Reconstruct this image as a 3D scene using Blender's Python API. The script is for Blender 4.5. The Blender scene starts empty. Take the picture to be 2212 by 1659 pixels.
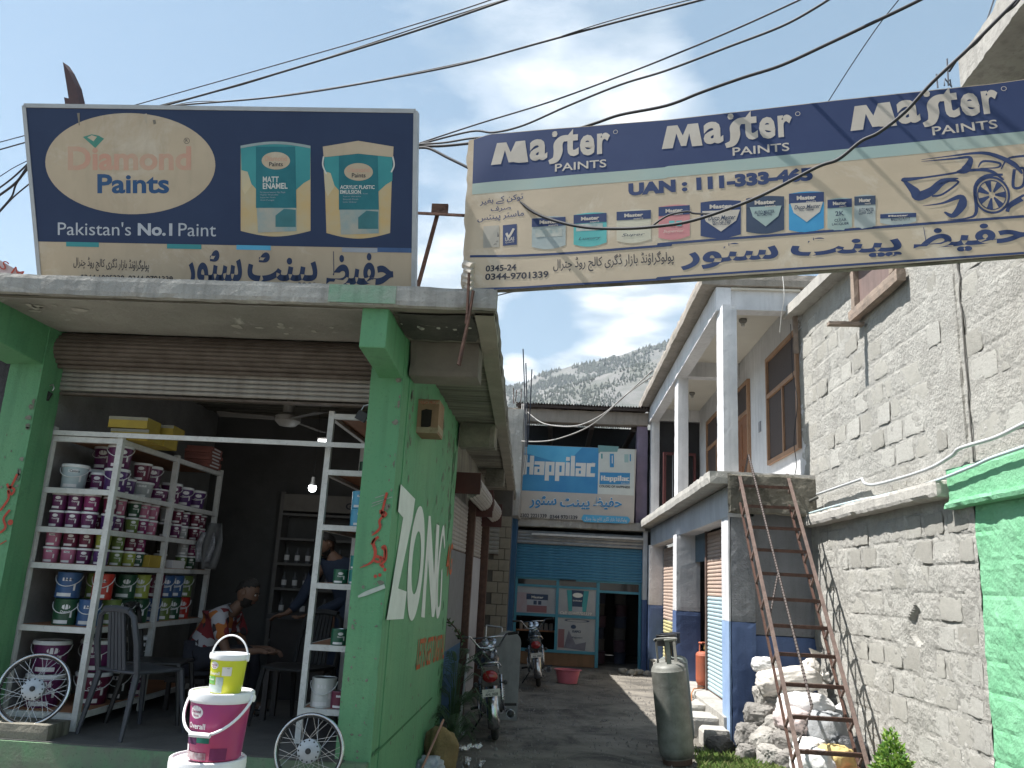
import bpy, bmesh, math, random
import numpy as np
from mathutils import Vector, Matrix, noise
random.seed(7); HAZE = 0.00010
R_ = math.radians
SC = bpy.context.scene
COL = SC.collection

# ------------------------------------------------------------------ camera
F_, CX_, CY_, EYE = 1770.0, 1106.0, 829.5, Vector((0, 0, 1.68))
Yc = Vector((88, 432, F_)).normalized()
_u = Vector((394, -7430, F_)); Zc = (_u - Yc * _u.dot(Yc)).normalized()
Xc = Yc.cross(Zc)
RW = Matrix((Xc, Yc, Zc))                      # sensor frame (right, down, forward) -> world
cam_d = bpy.data.cameras.new('camera'); cam = bpy.data.objects.new('camera', cam_d); COL.objects.link(cam)
cam_d.sensor_width = 36; cam_d.lens = 36 * F_ / 2212; cam_d.clip_start = 0.05; cam_d.clip_end = 12000
right = RW @ Vector((1, 0, 0)); up = RW @ Vector((0, -1, 0)); back = RW @ Vector((0, 0, -1))
cam.matrix_world = Matrix(((right.x, up.x, back.x, EYE.x), (right.y, up.y, back.y, EYE.y), (right.z, up.z, back.z, EYE.z), (0, 0, 0, 1)))
SC.camera = cam
def ray(x, y): return RW @ Vector((x - CX_, y - CY_, F_))
def oX(x, y, X): d = ray(x, y); return EYE + d * (X / d.x)
def oY(x, y, Y): d = ray(x, y); return EYE + d * (Y / d.y)
def oZ(x, y, Z): d = ray(x, y); return EYE + d * ((Z - EYE.z) / d.z)
def px(P):
    c = RW.transposed() @ (Vector(P) - EYE); return CX_ + F_ * c.x / c.z, CY_ + F_ * c.y / c.z

# ------------------------------------------------------------------ world, sun, exposure
SUN_TRAVEL = Vector((0.58, 0.012, -1.0)).normalized()
to_sun = -SUN_TRAVEL
sun_el = math.asin(to_sun.z); sun_az = math.atan2(to_sun.x, to_sun.y)
W = bpy.data.worlds.new('World'); SC.world = W; W.use_nodes = True
nt = W.node_tree; nt.nodes.clear(); N = nt.nodes.new; L = nt.links.new
out = N('ShaderNodeOutputWorld'); bg = N('ShaderNodeBackground'); sky = N('ShaderNodeTexSky')
sky.sky_type = 'NISHITA'; sky.sun_disc = False; sky.sun_elevation = sun_el; sky.sun_rotation = sun_az
sky.altitude = 1500; sky.air_density = 1.3; sky.dust_density = 1.4; sky.ozone_density = 1.5
bg.inputs['Strength'].default_value = 0.072
tc = N('ShaderNodeTexCoord'); sep = N('ShaderNodeSeparateXYZ'); L(tc.outputs['Generated'], sep.inputs[0])
# cloud layer: the view direction projected on a flat layer overhead
mx = N('ShaderNodeMath'); mx.operation = 'MAXIMUM'; mx.inputs[1].default_value = 0.06; L(sep.outputs['Z'], mx.inputs[0])
dv = N('ShaderNodeVectorMath'); dv.operation = 'DIVIDE'; cmb = N('ShaderNodeCombineXYZ')
for i in range(3): L(mx.outputs[0], cmb.inputs[i])
L(tc.outputs['Generated'], dv.inputs[0]); L(cmb.outputs[0], dv.inputs[1])
n1 = N('ShaderNodeTexNoise'); n1.inputs['Scale'].default_value = 1.5; n1.inputs['Detail'].default_value = 9; n1.inputs['Roughness'].default_value = 0.56; n1.inputs['Distortion'].default_value = 0.25
mp = N('ShaderNodeMapping'); mp.inputs['Location'].default_value = (0.35, 2.2, 0); L(dv.outputs[0], mp.inputs[0]); L(mp.outputs[0], n1.inputs['Vector'])
def cloud_bias(d, width, gain):      # a cloud bank that stands in one direction of the sky
    dt = N('ShaderNodeVectorMath'); dt.operation = 'DOT_PRODUCT'; dt.inputs[1].default_value = Vector(d).normalized(); 
    nrm = N('ShaderNodeVectorMath'); nrm.operation = 'NORMALIZE'; L(tc.outputs['Generated'], nrm.inputs[0]); L(nrm.outputs[0], dt.inputs[0])
    mr = N('ShaderNodeMapRange'); mr.interpolation_type = 'SMOOTHSTEP'
    mr.inputs['From Min'].default_value = math.cos(R_(width)); mr.inputs['From Max'].default_value = 1.0
    mr.inputs['To Min'].default_value = 0; mr.inputs['To Max'].default_value = gain; L(dt.outputs['Value'], mr.inputs['Value'])
    return mr.outputs[0]
def addn(a, b):
    m = N('ShaderNodeMath'); m.operation = 'ADD'; L(a, m.inputs[0])
    if isinstance(b, float): m.inputs[1].default_value = b
    else: L(b, m.inputs[1])
    return m.outputs[0]
s = n1.outputs['Fac']
for d, w, g in ((ray(1200, 60), 17, 0.15), (ray(1260, 360), 13, 0.10), (ray(960, 600), 6, 0.16), (ray(1330, 680), 4.2, 0.24), (ray(1430, 650), 3.0, 0.16), (ray(1150, 720), 3.0, -0.12), (ray(1120, 800), 1.6, 0.3), (ray(250, 420), 18, -0.2), (ray(1850, 130), 13, -0.15), (ray(150, 60), 15, -0.1)):
    s = addn(s, cloud_bias(d, w, g))
rp = N('ShaderNodeValToRGB'); rp.color_ramp.elements[0].position = 0.52; rp.color_ramp.elements[0].color = (0, 0, 0, 1); rp.color_ramp.elements[1].position = 0.80; rp.color_ramp.elements[1].color = (1, 1, 1, 1)
L(s, rp.inputs[0])
n2 = N('ShaderNodeTexNoise'); n2.inputs['Scale'].default_value = 4.2; n2.inputs['Detail'].default_value = 8; L(mp.outputs[0], n2.inputs['Vector'])
cc = N('ShaderNodeMix'); cc.data_type = 'RGBA'; cc.inputs['A'].default_value = (4.3, 5.0, 5.6, 1); cc.inputs['B'].default_value = (8.8, 9.0, 9.2, 1); cr = N('ShaderNodeMapRange'); cr.inputs['From Min'].default_value = .38; cr.inputs['From Max'].default_value = .60; L(n2.outputs['Fac'], cr.inputs['Value']); L(cr.outputs[0], cc.inputs['Factor'])
mixc = N('ShaderNodeMix'); mixc.data_type = 'RGBA'; L(rp.outputs[0], mixc.inputs['Factor']); L(sky.outputs[0], mixc.inputs['A']); L(cc.outputs['Result'], mixc.inputs['B'])
veil = N('ShaderNodeMix'); veil.data_type = 'RGBA'; veil.inputs['Factor'].default_value = 0.34; veil.inputs['B'].default_value = (2.7, 4.3, 5.0, 1); L(sky.outputs[0], veil.inputs['A']); L(veil.outputs['Result'], mixc.inputs['A'])
L(mixc.outputs['Result'], bg.inputs['Color']); L(bg.outputs[0], out.inputs[0])
sl = bpy.data.lights.new('sun', 'SUN'); so = bpy.data.objects.new('sun', sl); COL.objects.link(so)
sl.energy = 5.0; sl.angle = R_(0.53); sl.color = (1.0, 0.97, 0.925)
so.rotation_euler = SUN_TRAVEL.to_track_quat('-Z', 'Y').to_euler(); so.location = (-20, 0, 40)
vs = SC.view_settings; vs.view_transform = 'Standard'; vs.look = 'None'; vs.exposure = 1.16; vs.gamma = 1; vs.use_curve_mapping = False

# ------------------------------------------------------------------ materials
def lin(c):
    if isinstance(c, str):
        c = [int(c[i:i + 2], 16) / 255 for i in (0, 2, 4)]; c = [x / 12.92 if x < 0.04045 else ((x + 0.055) / 1.055) ** 2.4 for x in c]
    return tuple(c[:3])
_M = {}
def mat(name, col, col2=None, rough=0.8, metal=0.0, scale=6.0, bump=0.0, bscale=40.0, streak=0.0, speck=0.0, blotch=None, spec=0.4, transl=0.0, emit=0.0, lines=0.0, sss=0.0, mix=0.5):
    """procedural: two tones by noise, vertical streak wear, specks and an optional blotch colour, with relief"""
    if name in _M: return _M[name]
    m = bpy.data.materials.new(name); m.use_nodes = True; t = m.node_tree; b = t.nodes['Principled BSDF']; o = t.nodes['Material Output']
    n = t.nodes.new; l = t.links.new
    col = lin(col); col2 = lin(col2) if col2 is not None else tuple(c * 0.78 for c in col)
    g = n('ShaderNodeTexCoord')
    a = n('ShaderNodeTexNoise'); a.inputs['Scale'].default_value = scale; a.inputs['Detail'].default_value = 8; a.inputs['Roughness'].default_value = 0.62; l(g.outputs['Object'], a.inputs['Vector'])
    r = n('ShaderNodeMapRange'); r.inputs['From Min'].default_value = mix - 0.16; r.inputs['From Max'].default_value = mix + 0.16; l(a.outputs['Fac'], r.inputs['Value'])
    mxx = n('ShaderNodeMix'); mxx.data_type = 'RGBA'; mxx.inputs['A'].default_value = (*col, 1); mxx.inputs['B'].default_value = (*col2, 1); l(r.outputs[0], mxx.inputs['Factor'])
    c = mxx.outputs['Result']
    def over(c, fac, colour):
        k = n('ShaderNodeMix'); k.data_type = 'RGBA'; l(c, k.inputs['A']); k.inputs['B'].default_value = (*colour, 1); l(fac, k.inputs['Factor']); return k.outputs['Result']
    if blotch:
        bc, bs, lo, hi = blotch
        q = n('ShaderNodeTexNoise'); q.inputs['Scale'].default_value = bs; q.inputs['Detail'].default_value = 10; q.inputs['Roughness'].default_value = 0.7; q.inputs['Distortion'].default_value = 0.6; l(g.outputs['Object'], q.inputs['Vector'])
        rr = n('ShaderNodeMapRange'); rr.inputs['From Min'].default_value = lo; rr.inputs['From Max'].default_value = hi; l(q.outputs['Fac'], rr.inputs['Value']); c = over(c, rr.outputs[0], lin(bc))
    if streak:
        mpp = n('ShaderNodeMapping'); mpp.inputs['Scale'].default_value = (9, 9, 0.55); l(g.outputs['Object'], mpp.inputs[0])
        q = n('ShaderNodeTexNoise'); q.inputs['Scale'].default_value = 1.6; q.inputs['Detail'].default_value = 6; l(mpp.outputs[0], q.inputs['Vector'])
        rr = n('ShaderNodeMapRange'); rr.inputs['From Min'].default_value = 0.5; rr.inputs['From Max'].default_value = 0.78; rr.inputs['To Max'].default_value = streak; l(q.outputs['Fac'], rr.inputs['Value']); c = over(c, rr.outputs[0], tuple(x * 0.35 for x in col))
    if lines:
        mpp = n('ShaderNodeMapping'); mpp.inputs['Scale'].default_value = (0.9, 13, 1); l(g.outputs['Object'], mpp.inputs[0])
        q = n('ShaderNodeTexNoise'); q.inputs['Scale'].default_value = 1.3; q.inputs['Detail'].default_value = 7; q.inputs['Roughness'].default_value = .65; l(mpp.outputs[0], q.inputs['Vector'])
        rr = n('ShaderNodeMapRange'); rr.inputs['From Min'].default_value = 0.42; rr.inputs['From Max'].default_value = 0.62; rr.inputs['To Max'].default_value = lines; l(q.outputs['Fac'], rr.inputs['Value']); c = over(c, rr.outputs[0], tuple(x * 0.28 for x in col))
    if speck:
        q = n('ShaderNodeTexNoise'); q.inputs['Scale'].default_value = 55; q.inputs['Detail'].default_value = 3; l(g.outputs['Object'], q.inputs['Vector'])
        rr = n('ShaderNodeMapRange'); rr.inputs['From Min'].default_value = 0.6; rr.inputs['From Max'].default_value = 0.72; rr.inputs['To Max'].default_value = speck; l(q.outputs['Fac'], rr.inputs['Value']); c = over(c, rr.outputs[0], tuple(x * 0.3 for x in col))
    l(c, b.inputs['Base Color'])
    b.inputs['Roughness'].default_value = rough; b.inputs['Metallic'].default_value = metal; b.inputs['Specular IOR Level'].default_value = spec
    if sss: b.inputs['Subsurface Weight'].default_value = sss; b.inputs['Subsurface Radius'].default_value = (0.02, 0.01, 0.005)
    if emit:
        b.inputs['Emission Color'].default_value = (*col, 1); b.inputs['Emission Strength'].default_value = emit
    if bump:
        q = n('ShaderNodeTexNoise'); q.inputs['Scale'].default_value = bscale; q.inputs['Detail'].default_value = 9; q.inputs['Roughness'].default_value = 0.65; l(g.outputs['Object'], q.inputs['Vector'])
        bp = n('ShaderNodeBump'); bp.inputs['Strength'].default_value = min(1, bump); bp.inputs['Distance'].default_value = 0.02 * max(1, bump); l(q.outputs['Fac'], bp.inputs['Height']); l(bp.outputs[0], b.inputs['Normal'])
    if transl:
        tr = n('ShaderNodeBsdfTranslucent'); l(c, tr.inputs['Color']); ms = n('ShaderNodeMixShader'); ms.inputs[0].default_value = transl
        l(b.outputs[0], ms.inputs[1]); l(tr.outputs[0], ms.inputs[2]); l(ms.outputs[0], o.inputs['Surface'])
    _M[name] = m; return m

# ------------------------------------------------------------------ mesh builder
class MB:
    def __init__(s): s.v = []; s.f = []; s.mi = []; s.cur = 0
    def add(s, vs, fs, M=None):
        k = len(s.v); s.v += [tuple(M @ Vector(p)) if M else tuple(p) for p in vs]
        s.f += [tuple(i + k for i in f) for f in fs]; s.mi += [s.cur] * len(fs); return s
    def box(s, x0, x1, y0, y1, z0, z1, M=None):
        return s.add([(x0, y0, z0), (x1, y0, z0), (x1, y1, z0), (x0, y1, z0), (x0, y0, z1), (x1, y0, z1), (x1, y1, z1), (x0, y1, z1)],
                     [(0, 3, 2, 1), (4, 5, 6, 7), (0, 1, 5, 4), (1, 2, 6, 5), (2, 3, 7, 6), (3, 0, 4, 7)], M)
    def hexa(s, p):      # eight corners, bottom ring then top ring
        return s.add(p, [(0, 3, 2, 1), (4, 5, 6, 7), (0, 1, 5, 4), (1, 2, 6, 5), (2, 3, 7, 6), (3, 0, 4, 7)])
    def rbox(s, x0, x1, y0, y1, z0, z1, step=0.08, amp=0.006, seed=0.0, M=None):
        """a box whose faces are finely divided and uneven, edges chipped and rounded"""
        n = [max(1, min(90, int(math.ceil((b - a) / step)))) for a, b in ((x0, x1), (y0, y1), (z0, z1))]
        lo = (x0, y0, z0); hi = (x1, y1, z1); idx = {}; vs = []; fs = []
        def V(i, j, k):
            key = (i, j, k)
            if key in idx: return idx[key]
            p = [lo[a] + (hi[a] - lo[a]) * (q / n[a]) for a, q in enumerate(key)]
            e = sum(1 for a, q in enumerate(key) if q in (0, n[a]))
            w = Vector((p[0] + seed, p[1], p[2])); d = noise.noise_vector(w * 2.1) * amp * 0.6 + noise.noise_vector(w * 12) * amp * 0.3
            if e >= 2:
                pull = amp * (0.5 + 1.6 * max(0, noise.noise(w * 7 + Vector((5, 5, 5)))))
                for a, q in enumerate(key):
                    if q == 0: d[a] += pull
                    elif q == n[a]: d[a] -= pull
            vs.append(tuple(p[a] + d[a] for a in range(3))); idx[key] = len(vs) - 1; return idx[key]
        for i in range(n[0]):
            for j in range(n[1]):
                fs.append((V(i, j, 0), V(i, j + 1, 0), V(i + 1, j + 1, 0), V(i + 1, j, 0))); fs.append((V(i, j, n[2]), V(i + 1, j, n[2]), V(i + 1, j + 1, n[2]), V(i, j + 1, n[2])))
        for i in range(n[0]):
            for k in range(n[2]):
                fs.append((V(i, 0, k), V(i + 1, 0, k), V(i + 1, 0, k + 1), V(i, 0, k + 1))); fs.append((V(i, n[1], k), V(i, n[1], k + 1), V(i + 1, n[1], k + 1), V(i + 1, n[1], k)))
        for j in range(n[1]):
            for k in range(n[2]):
                fs.append((V(0, j, k), V(0, j, k + 1), V(0, j + 1, k + 1), V(0, j + 1, k))); fs.append((V(n[0], j, k), V(n[0], j + 1, k), V(n[0], j + 1, k + 1), V(n[0], j, k + 1)))
        return s.add(vs, fs, M)
    def tube(s, pts, r, n=8, cap=True, M=None):
        pts = [Vector(p) for p in pts]; k = len(pts); rs = r if isinstance(r, (list, tuple)) else [r] * k
        vs = []; fs = []; ref = None
        for i, p in enumerate(pts):
            t = (pts[min(i + 1, k - 1)] - pts[max(i - 1, 0)])
            t = t.normalized() if t.length > 1e-9 else Vector((0, 0, 1))
            if ref is None: ref = t.orthogonal().normalized()
            ref = (ref - t * ref.dot(t)); ref = ref.normalized() if ref.length > 1e-6 else t.orthogonal().normalized()
            b = t.cross(ref)
            for j in range(n):
                a = 2 * math.pi * j / n; vs.append(p + (ref * math.cos(a) + b * math.sin(a)) * rs[i])
        for i in range(k - 1):
            for j in range(n): fs.append((i * n + j, i * n + (j + 1) % n, (i + 1) * n + (j + 1) % n, (i + 1) * n + j))
        if cap: fs.append(tuple(range(n - 1, -1, -1))); fs.append(tuple((k - 1) * n + j for j in range(n)))
        return s.add(vs, fs, M)
    def ring(s, c, axis, R, r, n=40, m=6, M=None, squash=1.0, arc=(0, 2 * math.pi)):
        c = Vector(c); ax = Vector(axis).normalized(); u = ax.orthogonal().normalized(); w = ax.cross(u); full = abs(arc[1] - arc[0] - 2 * math.pi) < 1e-6
        vs = []; fs = []; nn = n if full else n + 1
        for i in range(nn):
            a = arc[0] + (arc[1] - arc[0]) * i / n; d = u * math.cos(a) + w * math.sin(a)
            for j in range(m):
                b = 2 * math.pi * j / m; vs.append(c + d * (R + r * math.cos(b)) + ax * (r * squash * math.sin(b)))
        for i in range(n):
            i2 = (i + 1) % nn
            for j in range(m): fs.append((i * m + j, i2 * m + j, i2 * m + (j + 1) % m, i * m + (j + 1) % m))
        return s.add(vs, fs, M)
    def lathe(s, prof, n=24, M=None, closed=False):      # profile of (radius, z)
        vs = []; fs = []
        for r, z in prof:
            for j in range(n): a = 2 * math.pi * j / n; vs.append((r * math.cos(a), r * math.sin(a), z))
        for i in range(len(prof) - 1):
            for j in range(n): fs.append((i * n + j, i * n + (j + 1) % n, (i + 1) * n + (j + 1) % n, (i + 1) * n + j))
        if prof[0][0] > 1e-6: fs.append(tuple(range(n - 1, -1, -1)))
        if prof[-1][0] > 1e-6: fs.append(tuple((len(prof) - 1) * n + j for j in range(n)))
        return s.add(vs, fs, M)
    def build(s, name, mats, parent=None, smooth=False, loc=None, bevel=0.0):
        me = bpy.data.meshes.new(name); me.from_pydata(s.v, [], s.f)
        if not isinstance(mats, (list, tuple)): mats = [mats]
        for m in mats: me.materials.append(m)
        if len(mats) > 1: me.polygons.foreach_set('material_index', s.mi)
        if smooth: me.polygons.foreach_set('use_smooth', [True] * len(s.f))
        me.update(); o = bpy.data.objects.new(name, me); COL.objects.link(o)
        if smooth and smooth != 2:
            try: me.set_sharp_from_angle(angle=R_(42))
            except Exception: pass
        if parent: o.parent = parent
        if loc is not None: o.location = loc
        if bevel:
            b = o.modifiers.new('bevel', 'BEVEL'); b.width = bevel; b.segments = 2; b.limit_method = 'ANGLE'; b.harden_normals = False
        return o
def inst(name, me, parent=None, loc=(0, 0, 0), rot=None, scale=None):
    o = bpy.data.objects.new(name, me); COL.objects.link(o); o.location = loc
    if rot: o.rotation_euler = rot
    if scale: o.scale = scale
    if parent: o.parent = parent
    return o
def tag(o, label=None, cat=None, group=None, kind=None):
    if label: o['label'] = label
    if cat: o['category'] = cat
    if group: o['group'] = group
    if kind: o['kind'] = kind
    return o
def thing(name, label, cat, loc=(0, 0, 0), rz=0, group=None, rot=None):
    o = bpy.data.objects.new(name, None); COL.objects.link(o); o.location = loc; o.rotation_euler = rot or (0, 0, rz); o.empty_display_size = 0.1
    return tag(o, label, cat, group)
def copy_tree(o, parent=None):
    c = o.copy(); COL.objects.link(c); c.parent = parent
    for ch in list(o.children): copy_tree(ch, c)
    return c

# ------------------------------------------------------------------ lettering
AR = {'ا': (0xFE8D, 0), 'ب': (0xFE8F, 1), 'پ': (0xFB56, 1), 'ت': (0xFE95, 1), 'ٹ': (0xFB66, 1), 'ج': (0xFE9D, 1), 'چ': (0xFB7A, 1), 'ح': (0xFEA1, 1), 'ڈ': (0xFB88, 0), 'ر': (0xFEAD, 0),
      'ز': (0xFEAF, 0), 'س': (0xFEB1, 1), 'ص': (0xFEB9, 1), 'ظ': (0xFEC5, 1), 'غ': (0xFECD, 1), 'ف': (0xFED1, 1), 'ک': (0xFB8E, 1), 'گ': (0xFB92, 1), 'ل': (0xFEDD, 1), 'م': (0xFEE1, 1),
      'ن': (0xFEE5, 1), 'و': (0xFEED, 0), 'ؤ': (0xFE85, 0), 'ی': (0xFBFC, 1), 'ے': (0xFBAE, 0)}
def shape(w):            # joins the letters of an Urdu phrase and lays them right to left
    o = []
    for i, ch in enumerate(w):
        if ch not in AR: o.append(ch); continue
        base, dual = AR[ch]
        pj = i > 0 and w[i - 1] in AR and AR[w[i - 1]][1]; nj = dual and i + 1 < len(w) and w[i + 1] in AR
        o.append(chr(base + (3 if pj and nj else 2 if nj else 1 if pj else 0)))
    return ''.join(reversed(o))
_T = {}
def text_data(body, bold=0.0, shear=0.0, spacing=1.0):
    k = (body, bold, shear, spacing)
    if k in _T: return _T[k]
    c = bpy.data.curves.new('text', 'FONT'); c.body = body; c.offset = bold; c.shear = shear; c.space_character = spacing; c.resolution_u = 3; c.fill_mode = 'FRONT'
    o = bpy.data.objects.new('text', c); COL.objects.link(o); bpy.context.view_layer.update()
    me = bpy.data.meshes.new_from_object(o.evaluated_get(bpy.context.evaluated_depsgraph_get()))
    v = np.array([q.co[:2] for q in me.vertices], float).reshape(-1, 2); f = [tuple(p.vertices) for p in me.polygons]
    bpy.data.objects.remove(o); bpy.data.curves.remove(c); bpy.data.meshes.remove(me)
    lo = v.min(0); hi = v.max(0); _T[k] = (v, f, lo, hi); return _T[k]
class Texts:
    """the words of a panel, each built as a lettering part of its own"""
    def __init__(s): s.all = []; s.cur = 0
    def start(s): s.all.append(MB()); return s.all[-1]
    def add(s, vs, fs, M=None):
        m = s.start(); m.cur = s.cur; m.add(vs, fs, M)
    @property
    def v(s): return s.all
    def build(s, name, mats, parent=None, **k):
        obs = []
        for m in s.all:
            i = m.mi[0] if m.mi else 0; m.mi = [0] * len(m.f); obs.append(m.build(name, mats[i], parent, **k))
        class G: pass
        g = G(); g.obs = obs; G.matrix_parent_inverse = property(lambda q: None, lambda q, M: [setattr(o, 'matrix_parent_inverse', M) for o in obs]); return g
class Panel:
    """a flat printed surface: o origin, u across, v up, n towards the viewer; px() puts a point of the plane under a picture point"""
    def __init__(s, o, u, v):
        s.o = Vector(o); s.u = Vector(u).normalized(); s.v = Vector(v); s.v = (s.v - s.u * s.v.dot(s.u)).normalized(); s.n = s.u.cross(s.v); s.mb = MB(); s.lt = Texts(); s.mats = []; s.lay = 0.0015
    def px(s, x, y):
        d = ray(x, y); t = (s.o - EYE).dot(s.n) / d.dot(s.n); p = EYE + d * t - s.o; return (p.dot(s.u), p.dot(s.v))
    def P(s, a, b, h=0): return s.o + s.u * a + s.v * b + s.n * h
    def _m(s, m):
        if m not in s.mats: s.mats.append(m)
        s.mb.cur = s.lt.cur = s.mats.index(m)
    def poly(s, pts, m, lay=1, uv=False):
        s._m(m)
        if not uv: pts = [s.px(*p) for p in pts]
        me = bpy.data.meshes.new('p'); bm = bmesh.new(); vs = [bm.verts.new((a, b, 0)) for a, b in pts]
        f = bm.faces.new(vs); r = bmesh.ops.triangulate(bm, faces=[f]); bm.verts.index_update()
        fl = [tuple(v.index for v in (q.verts if q.normal.z >= 0 else reversed(q.verts[:]))) for q in bm.faces]; bm.free(); bpy.data.meshes.remove(me)
        s.mb.add([s.P(a, b, lay * s.lay) for a, b in pts], fl)
    def rect(s, a0, b0, a1, b1, m, lay=1): s.poly([(a0, b0), (a1, b0), (a1, b1), (a0, b1)], m, lay, True)
    def ell(s, a, b, ra, rb, m, lay=1, n=40, hole=0.0):
        s._m(m); vs = []
        for i in range(n):
            t = 2 * math.pi * i / n; vs.append(s.P(a + ra * math.cos(t), b + rb * math.sin(t), lay * s.lay))
        if hole:
            vs += [s.P(a + ra * hole * math.cos(2 * math.pi * i / n), b + rb * hole * math.sin(2 * math.pi * i / n), lay * s.lay) for i in range(n)]
            s.mb.add(vs, [(i, (i + 1) % n, n + (i + 1) % n, n + i) for i in range(n)])
        else: s.mb.add(vs, [tuple(range(n))])
    def stroke(s, pts, w, m, lay=1, uv=False, n=6):       # smooth brush stroke, w = list or number (metres)
        if not uv: pts = [s.px(*p) for p in pts]
        P = [Vector((a, b)) for a, b in pts]; k = len(P); ws = w if isinstance(w, (list, tuple)) else [w] * k
        Q = []; WW = []
        for i in range(k - 1):
            p0, p1, p2, p3 = P[max(i - 1, 0)], P[i], P[i + 1], P[min(i + 2, k - 1)]
            for j in range(n):
                t = j / n; Q.append(0.5 * ((2 * p1) + (p2 - p0) * t + (2 * p0 - 5 * p1 + 4 * p2 - p3) * t * t + (3 * p1 - p0 - 3 * p2 + p3) * t ** 3)); WW.append(ws[i] * (1 - t) + ws[i + 1] * t)
        Q.append(P[-1]); WW.append(ws[-1]); s._m(m); vs = []
        for i, q in enumerate(Q):
            t = (Q[min(i + 1, len(Q) - 1)] - Q[max(i - 1, 0)]); t = t.normalized() if t.length > 1e-9 else Vector((1, 0)); nn = Vector((-t.y, t.x)) * WW[i] * 0.5
            vs += [s.P(*(q + nn), lay * s.lay), s.P(*(q - nn), lay * s.lay)]
        s.mb.add(vs, [(2 * i + 1, 2 * i + 3, 2 * i + 2, 2 * i) for i in range(len(Q) - 1)])
    def text(s, body, p0, p1, h, m, lay=2, bold=0.0, shear=0.0, spacing=1.0, uv=False, urdu=False):
        """body laid from p0 to p1 along its foot; h = height (metres) of its ink, foot at the ink's lowest point"""
        if urdu: body = shape(body)
        v, f, lo, hi = text_data(body, bold, shear, spacing)
        a = Vector(p0 if uv else s.px(*p0)); b = Vector(p1 if uv else s.px(*p1)); d = b - a; wd = d.length; d.normalize(); nn = Vector((-d.y, d.x))
        s._m(m); S = [(q - lo) / (hi - lo) for q in v]
        s.lt.add([s.P(*(a + d * (q[0] * wd) + nn * (q[1] * h)), lay * s.lay) for q in S], f)
    def pxh(s, x, y0, y1): a = s.px(x, y0); b = s.px(x, y1); return math.hypot(a[0] - b[0], a[1] - b[1])
    def done(s, parent, pname='printed_picture', lname='lettering'):
        if s.mb.v: s.mb.build(pname, s.mats, parent)
        if s.lt.v: s.lt.build(lname, s.mats, parent)
# ================================================================== palette
conc = mat('concrete', (0.40, 0.385, 0.355), (0.27, 0.26, 0.24), 0.95, scale=2.2, bump=0.6, bscale=26, streak=0.55, speck=0.3, blotch=((0.55, 0.53, 0.49), 3.2, 0.58, 0.7))
conc_dark = mat('sooty concrete', (0.27, 0.25, 0.20), (0.17, 0.158, 0.13), 0.95, scale=1.6, bump=0.7, bscale=22, speck=0.35, lines=0.85, blotch=((0.30, 0.285, 0.25), 4.0, 0.62, 0.74))
conc_light = mat('pale concrete', (0.45, 0.43, 0.39), (0.34, 0.325, 0.30), 0.95, scale=3, bump=0.5, bscale=30, streak=0.4, speck=0.2)
soot = mat('soot stain', (0.035, 0.033, 0.030), (0.075, 0.07, 0.06), 0.95, scale=5, bump=0.5, blotch=((0.30, 0.28, 0.25), 6, 0.62, 0.72))
green = mat('green wall paint', (0.092, 0.275, 0.135), (0.13, 0.30, 0.15), 0.6, scale=1.1, bump=0.3, bscale=45, speck=0.22, blotch=((0.045, 0.14, 0.07), 2.6, 0.60, 0.76), streak=0.35)
green_old = mat('peeling green paint', (0.045, 0.15, 0.06), (0.035, 0.10, 0.045), 0.8, scale=4, bump=0.5, speck=0.5, blotch=((0.33, 0.31, 0.27), 7, 0.62, 0.66))
plinth_m = mat('worn green plinth', (0.13, 0.24, 0.13), (0.16, 0.17, 0.13), 0.85, scale=5, bump=0.3, speck=0.4, blotch=((0.12, 0.12, 0.10), 3, 0.52, 0.68))
floor_m = mat('shop floor screed', (0.11, 0.105, 0.10), (0.075, 0.07, 0.068), 0.85, scale=3, bump=0.3)
plaster = mat('grey plaster', (0.34, 0.33, 0.31), (0.25, 0.245, 0.23), 0.9, scale=3, bump=0.35, bscale=18, speck=0.35)
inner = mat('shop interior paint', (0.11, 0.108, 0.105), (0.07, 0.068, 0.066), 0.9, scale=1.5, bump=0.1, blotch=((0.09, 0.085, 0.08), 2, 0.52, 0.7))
rust_shut = mat('rusted brown shutter', (0.155, 0.125, 0.105), (0.10, 0.078, 0.064), 0.7, metal=0.3, scale=7, bump=0.2, blotch=((0.55, 0.5, 0.45), 14, 0.69, 0.73))
grey_shut = mat('galvanised shutter', (0.36, 0.34, 0.31), (0.24, 0.22, 0.20), 0.55, metal=0.45, scale=9, bump=0.1)
white_m = mat('white enamel metal', (0.62, 0.62, 0.60), (0.50, 0.49, 0.47), 0.55, scale=12, bump=0.15, speck=0.3)
wood_m = mat('brown ply shelf', (0.36, 0.17, 0.09), (0.27, 0.125, 0.065), 0.75, scale=5, bump=0.2)
rust = mat('rust', (0.12, 0.065, 0.048), (0.075, 0.042, 0.033), 0.85, metal=0.3, scale=18, bump=0.4, speck=0.3)
rust_l = mat('rust brown ladder', (0.19, 0.135, 0.115), (0.115, 0.082, 0.07), 0.75, metal=0.2, scale=14, bump=0.3, speck=0.25)
steel = mat('dull steel', (0.5, 0.5, 0.5), (0.35, 0.35, 0.35), 0.35, metal=0.9, scale=20)
chrome = mat('chrome', (0.55, 0.56, 0.58), (0.38, 0.38, 0.40), 0.22, metal=1.0, scale=10)
black = mat('black plastic', (0.018, 0.018, 0.02), (0.03, 0.03, 0.03), 0.45, scale=20)
rubber = mat('tyre rubber', (0.022, 0.022, 0.023), (0.05, 0.045, 0.04), 0.9, scale=14, bump=0.3)
cable_m = mat('black cable', (0.015, 0.016, 0.02), (0.025, 0.025, 0.03), 0.6, scale=3)
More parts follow.
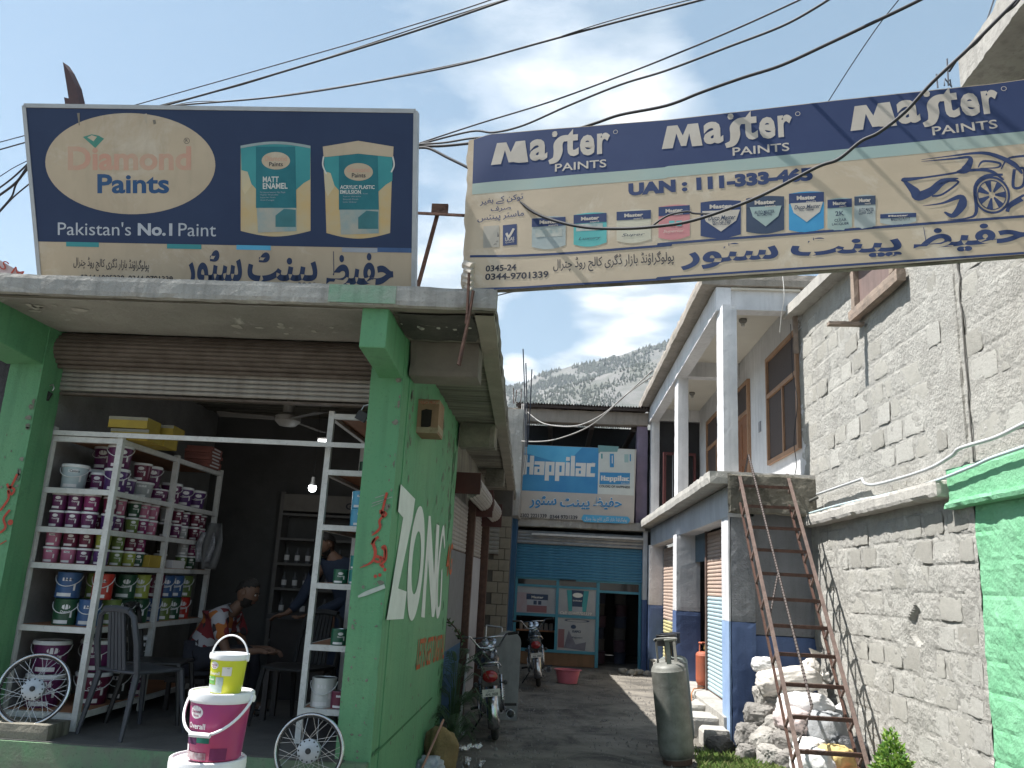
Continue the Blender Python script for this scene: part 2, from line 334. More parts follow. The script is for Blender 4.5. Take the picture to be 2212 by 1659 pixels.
cable_w = mat('weathered pale cable', (0.34, 0.33, 0.31), (0.24, 0.23, 0.22), 0.7, scale=3)
dirt = mat('trodden dirt', (0.225, 0.205, 0.175), (0.105, 0.096, 0.083), 0.97, scale=1.1, bump=1.0, bscale=13, speck=0.35, blotch=((0.045, 0.042, 0.04), 1.3, 0.47, 0.66))
navy = mat('navy print', (0.014, 0.030, 0.082), (0.019, 0.038, 0.095), 0.6, scale=2)
cream = mat('faded cream print', (0.52, 0.42, 0.30), (0.44, 0.35, 0.25), 0.65, scale=1.2, streak=0.16, blotch=((0.60, 0.53, 0.43), 2.5, 0.55, 0.75))
teal = mat('teal print', (0.035, 0.23, 0.25), (0.05, 0.29, 0.30), 0.6, scale=3)
white_p = mat('white print', (0.66, 0.64, 0.60), (0.6, 0.58, 0.54), 0.6, scale=3)
grey_p = mat('grey print', (0.36, 0.38, 0.42), (0.30, 0.32, 0.36), 0.6, scale=3)
ink = mat('black print', (0.025, 0.025, 0.035), (0.04, 0.04, 0.05), 0.6, scale=5)
pinkfade = mat('faded red print', (0.56, 0.30, 0.22), (0.52, 0.36, 0.26), 0.6, scale=5)
blue_p = mat('blue print', (0.035, 0.20, 0.42), (0.05, 0.25, 0.46), 0.6, scale=2)
blue2 = mat('mid blue print', (0.10, 0.40, 0.60), (0.07, 0.33, 0.55), 0.6, scale=2)
palegreen = mat('pale aqua print', (0.33, 0.47, 0.45), (0.30, 0.43, 0.42), 0.6, scale=2)
pinkp = mat('pink print', (0.55, 0.22, 0.24), (0.48, 0.18, 0.2), 0.6, scale=3)
redp = mat('red paint', (0.45, 0.06, 0.035), (0.36, 0.06, 0.035), 0.7, scale=6)
wall_white = mat('whitewashed wall', (0.66, 0.66, 0.67), (0.52, 0.52, 0.53), 0.85, scale=1.8, bump=0.25, bscale=30, streak=0.3, speck=0.12)
blue_dado = mat('blue dado paint', (0.075, 0.12, 0.25), (0.10, 0.15, 0.29), 0.7, scale=2.5, bump=0.2, speck=0.15, streak=0.3)
grey_wash = mat('rough grey render', (0.27, 0.275, 0.29), (0.17, 0.175, 0.19), 0.95, scale=3, bump=1.0, bscale=20, speck=0.5, streak=0.5)
wood_d = mat('varnished door wood', (0.27, 0.115, 0.05), (0.19, 0.075, 0.03), 0.45, scale=6, bump=0.1)
mesh_scr = mat('dark brown window mesh', (0.07, 0.05, 0.045), (0.055, 0.04, 0.035), 0.7, scale=40)
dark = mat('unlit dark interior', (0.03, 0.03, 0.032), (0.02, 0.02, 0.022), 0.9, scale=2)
mortar = mat('smeared mortar', (0.385, 0.375, 0.345), (0.30, 0.29, 0.265), 0.97, scale=4, bump=1.0, bscale=30, speck=0.3, streak=0.25)
block_m = mat('cement block', (0.50, 0.485, 0.44), (0.42, 0.41, 0.37), 0.97, scale=5, bump=1.0, bscale=45, speck=0.3)
mint = mat('mint green wall paint', (0.155, 0.41, 0.225), (0.20, 0.45, 0.27), 0.9, scale=3, bump=.7, bscale=30, speck=0.12)

# ================================================================== ground
def coords(a, b, step, far):
    c = list(np.arange(a, b + 1e-6, step)); k = step; x = a
    lo = []; hi = []; k = step
    while x > -far: k *= 1.55; x -= k; lo.append(x)
    x = b; k = step
    while x < far: k *= 1.55; x += k; hi.append(x)
    return list(reversed(lo)) + c + hi
gx = coords(-2.0, 3.2, 0.05, 3000); gy = coords(3.0, 18.6, 0.06, 3000)
vs = []; fs = []
for y in gy:
    for x in gx:
        near = 1.0 if -8 < x < 8 and -3 < y < 25 else 0.0
        w = Vector((x, y, 0)); z = near * (noise.noise(w * 1.3) * 0.022 + noise.noise(w * 5) * 0.009 + max(0, noise.noise(w * 17)) * 0.008) - 0.012
        vs.append((x, y, z))
nx = len(gx)
for j in range(len(gy) - 1):
    for i in range(nx - 1): fs.append((j * nx + i, j * nx + i + 1, (j + 1) * nx + i + 1, (j + 1) * nx + i))
g = MB(); g.add(vs, fs); tag(g.build('ground', dirt, smooth=2), kind='structure')

# ================================================================== paint shop on the left
shop = thing('shop_building', 'green fronted paint shop with open rolling shutter and raw concrete canopy', 'building', (-2.5, 5.7, 0))
O0 = Vector((-2.5, 5.7, 0))
def bp(parent):            # parts are modelled in world metres, so cancel the parent's own place
    def f(mb, name, mats, **k):
        o = mb.build(name, mats, parent, **k); o.matrix_parent_inverse = Matrix.Translation(-parent.location); return o
    return f
B = bp(shop)
B(MB().rbox(-4.6, -1.14, 5.6, 9.3, -0.1, 0.5, 0.12, 0.006), 'plinth', plinth_m)
B(MB().box(-4.5, -1.3, 5.62, 9.25, 0.49, 0.505), 'floor', floor_m)
B(MB().rbox(-3.2, -1.1, 5.05, 5.6, -0.05, 0.31, 0.1, 0.008), 'step', conc)
B(MB().rbox(-1.37, -1.13, 5.68, 6.0, -0.05, 3.38, 0.07, 0.004), 'pillar', green)
B(MB().rbox(-4.08, -3.82, 5.68, 5.95, 0.45, 3.38, 0.07, 0.005), 'pillar', green)
for x0, x1 in ((-1.31, -1.135), (-4.12, -3.83)):     # cantilever brackets under the canopy
    m = MB(); m.hexa([(x0, 5.03, 3.10), (x1, 5.03, 3.10), (x1, 5.7, 3.06), (x0, 5.7, 3.06), (x0, 5.03, 3.38), (x1, 5.03, 3.38), (x1, 5.7, 3.38), (x0, 5.7, 3.38)])
    B(m, 'bracket', green, bevel=0.008)
B(MB().rbox(-1.16, -1.12, 5.9, 9.1, -0.05, 3.38, 0.08, 0.004), 'side_wall', green)
B(MB().rbox(-1.155, -1.123, 8.62, 9.12, -0.05, 3.38, 0.05, 0.012, seed=3), 'side_pier', green_old)
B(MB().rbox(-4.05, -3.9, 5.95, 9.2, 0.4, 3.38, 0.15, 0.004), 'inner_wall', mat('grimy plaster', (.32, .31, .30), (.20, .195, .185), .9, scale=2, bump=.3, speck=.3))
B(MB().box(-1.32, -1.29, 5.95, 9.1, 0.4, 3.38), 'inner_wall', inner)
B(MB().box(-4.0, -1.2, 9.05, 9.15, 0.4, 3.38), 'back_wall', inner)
# canopy slab: board-marked underside, skew outer edge
def skew(y): return -0.44 - 0.033 * (y - 5.0)
n = 190; sv = []; sf = []
m = MB(); ys = [5.0 + i * 0.0772 for i in range(n)]
for i, y in enumerate(ys):
    dz = (0.014 if (i // 2) % 2 else 0.0) + noise.noise(Vector((y * 9, 1, 0))) * 0.01
    xr = skew(y) + noise.noise(Vector((y * 4, 0, 3))) * 0.015; e = 0.012 * abs(noise.noise(Vector((y * 8, 2, 3))))
    zt = 3.50 + noise.noise(Vector((y * 3, 5, 1))) * 0.01
    for j in range(12):
        x = -4.9 + (xr + 4.9) * j / 11; sv.append((x, y, 3.365 + dz + noise.noise(Vector((x * 4, y * 4, 0))) * 0.01))
    sv += [(xr + e, y, 3.40), (xr, y, zt), (-4.9, y, zt)]
for i in range(n - 1):
    for j in range(14): sf.append((i * 15 + j, (i + 1) * 15 + j, (i + 1) * 15 + j + 1, i * 15 + j + 1))
m.add(sv, sf); B(m, 'canopy_slab', conc_dark)
B(MB().rbox(-4.85, -1.16, 5.035, 5.80, 3.353, 3.364, .1, .002), 'canopy_soffit', mat('scarred soffit', (.37, .355, .32), (.24, .23, .205), .95, scale=1.3, bump=.5, bscale=20, speck=.3, blotch=((.52, .50, .46), 3.0, .6, .7)))
B(MB().rbox(-4.9, -0.425, 4.955, 5.03, 3.365, 3.505, 0.04, 0.008), 'canopy_edge', conc)
m = MB(); m.box(-1.52, -1.08, 4.947, 4.954, 3.375, 3.495); B(m, 'paint_patch', mat('thin green overpaint', (0.17, 0.31, 0.21), (0.28, 0.33, 0.27), 0.9, scale=5, mix=0.5, streak=.5, bump=.3))
m = MB(); q_ = [5.04 + .5 * i for i in range(27)]; vs_ = [(skew(y) - o + .012 * noise.noise(Vector((y * 3, o, 0))), y, z) for y in q_ for o, z in ((.005, 3.345), (.13, 3.345), (.13, 3.37), (.005, 3.37))]
m.add(vs_, [(i * 4 + j, i * 4 + (j + 1) % 4, i * 4 + 4 + (j + 1) % 4, i * 4 + 4 + j) for i in range(26) for j in range(4)]); B(m, 'soffit_edge_band', mat('plain edge plaster', (.30, .27, .22), (.23, .21, .17), .95, scale=3, bump=.4))
B(MB().rbox(-1.12, -0.60, 5.78, 6.05, 3.11, 3.38, 0.05, 0.008, 9), 'canopy_beam', mat('stained beam', (0.20, 0.175, 0.15), (0.13, 0.115, 0.10), 0.95, scale=2, bump=0.4))
# sooty patch of the soffit, a thin uneven skin of its own
m = MB(); pts = []
for i in range(22):
    a = 2 * math.pi * i / 22; r = 1 + 0.25 * noise.noise(Vector((math.cos(a) * 2, math.sin(a) * 2, 4)))
    pts.append((-0.85 + 0.27 * r * max(-1, min(1, 1.3 * math.cos(a))), 5.38 + 0.30 * r * max(-1, min(1, 1.3 * math.sin(a))), 3.352))
m.add(pts, [tuple(reversed(range(22)))]); B(m, 'soot_patch', soot)
for y0 in (8.9, 12.6, 16.0):
    B(MB().rbox(-1.1, skew(y0) - 0.12, y0, y0 + 0.25, 3.10, 3.38, 0.07, 0.01, y0), 'canopy_beam', conc_dark)
# rolling shutter over the shop front: coil housing, then the lowered slats
sh = B(MB().box(-3.82, -1.36, 5.93, 5.99, 2.895, 2.91), 'rolling_shutter', rust_shut)
def slats(parent, x0, x1, y, z0, z1, pitch, mt, name='slat', ax='x', depth=0.014, inv=None):
    k = int(round((z1 - z0) / pitch)); me = None
    for i in range(k):
        z = z0 + (i + 0.5) * pitch
        if me is None:
            m = MB(); q = [(0, -0.5), (0.35, -0.47), (0.85, -0.22), (1.0, 0.05), (0.8, 0.3), (0.3, 0.44), (0, 0.47), (-0.3, 0.47), (-0.3, -0.5)]
            for e in (0, 1): m.v += [((x1 - x0) * (e - 0.5), -depth * a, pitch * b) if ax == 'x' else (depth * a, (x1 - x0) * (e - 0.5), pitch * b) for a, b in q]
            nq = len(q); m.f += [(j, j + nq, (j + 1) % nq + nq, (j + 1) % nq) for j in range(nq)] + [tuple(range(nq)), tuple(range(2 * nq - 1, nq - 1, -1))]; m.mi = [0] * len(m.f)
            o = m.build(name, mt, parent); me = o.data
        else: o = inst(name, me, parent)
        o.location = ((x0 + x1) / 2, y, z) if ax == 'x' else (y, (x0 + x1) / 2, z)
        if inv: o.matrix_parent_inverse = inv
inv0 = Matrix.Translation(-O0)
slats(sh, -3.82, -1.36, 5.93, 2.925, 3.10, 0.036, grey_shut)
m = MB()
for i in range(9):      # the coil: bulging ribs
    a = i / 8; z = 3.10 + 0.235 * a; y = 5.90 - 0.13 * math.sin(math.pi * (0.10 + 0.75 * a))
    m.tube([(-3.84, y, z), (-1.34, y - 0.004, z)], 0.021, 8)
B(m, 'shutter_coil', rust_shut)
B(MB().box(-3.84, -1.34, 5.91, 6.05, 3.11, 3.36), 'shutter_housing', rust_shut)
def padlock(x, y, z, lab, s=1.0):
    t = thing('padlock', lab, 'padlock', (x, y, z), 0.0, 'padlocks hanging in the shutter lugs', rot=(0, R_(25), 0))
    MB().box(-0.032 * s, 0.032 * s, -0.012, 0.012, -0.055 * s, 0).build('lock_body', black, t, bevel=0.004)
    MB().tube([(-0.02 * s, 0, 0), (-0.02 * s, 0, 0.03 * s), (0, 0, 0.048 * s), (0.02 * s, 0, 0.03 * s), (0.02 * s, 0, 0.012 * s)], 0.005, 6).build('shackle', steel, t, smooth=True)
p = oY(105, 845, 5.8); padlock(p.x, 5.8, p.z, 'dark padlock hanging beside the left green pillar', 1.2)
p = oY(787, 890, 5.85); padlock(p.x, 5.85, p.z, 'dark padlock hanging by the right green pillar above the shelves', 1.3)
def chips(name, spots, place, mt, seed):
    rnd = random.Random(seed); m = MB()
    for (a, b, sa, sb, n, s0) in spots:
        for _ in range(n):
            ca, cb = a + rnd.gauss(0, sa), b + rnd.gauss(0, sb); s_ = s0 * rnd.uniform(.3, 1.3); k = rnd.randint(5, 8); el = rnd.uniform(.5, 2.2)
            q = [place(ca + s_ * math.cos(6.283 * i / k) * rnd.uniform(.6, 1.2) / el ** .5, cb + s_ * math.sin(6.283 * i / k) * rnd.uniform(.6, 1.2) * el ** .5) for i in range(k)]; m.add(q, [tuple(range(k))])
    o = B(m, name, mt); o['kind'] = 'stuff'
chipm = mat('bare render chip', (.24, .225, .19), (.10, .12, .085), .95, scale=30, bump=.4)
chips('peeled_paint', [(8.3, 2.6, .5, .3, 60, .03), (7.4, 3.1, .7, .1, 40, .03), (7.4, .4, .9, .3, 45, .02), (6.05, 2.75, .05, .2, 20, .03), (8.0, 1.3, .7, .6, 30, .012), (7.0, 1.6, .7, .8, 40, .008)], lambda a, b: (-1.1165, min(max(a, 5.95), 9.05), min(max(b, .02), 3.3)), chipm, 3)
chips('peeled_paint', [(-1.15, 2.6, .015, .4, 14, .02), (-1.25, 1.5, .06, .8, 34, .008), (-1.25, .7, .07, .3, 24, .010), (-1.30, 1.3, .04, .1, 10, .012)], lambda a, b: (min(max(a, -1.36), -1.14), 5.6735, b), chipm, 5)
chips('peeled_paint', [(-3.84, 2.7, .012, .3, 14, .022), (-3.93, 1.9, .06, .7, 20, .008)], lambda a, b: (min(max(a, -4.07), -3.83), 5.6735, b), chipm, 6)
chips('soffit_scar', [(-3.6, 5.2, .2, .06, 7, .05), (-1.9, 5.5, .3, .06, 9, .04), (-.85, 5.35, .14, .03, 7, .03)], lambda a, b: (-a * 0 + a, b, 3.3485), mat('pale soffit scar', (.50, .48, .43), (.36, .34, .30), .95, scale=20), 8)
# writing on the pillar and the side wall
wp = Panel((-1.119, 5.9, 1.0), (0, 1, 0), (0, 0, 1))
def W1(x, y): return wp.px(x, y)
whp = mat('white wall paint lettering', (0.70, 0.71, 0.68), (0.62, 0.63, 0.60), 0.7, scale=6, speck=0.1)
wp.lay = 0.003
def d7(c): return ((1200 + c[0] * .5906) / 1.736, (1900 + c[1] * .5906) / 1.736)
def d6(c): return ((1200 + c[0] * .6027) / 1.736, (1000 + c[1] * .6027) / 1.736)
zt = [d6((500, 1352)), d6((588, 1442)), d6((583, 1535))]
wp.poly([(865, 1046), (896, 1078), (890, 1123), (859, 1271), (878, 1278), (871, 1337), (834, 1339), (836, 1329), (870, 1118), (859, 1105)], whp)
a0 = W1(*d7((558, 300))); a1 = W1(*d7((655, 300))); top = W1(*d7((610, -20)))[1]; bot = W1(*d7((590, 722)))[1]
wp.ell((a0[0] + a1[0]) / 2 + 0.04, (top + bot) / 2, (a1[0] - a0[0]) / 2, (top - bot) / 2, whp, hole=0.55)
wp.poly([d7((640, 700)), d7((688, 58)), d7((700, 60)), d7((722, 430)), d7((738, 110)), d7((756, 120)), d7((733, 640)), d7((722, 700)), d7((708, 700)), d7((684, 330)), d7((662, 705))], whp)
wp.stroke([d7((790, 260)), d7((782, 150)), d7((766, 230)), d7((744, 460)), d7((742, 660)), d7((760, 640)), d7((770, 470)), d7((772, 400))], [0.05, 0.10, 0.10, 0.11, 0.11, 0.10, 0.09, 0.07], whp)
ob = mat('orange red wall lettering', (0.50, 0.10, 0.03), (0.38, 0.11, 0.04), 0.8, scale=9)
wp.text('4G', d7((795, 450)), d7((832, 430)), 0.34, ob, bold=0.01)
wp.text("LET'S GET DIGITAL", d7((606, 1040)), d7((782, 965)), 0.26, ob, bold=.01)
wp.stroke([d7((340, 1575)), d7((520, 1400)), d7((712, 1212))], 0.02, mat('old paint joint', (0.05, 0.17, 0.07), (0.04, 0.12, 0.05), 0.9), lay=0.6)
pl = thing('wall_lettering', 'white ZONG lettering painted large on the green side wall', 'lettering', (-1.119, 5.9, 1.0))
wp.mb.build('painted_letters', wp.mats, pl).matrix_parent_inverse = Matrix.Translation(-pl.location); wp.lt.build('lettering', wp.mats, pl).matrix_parent_inverse = Matrix.Translation(-pl.location)
pf = Panel((-1.2, 5.672, 1.0), (1, 0, 0), (0, 0, 1)); pf.lay = 0.003
w = 0.017
pf.stroke([d7((425, -90)), d7((392, 40)), d7((385, 20))], w, redp); pf.stroke([d7((405, 30)), d7((420, 48)), d7((402, 62)), d7((396, 40)), d7((412, 35))], w, redp)
pf.stroke([d7((402, 60)), d7((378, 90)), d7((382, 130)), d7((362, 158)), d7((328, 184))], [w, w, w, w, .004], redp)
pf.stroke([d7((372, 190)), d7((338, 225)), d7((352, 290)), d7((330, 350)), d7((255, 388))], [w, w * 1.3, w * 1.3, w, .004], redp); pf.stroke([d7((350, 200)), d7((325, 240))], w * .7, redp)
pf.stroke([d7((345, 345)), d7((380, 350)), d7((385, 320)), d7((405, 335)), d7((412, 280)), d7((396, 260)), d7((415, 255)), d7((418, 330)), d7((380, 375))], w, redp)
for c in ((368, 318), (398, 378), (412, 400), (352, 442), (380, 434)): a = pf.px(*d7(c)); pf.ell(a[0], a[1], .012, .012, redp, n=10)
pf.stroke([d7((242, 572)), d7((300, 548)), d7((412, 505))], [.012, .03, .028], mat('plaster smear', (0.5, 0.52, 0.48), (0.36, 0.42, 0.36), .9, scale=12)); pf.stroke([d7((326, 182 - 190 + 8)), d7((405, -32))], .004, plaster)
for (a, b) in (((330, -20), (460, -62)), ((350, -55), (412, -75))): pf.stroke([d7(a), d7(b)], .005, plaster)
pl2 = thing('wall_lettering', 'red brush written Urdu words on the right green pillar', 'lettering', (-1.2, 5.672, 1.0)); pf.mb.build('painted_letters', pf.mats, pl2).matrix_parent_inverse = Matrix.Translation(-pl2.location)
pq = Panel((-3.9, 5.672, 1.0), (1, 0, 0), (0, 0, 1)); pq.lay = 0.003
def d4(c): return ((c[0] * .3618) / 1.736, (1550 + c[1] * .3618) / 1.736)
pq.stroke([d4((180, 630)), d4((110, 770)), d4((75, 730))], w, redp); pq.stroke([d4((95, 760)), d4((150, 790)), d4((120, 840)), d4((88, 800)), d4((90, 880)), d4((40, 960)), d4((0, 1010))], w, redp)
pq.stroke([d4((105, 1000)), d4((40, 1090)), d4((60, 1180)), d4((0, 1240))], w, redp); a = pq.px(*d4((110, 1130))); pq.ell(a[0], a[1], .02, .02, redp); pq.stroke([d4((70, 1320)), d4((0, 1360))], .008, redp)
pl3 = thing('wall_lettering', 'faded red brush written Urdu words on the left green pillar', 'lettering', (-3.9, 5.672, 1.0)); pq.mb.build('painted_letters', pq.mats, pl3).matrix_parent_inverse = Matrix.Translation(-pl3.location)

# neighbour at the far left edge of the picture
nb = thing('shop_building', 'dark neighbouring shop glimpsed left of the left green pillar', 'building', (-5, 6, 0)); B = bp(nb)
B(MB().rbox(-5.6, -4.35, 6.5, 7.0, 0, 3.3, 0.12, 0.02), 'wall', mat('dark stone wall', (0.10, 0.10, 0.11), (0.06, 0.06, 0.07), .95, scale=4, bump=.8))
B(MB().box(-5.6, -4.1, 6.0, 9.3, -0.1, 0.45), 'plinth', conc_dark)
pn = Panel(oY(-40, 600, 6.2), (1, 0, 0), (0, 0.1, 1))
def d3(c): return (c[0] * .3618 / 1.736, (900 + c[1] * .3618) / 1.736)
nsb = thing('signboard', 'pale pink shop sign with red letters behind the canopy edge, far left', 'sign', pn.o)
# a sloping board seen edge-down behind the slab
m = MB(); q = [oY(-160, 470, 6.2), oY(52, 592, 6.2), oY(52, 640, 6.2), oY(-160, 640, 6.2)]; q2 = [p + Vector((0, .04, 0)) for p in q]
m.hexa([q[3], q[2], q2[2], q2[3], q[0], q[1], q2[1], q2[0]]); m.build('board', mat('faded pink board', (.55, .42, .42), (.48, .38, .38), .7), nsb).matrix_parent_inverse = Matrix.Translation(-pn.o)
pn2 = Panel(oY(0, 560, 6.19), oY(52, 590, 6.19) - oY(0, 560, 6.19), (0, 0, 1)); pn2.text('S Music', (-2, 578), (92, 632), .075, redp, bold=.0); pn2.lt.build('lettering', pn2.mats, nsb).matrix_parent_inverse = Matrix.Translation(-pn.o)

# ================================================================== the row of lock-ups down the alley
row = thing('lockup_row', 'row of lock-up shops with half lowered shutters behind the green wall', 'building', (-1.2, 11, 0)); B = bp(row)
def F7(c): return ((1500 + c[0] * .452) / 1.736, (1750 + c[1] * .452) / 1.736)
dim_blue = mat('blue painted pier', (0.03, 0.085, 0.16), (0.035, 0.10, 0.19), .8, scale=3, bump=.2, streak=.3)
B(MB().rbox(-1.35, -1.22, 9.12, 14.2, 0, 3.38, 0.15, 0.01), 'wall', conc_dark)
B(MB().box(-1.22, -1.16, 9.15, 9.3, 0, 2.6), 'pier', rust)
shl = B(MB().box(-1.19, -1.16, 9.35, 10.9, 2.0, 2.012), 'rolling_shutter', rust)
gs2 = mat('pale corrugated shutter', (0.33, 0.30, 0.275), (0.25, 0.225, 0.205), .6, metal=.25, scale=6)
slats(shl, 9.35, 10.9, -1.165, 2.02, 2.62, 0.05, gs2, ax='y')
B(MB().rbox(-1.17, -1.06, 10.95, 11.08, 0, 2.7, .08, .005), 'door_post', rust); B(MB().rbox(-1.17, -1.04, 13.2, 13.32, 0, 2.7, .08, .005), 'door_post', rust)
B(MB().box(-1.175, -1.15, 9.35, 10.9, 0.1, 0.9), 'door_panel', dim_blue); B(MB().box(-1.175, -1.15, 9.35, 10.9, 0.9, 2.0), 'door_panel', mat('grey door sheet', (.13, .13, .14), (.1, .1, .1), .6))
shl2 = B(MB().box(-1.19, -1.16, 11.1, 13.15, 2.0, 2.012), 'rolling_shutter', rust)
slats(shl2, 11.1, 13.15, -1.165, 2.02, 2.62, 0.05, gs2, ax='y')
B(MB().box(-1.175, -1.15, 11.1, 13.15, 0.1, 2.0), 'door_panel', mat('pale door sheet', (.33, .32, .33), (.27, .26, .27), .7, scale=3, speck=.3))
redbox = mat('dark red shutter housing', (0.075, 0.022, 0.018), (0.05, 0.018, 0.015), .7, scale=4)
for ya, yb, xb in ((9.25, 11.0, -0.86), (11.4, 13.0, -0.86)):
    B(MB().box(-1.16, xb, ya, ya + .03, 2.62, 2.86), 'housing_end', redbox); B(MB().box(-1.16, xb + .02, yb, yb + .03, 2.5, 2.86), 'housing_end', redbox)
    m = MB()
    for i in range(8): a = math.pi * (0.05 + 0.6 * i / 7); m.tube([(-1.0 - 0.0 + 0.13 * math.sin(a), ya + .04, 2.72 - 0.12 * math.cos(a)), (-1.0 + 0.13 * math.sin(a), yb, 2.72 - 0.12 * math.cos(a))], .028, 6)
    B(m, 'shutter_coil', gs2)
# return wall of cream blocks facing the street, and its narrow shutter
tile = mat('cream block', (.25, .215, .165), (.20, .17, .13), .9, scale=5, bump=.4)
B(MB().box(-1.12, -0.74, 14.06, 14.3, 0, 3.2), 'return_wall', mat('dark joint', (.09, .08, .07), (.07, .06, .05), .95))
me = None
for r in range(15):
    for c in range(2):
        x0 = -1.1 + c * .185 + (.09 if r % 2 else 0); x1 = min(x0 + .175, -.745)
        if x1 - x0 < .05: continue
        m = MB().box(-(x1 - x0) / 2, (x1 - x0) / 2, -.012, .012, -.085, .085)
        o = m.build('block', tile, row, bevel=.004); o.location = Vector(((x0 + x1) / 2, 14.055 + random.uniform(-.003, .003), .12 + r * .182)) - row.location
sh3 = B(MB().box(-1.12, -.93, 14.0, 14.03, 2.1, 2.11), 'rolling_shutter', rust); slats(sh3, -1.12, -.93, 13.99, 2.12, 2.6, .07, grey_shut)
B(MB().rbox(-1.15, -.9, 14.35, 18.1, 0, 3.2, .2, .01), 'wall', dim_blue); B(MB().rbox(-.93, -.80, 17.6, 18.15, 0, 3.0, .15, .006), 'pier', dim_blue)
B(MB().rbox(-1.5, -0.75, 17.2, 19.6, 3.0, 5.3, .2, .02), 'upper_wall', conc)
# ================================================================== shop at the head of the alley
hs = thing('end_shop', 'two storey shop closing the alley, blue half open shutter below a printed sign', 'building', (0.5, 18.2, 0)); B = bp(hs)
turq = mat('turquoise frame paint', (.05, .20, .28), (.06, .24, .32), .6, scale=5, speck=.2)
B(MB().rbox(-1.25, 1.95, 18.05, 18.5, 2.88, 3.06, .07, .012), 'ledge', conc)
B(MB().rbox(-1.2, 2.0, 18.15, 18.45, 5.22, 5.52, .08, .012), 'beam', mat('brown grey beam', (.33, .29, .25), (.25, .22, .19), .95, scale=2, bump=.5, speck=.3, streak=.4))
B(MB().rbox(-1.2, -.86, 18.2, 18.5, 3.06, 5.22, .1, .01), 'post', conc); B(MB().rbox(1.75, 2.0, 18.22, 18.5, 3.06, 5.22, .1, .01), 'post', mat('violet grey post', (.24, .19, .26), (.18, .15, .2), .9, scale=3, bump=.3))
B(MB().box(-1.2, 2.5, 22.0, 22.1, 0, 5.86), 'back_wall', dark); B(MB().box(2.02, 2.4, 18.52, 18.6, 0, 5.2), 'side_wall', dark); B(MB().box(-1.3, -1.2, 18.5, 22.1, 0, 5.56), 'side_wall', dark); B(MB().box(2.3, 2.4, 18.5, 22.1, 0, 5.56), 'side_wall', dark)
B(MB().box(-1.3, 2.4, 18.5, 22.1, 2.9, 3.05), 'upper_floor', conc_dark)
for i in range(4): B(MB().box(-1.2 + i * .95, -1.1 + i * .95, 18.4, 22, 5.12, 5.22), 'roof_joist', mat('dark joist', (.06, .045, .04), (.04, .03, .025), .8))
for x in (-.2, .5): B(MB().box(x, x + .6, 21.9, 21.95, 4.85, 4.95), 'daylight_panel', mat('glowing daylight panel', (.7, .74, .8), (.6, .66, .72), .9, emit=.5))  # solid glowing panels stand in for daylight coming through the back wall
# corrugated roof
m = MB(); k = 96; vs = []; 
for j, (y, z) in enumerate(((17.95, 5.60), (22.3, 5.95))):
    for i in range(k * 4 + 1): x = -.98 + 2.98 * i / (k * 4); vs.append((x, y, z + .018 * math.sin(2 * math.pi * i / 8)))
nk = k * 4 + 1; m.add(vs, [(i, i + 1, nk + i + 1, nk + i) for i in range(nk - 1)]); B(m, 'corrugated_roof', mat('rusty roof sheet', (.10, .065, .055), (.07, .05, .045), .8, metal=.2, scale=5))
B(MB().box(-.98, 2.0, 18.0, 18.06, 5.52, 5.575), 'fascia', mat('dark joist', (.06, .045, .04)))
# shutter, frame, posters, door
ob_ = MB(); ob_.box(-1.25, -.84, 18.25, 18.5, 0, 2.9); B(ob_, 'jamb', dim_blue); B(MB().rbox(1.92, 2.02, 18.2, 18.5, 1.45, 2.9, .1, .004), 'jamb', wall_white); B(MB().rbox(1.918, 2.022, 18.195, 18.5, 0, 1.45, .1, .004), 'jamb', blue_dado)
hsh = B(MB().box(-.84, 1.92, 18.34, 18.4, 1.76, 1.79), 'rolling_shutter', turq)
slats(hsh, -.84, 1.92, 18.33, 1.79, 2.51, .06, mat('blue shutter slat', (.035, .16, .27), (.05, .20, .32), .5, scale=4, speck=.1, streak=.15))
m = MB()
for i in range(4): m.tube([(-.84, 18.27 - .01 * i, 2.55 + .07 * i), (1.92, 18.27 - .01 * i, 2.55 + .07 * i)], .042, 8)
B(m, 'shutter_coil', mat('grey coil', (.34, .35, .36), (.24, .25, .26), .5, metal=.4, scale=6))
B(MB().box(-.5, 1.92, 18.10, 18.18, 2.70, 2.74), 'tube_light_tray', white_m)
B(MB().box(.15, .5, 18.3, 18.33, 1.755, 1.785), 'shutter_handle', black)
fr = MB(); y0, y1 = 18.36, 18.42
for x0, x1, z0, z1 in ((-.84, -.76, 0, 1.78), (.08, .14, .28, 1.78), (.95, 1.02, .0, 1.78), (1.86, 1.92, 0, 1.78), (-.76, .95, 1.60, 1.65), (1.02, 1.86, 1.55, 1.6), (-.76, .95, .99, 1.05), (-.76, .95, .26, .32)):
    B(MB().box(x0, x1, y0 + (.002 if x1 - x0 > .2 else 0), y1, z0, z1), 'frame_bar', turq)
B(MB().box(-.76, .95, 18.385, 18.41, 0, .26), 'kick_panel', mat('orange brown panel', (.20, .11, .06), (.15, .09, .05), .8, scale=6, streak=.4))
glass = mat('dusty shop glass', (.02, .022, .025), (.03, .03, .03), .08, scale=2, spec=.6)
for x0, x1, z0, z1 in ((-.76, .08, 1.65, 1.78), (.14, .95, 1.65, 1.78), (1.02, 1.86, 1.6, 1.78)): B(MB().box(x0, x1, 18.39, 18.40, z0, z1), 'glass_pane', glass)
pane_m = mat('poster grey', (.34, .35, .36), (.28, .29, .31), .5, scale=2)
for nm, x0, x1, z0, z1, mm in (('poster', -.76, .08, 1.05, 1.60, pane_m), ('poster', .14, .95, 1.05, 1.60, pane_m), ('poster', .14, .95, .32, .99, pane_m)):
    B(MB().box(x0, x1, 18.385, 18.395, z0, z1), nm, mm)
P = Panel((-.76, 18.384, 1.05), (1, 0, 0), (0, 0, 1)); P.lay = .003
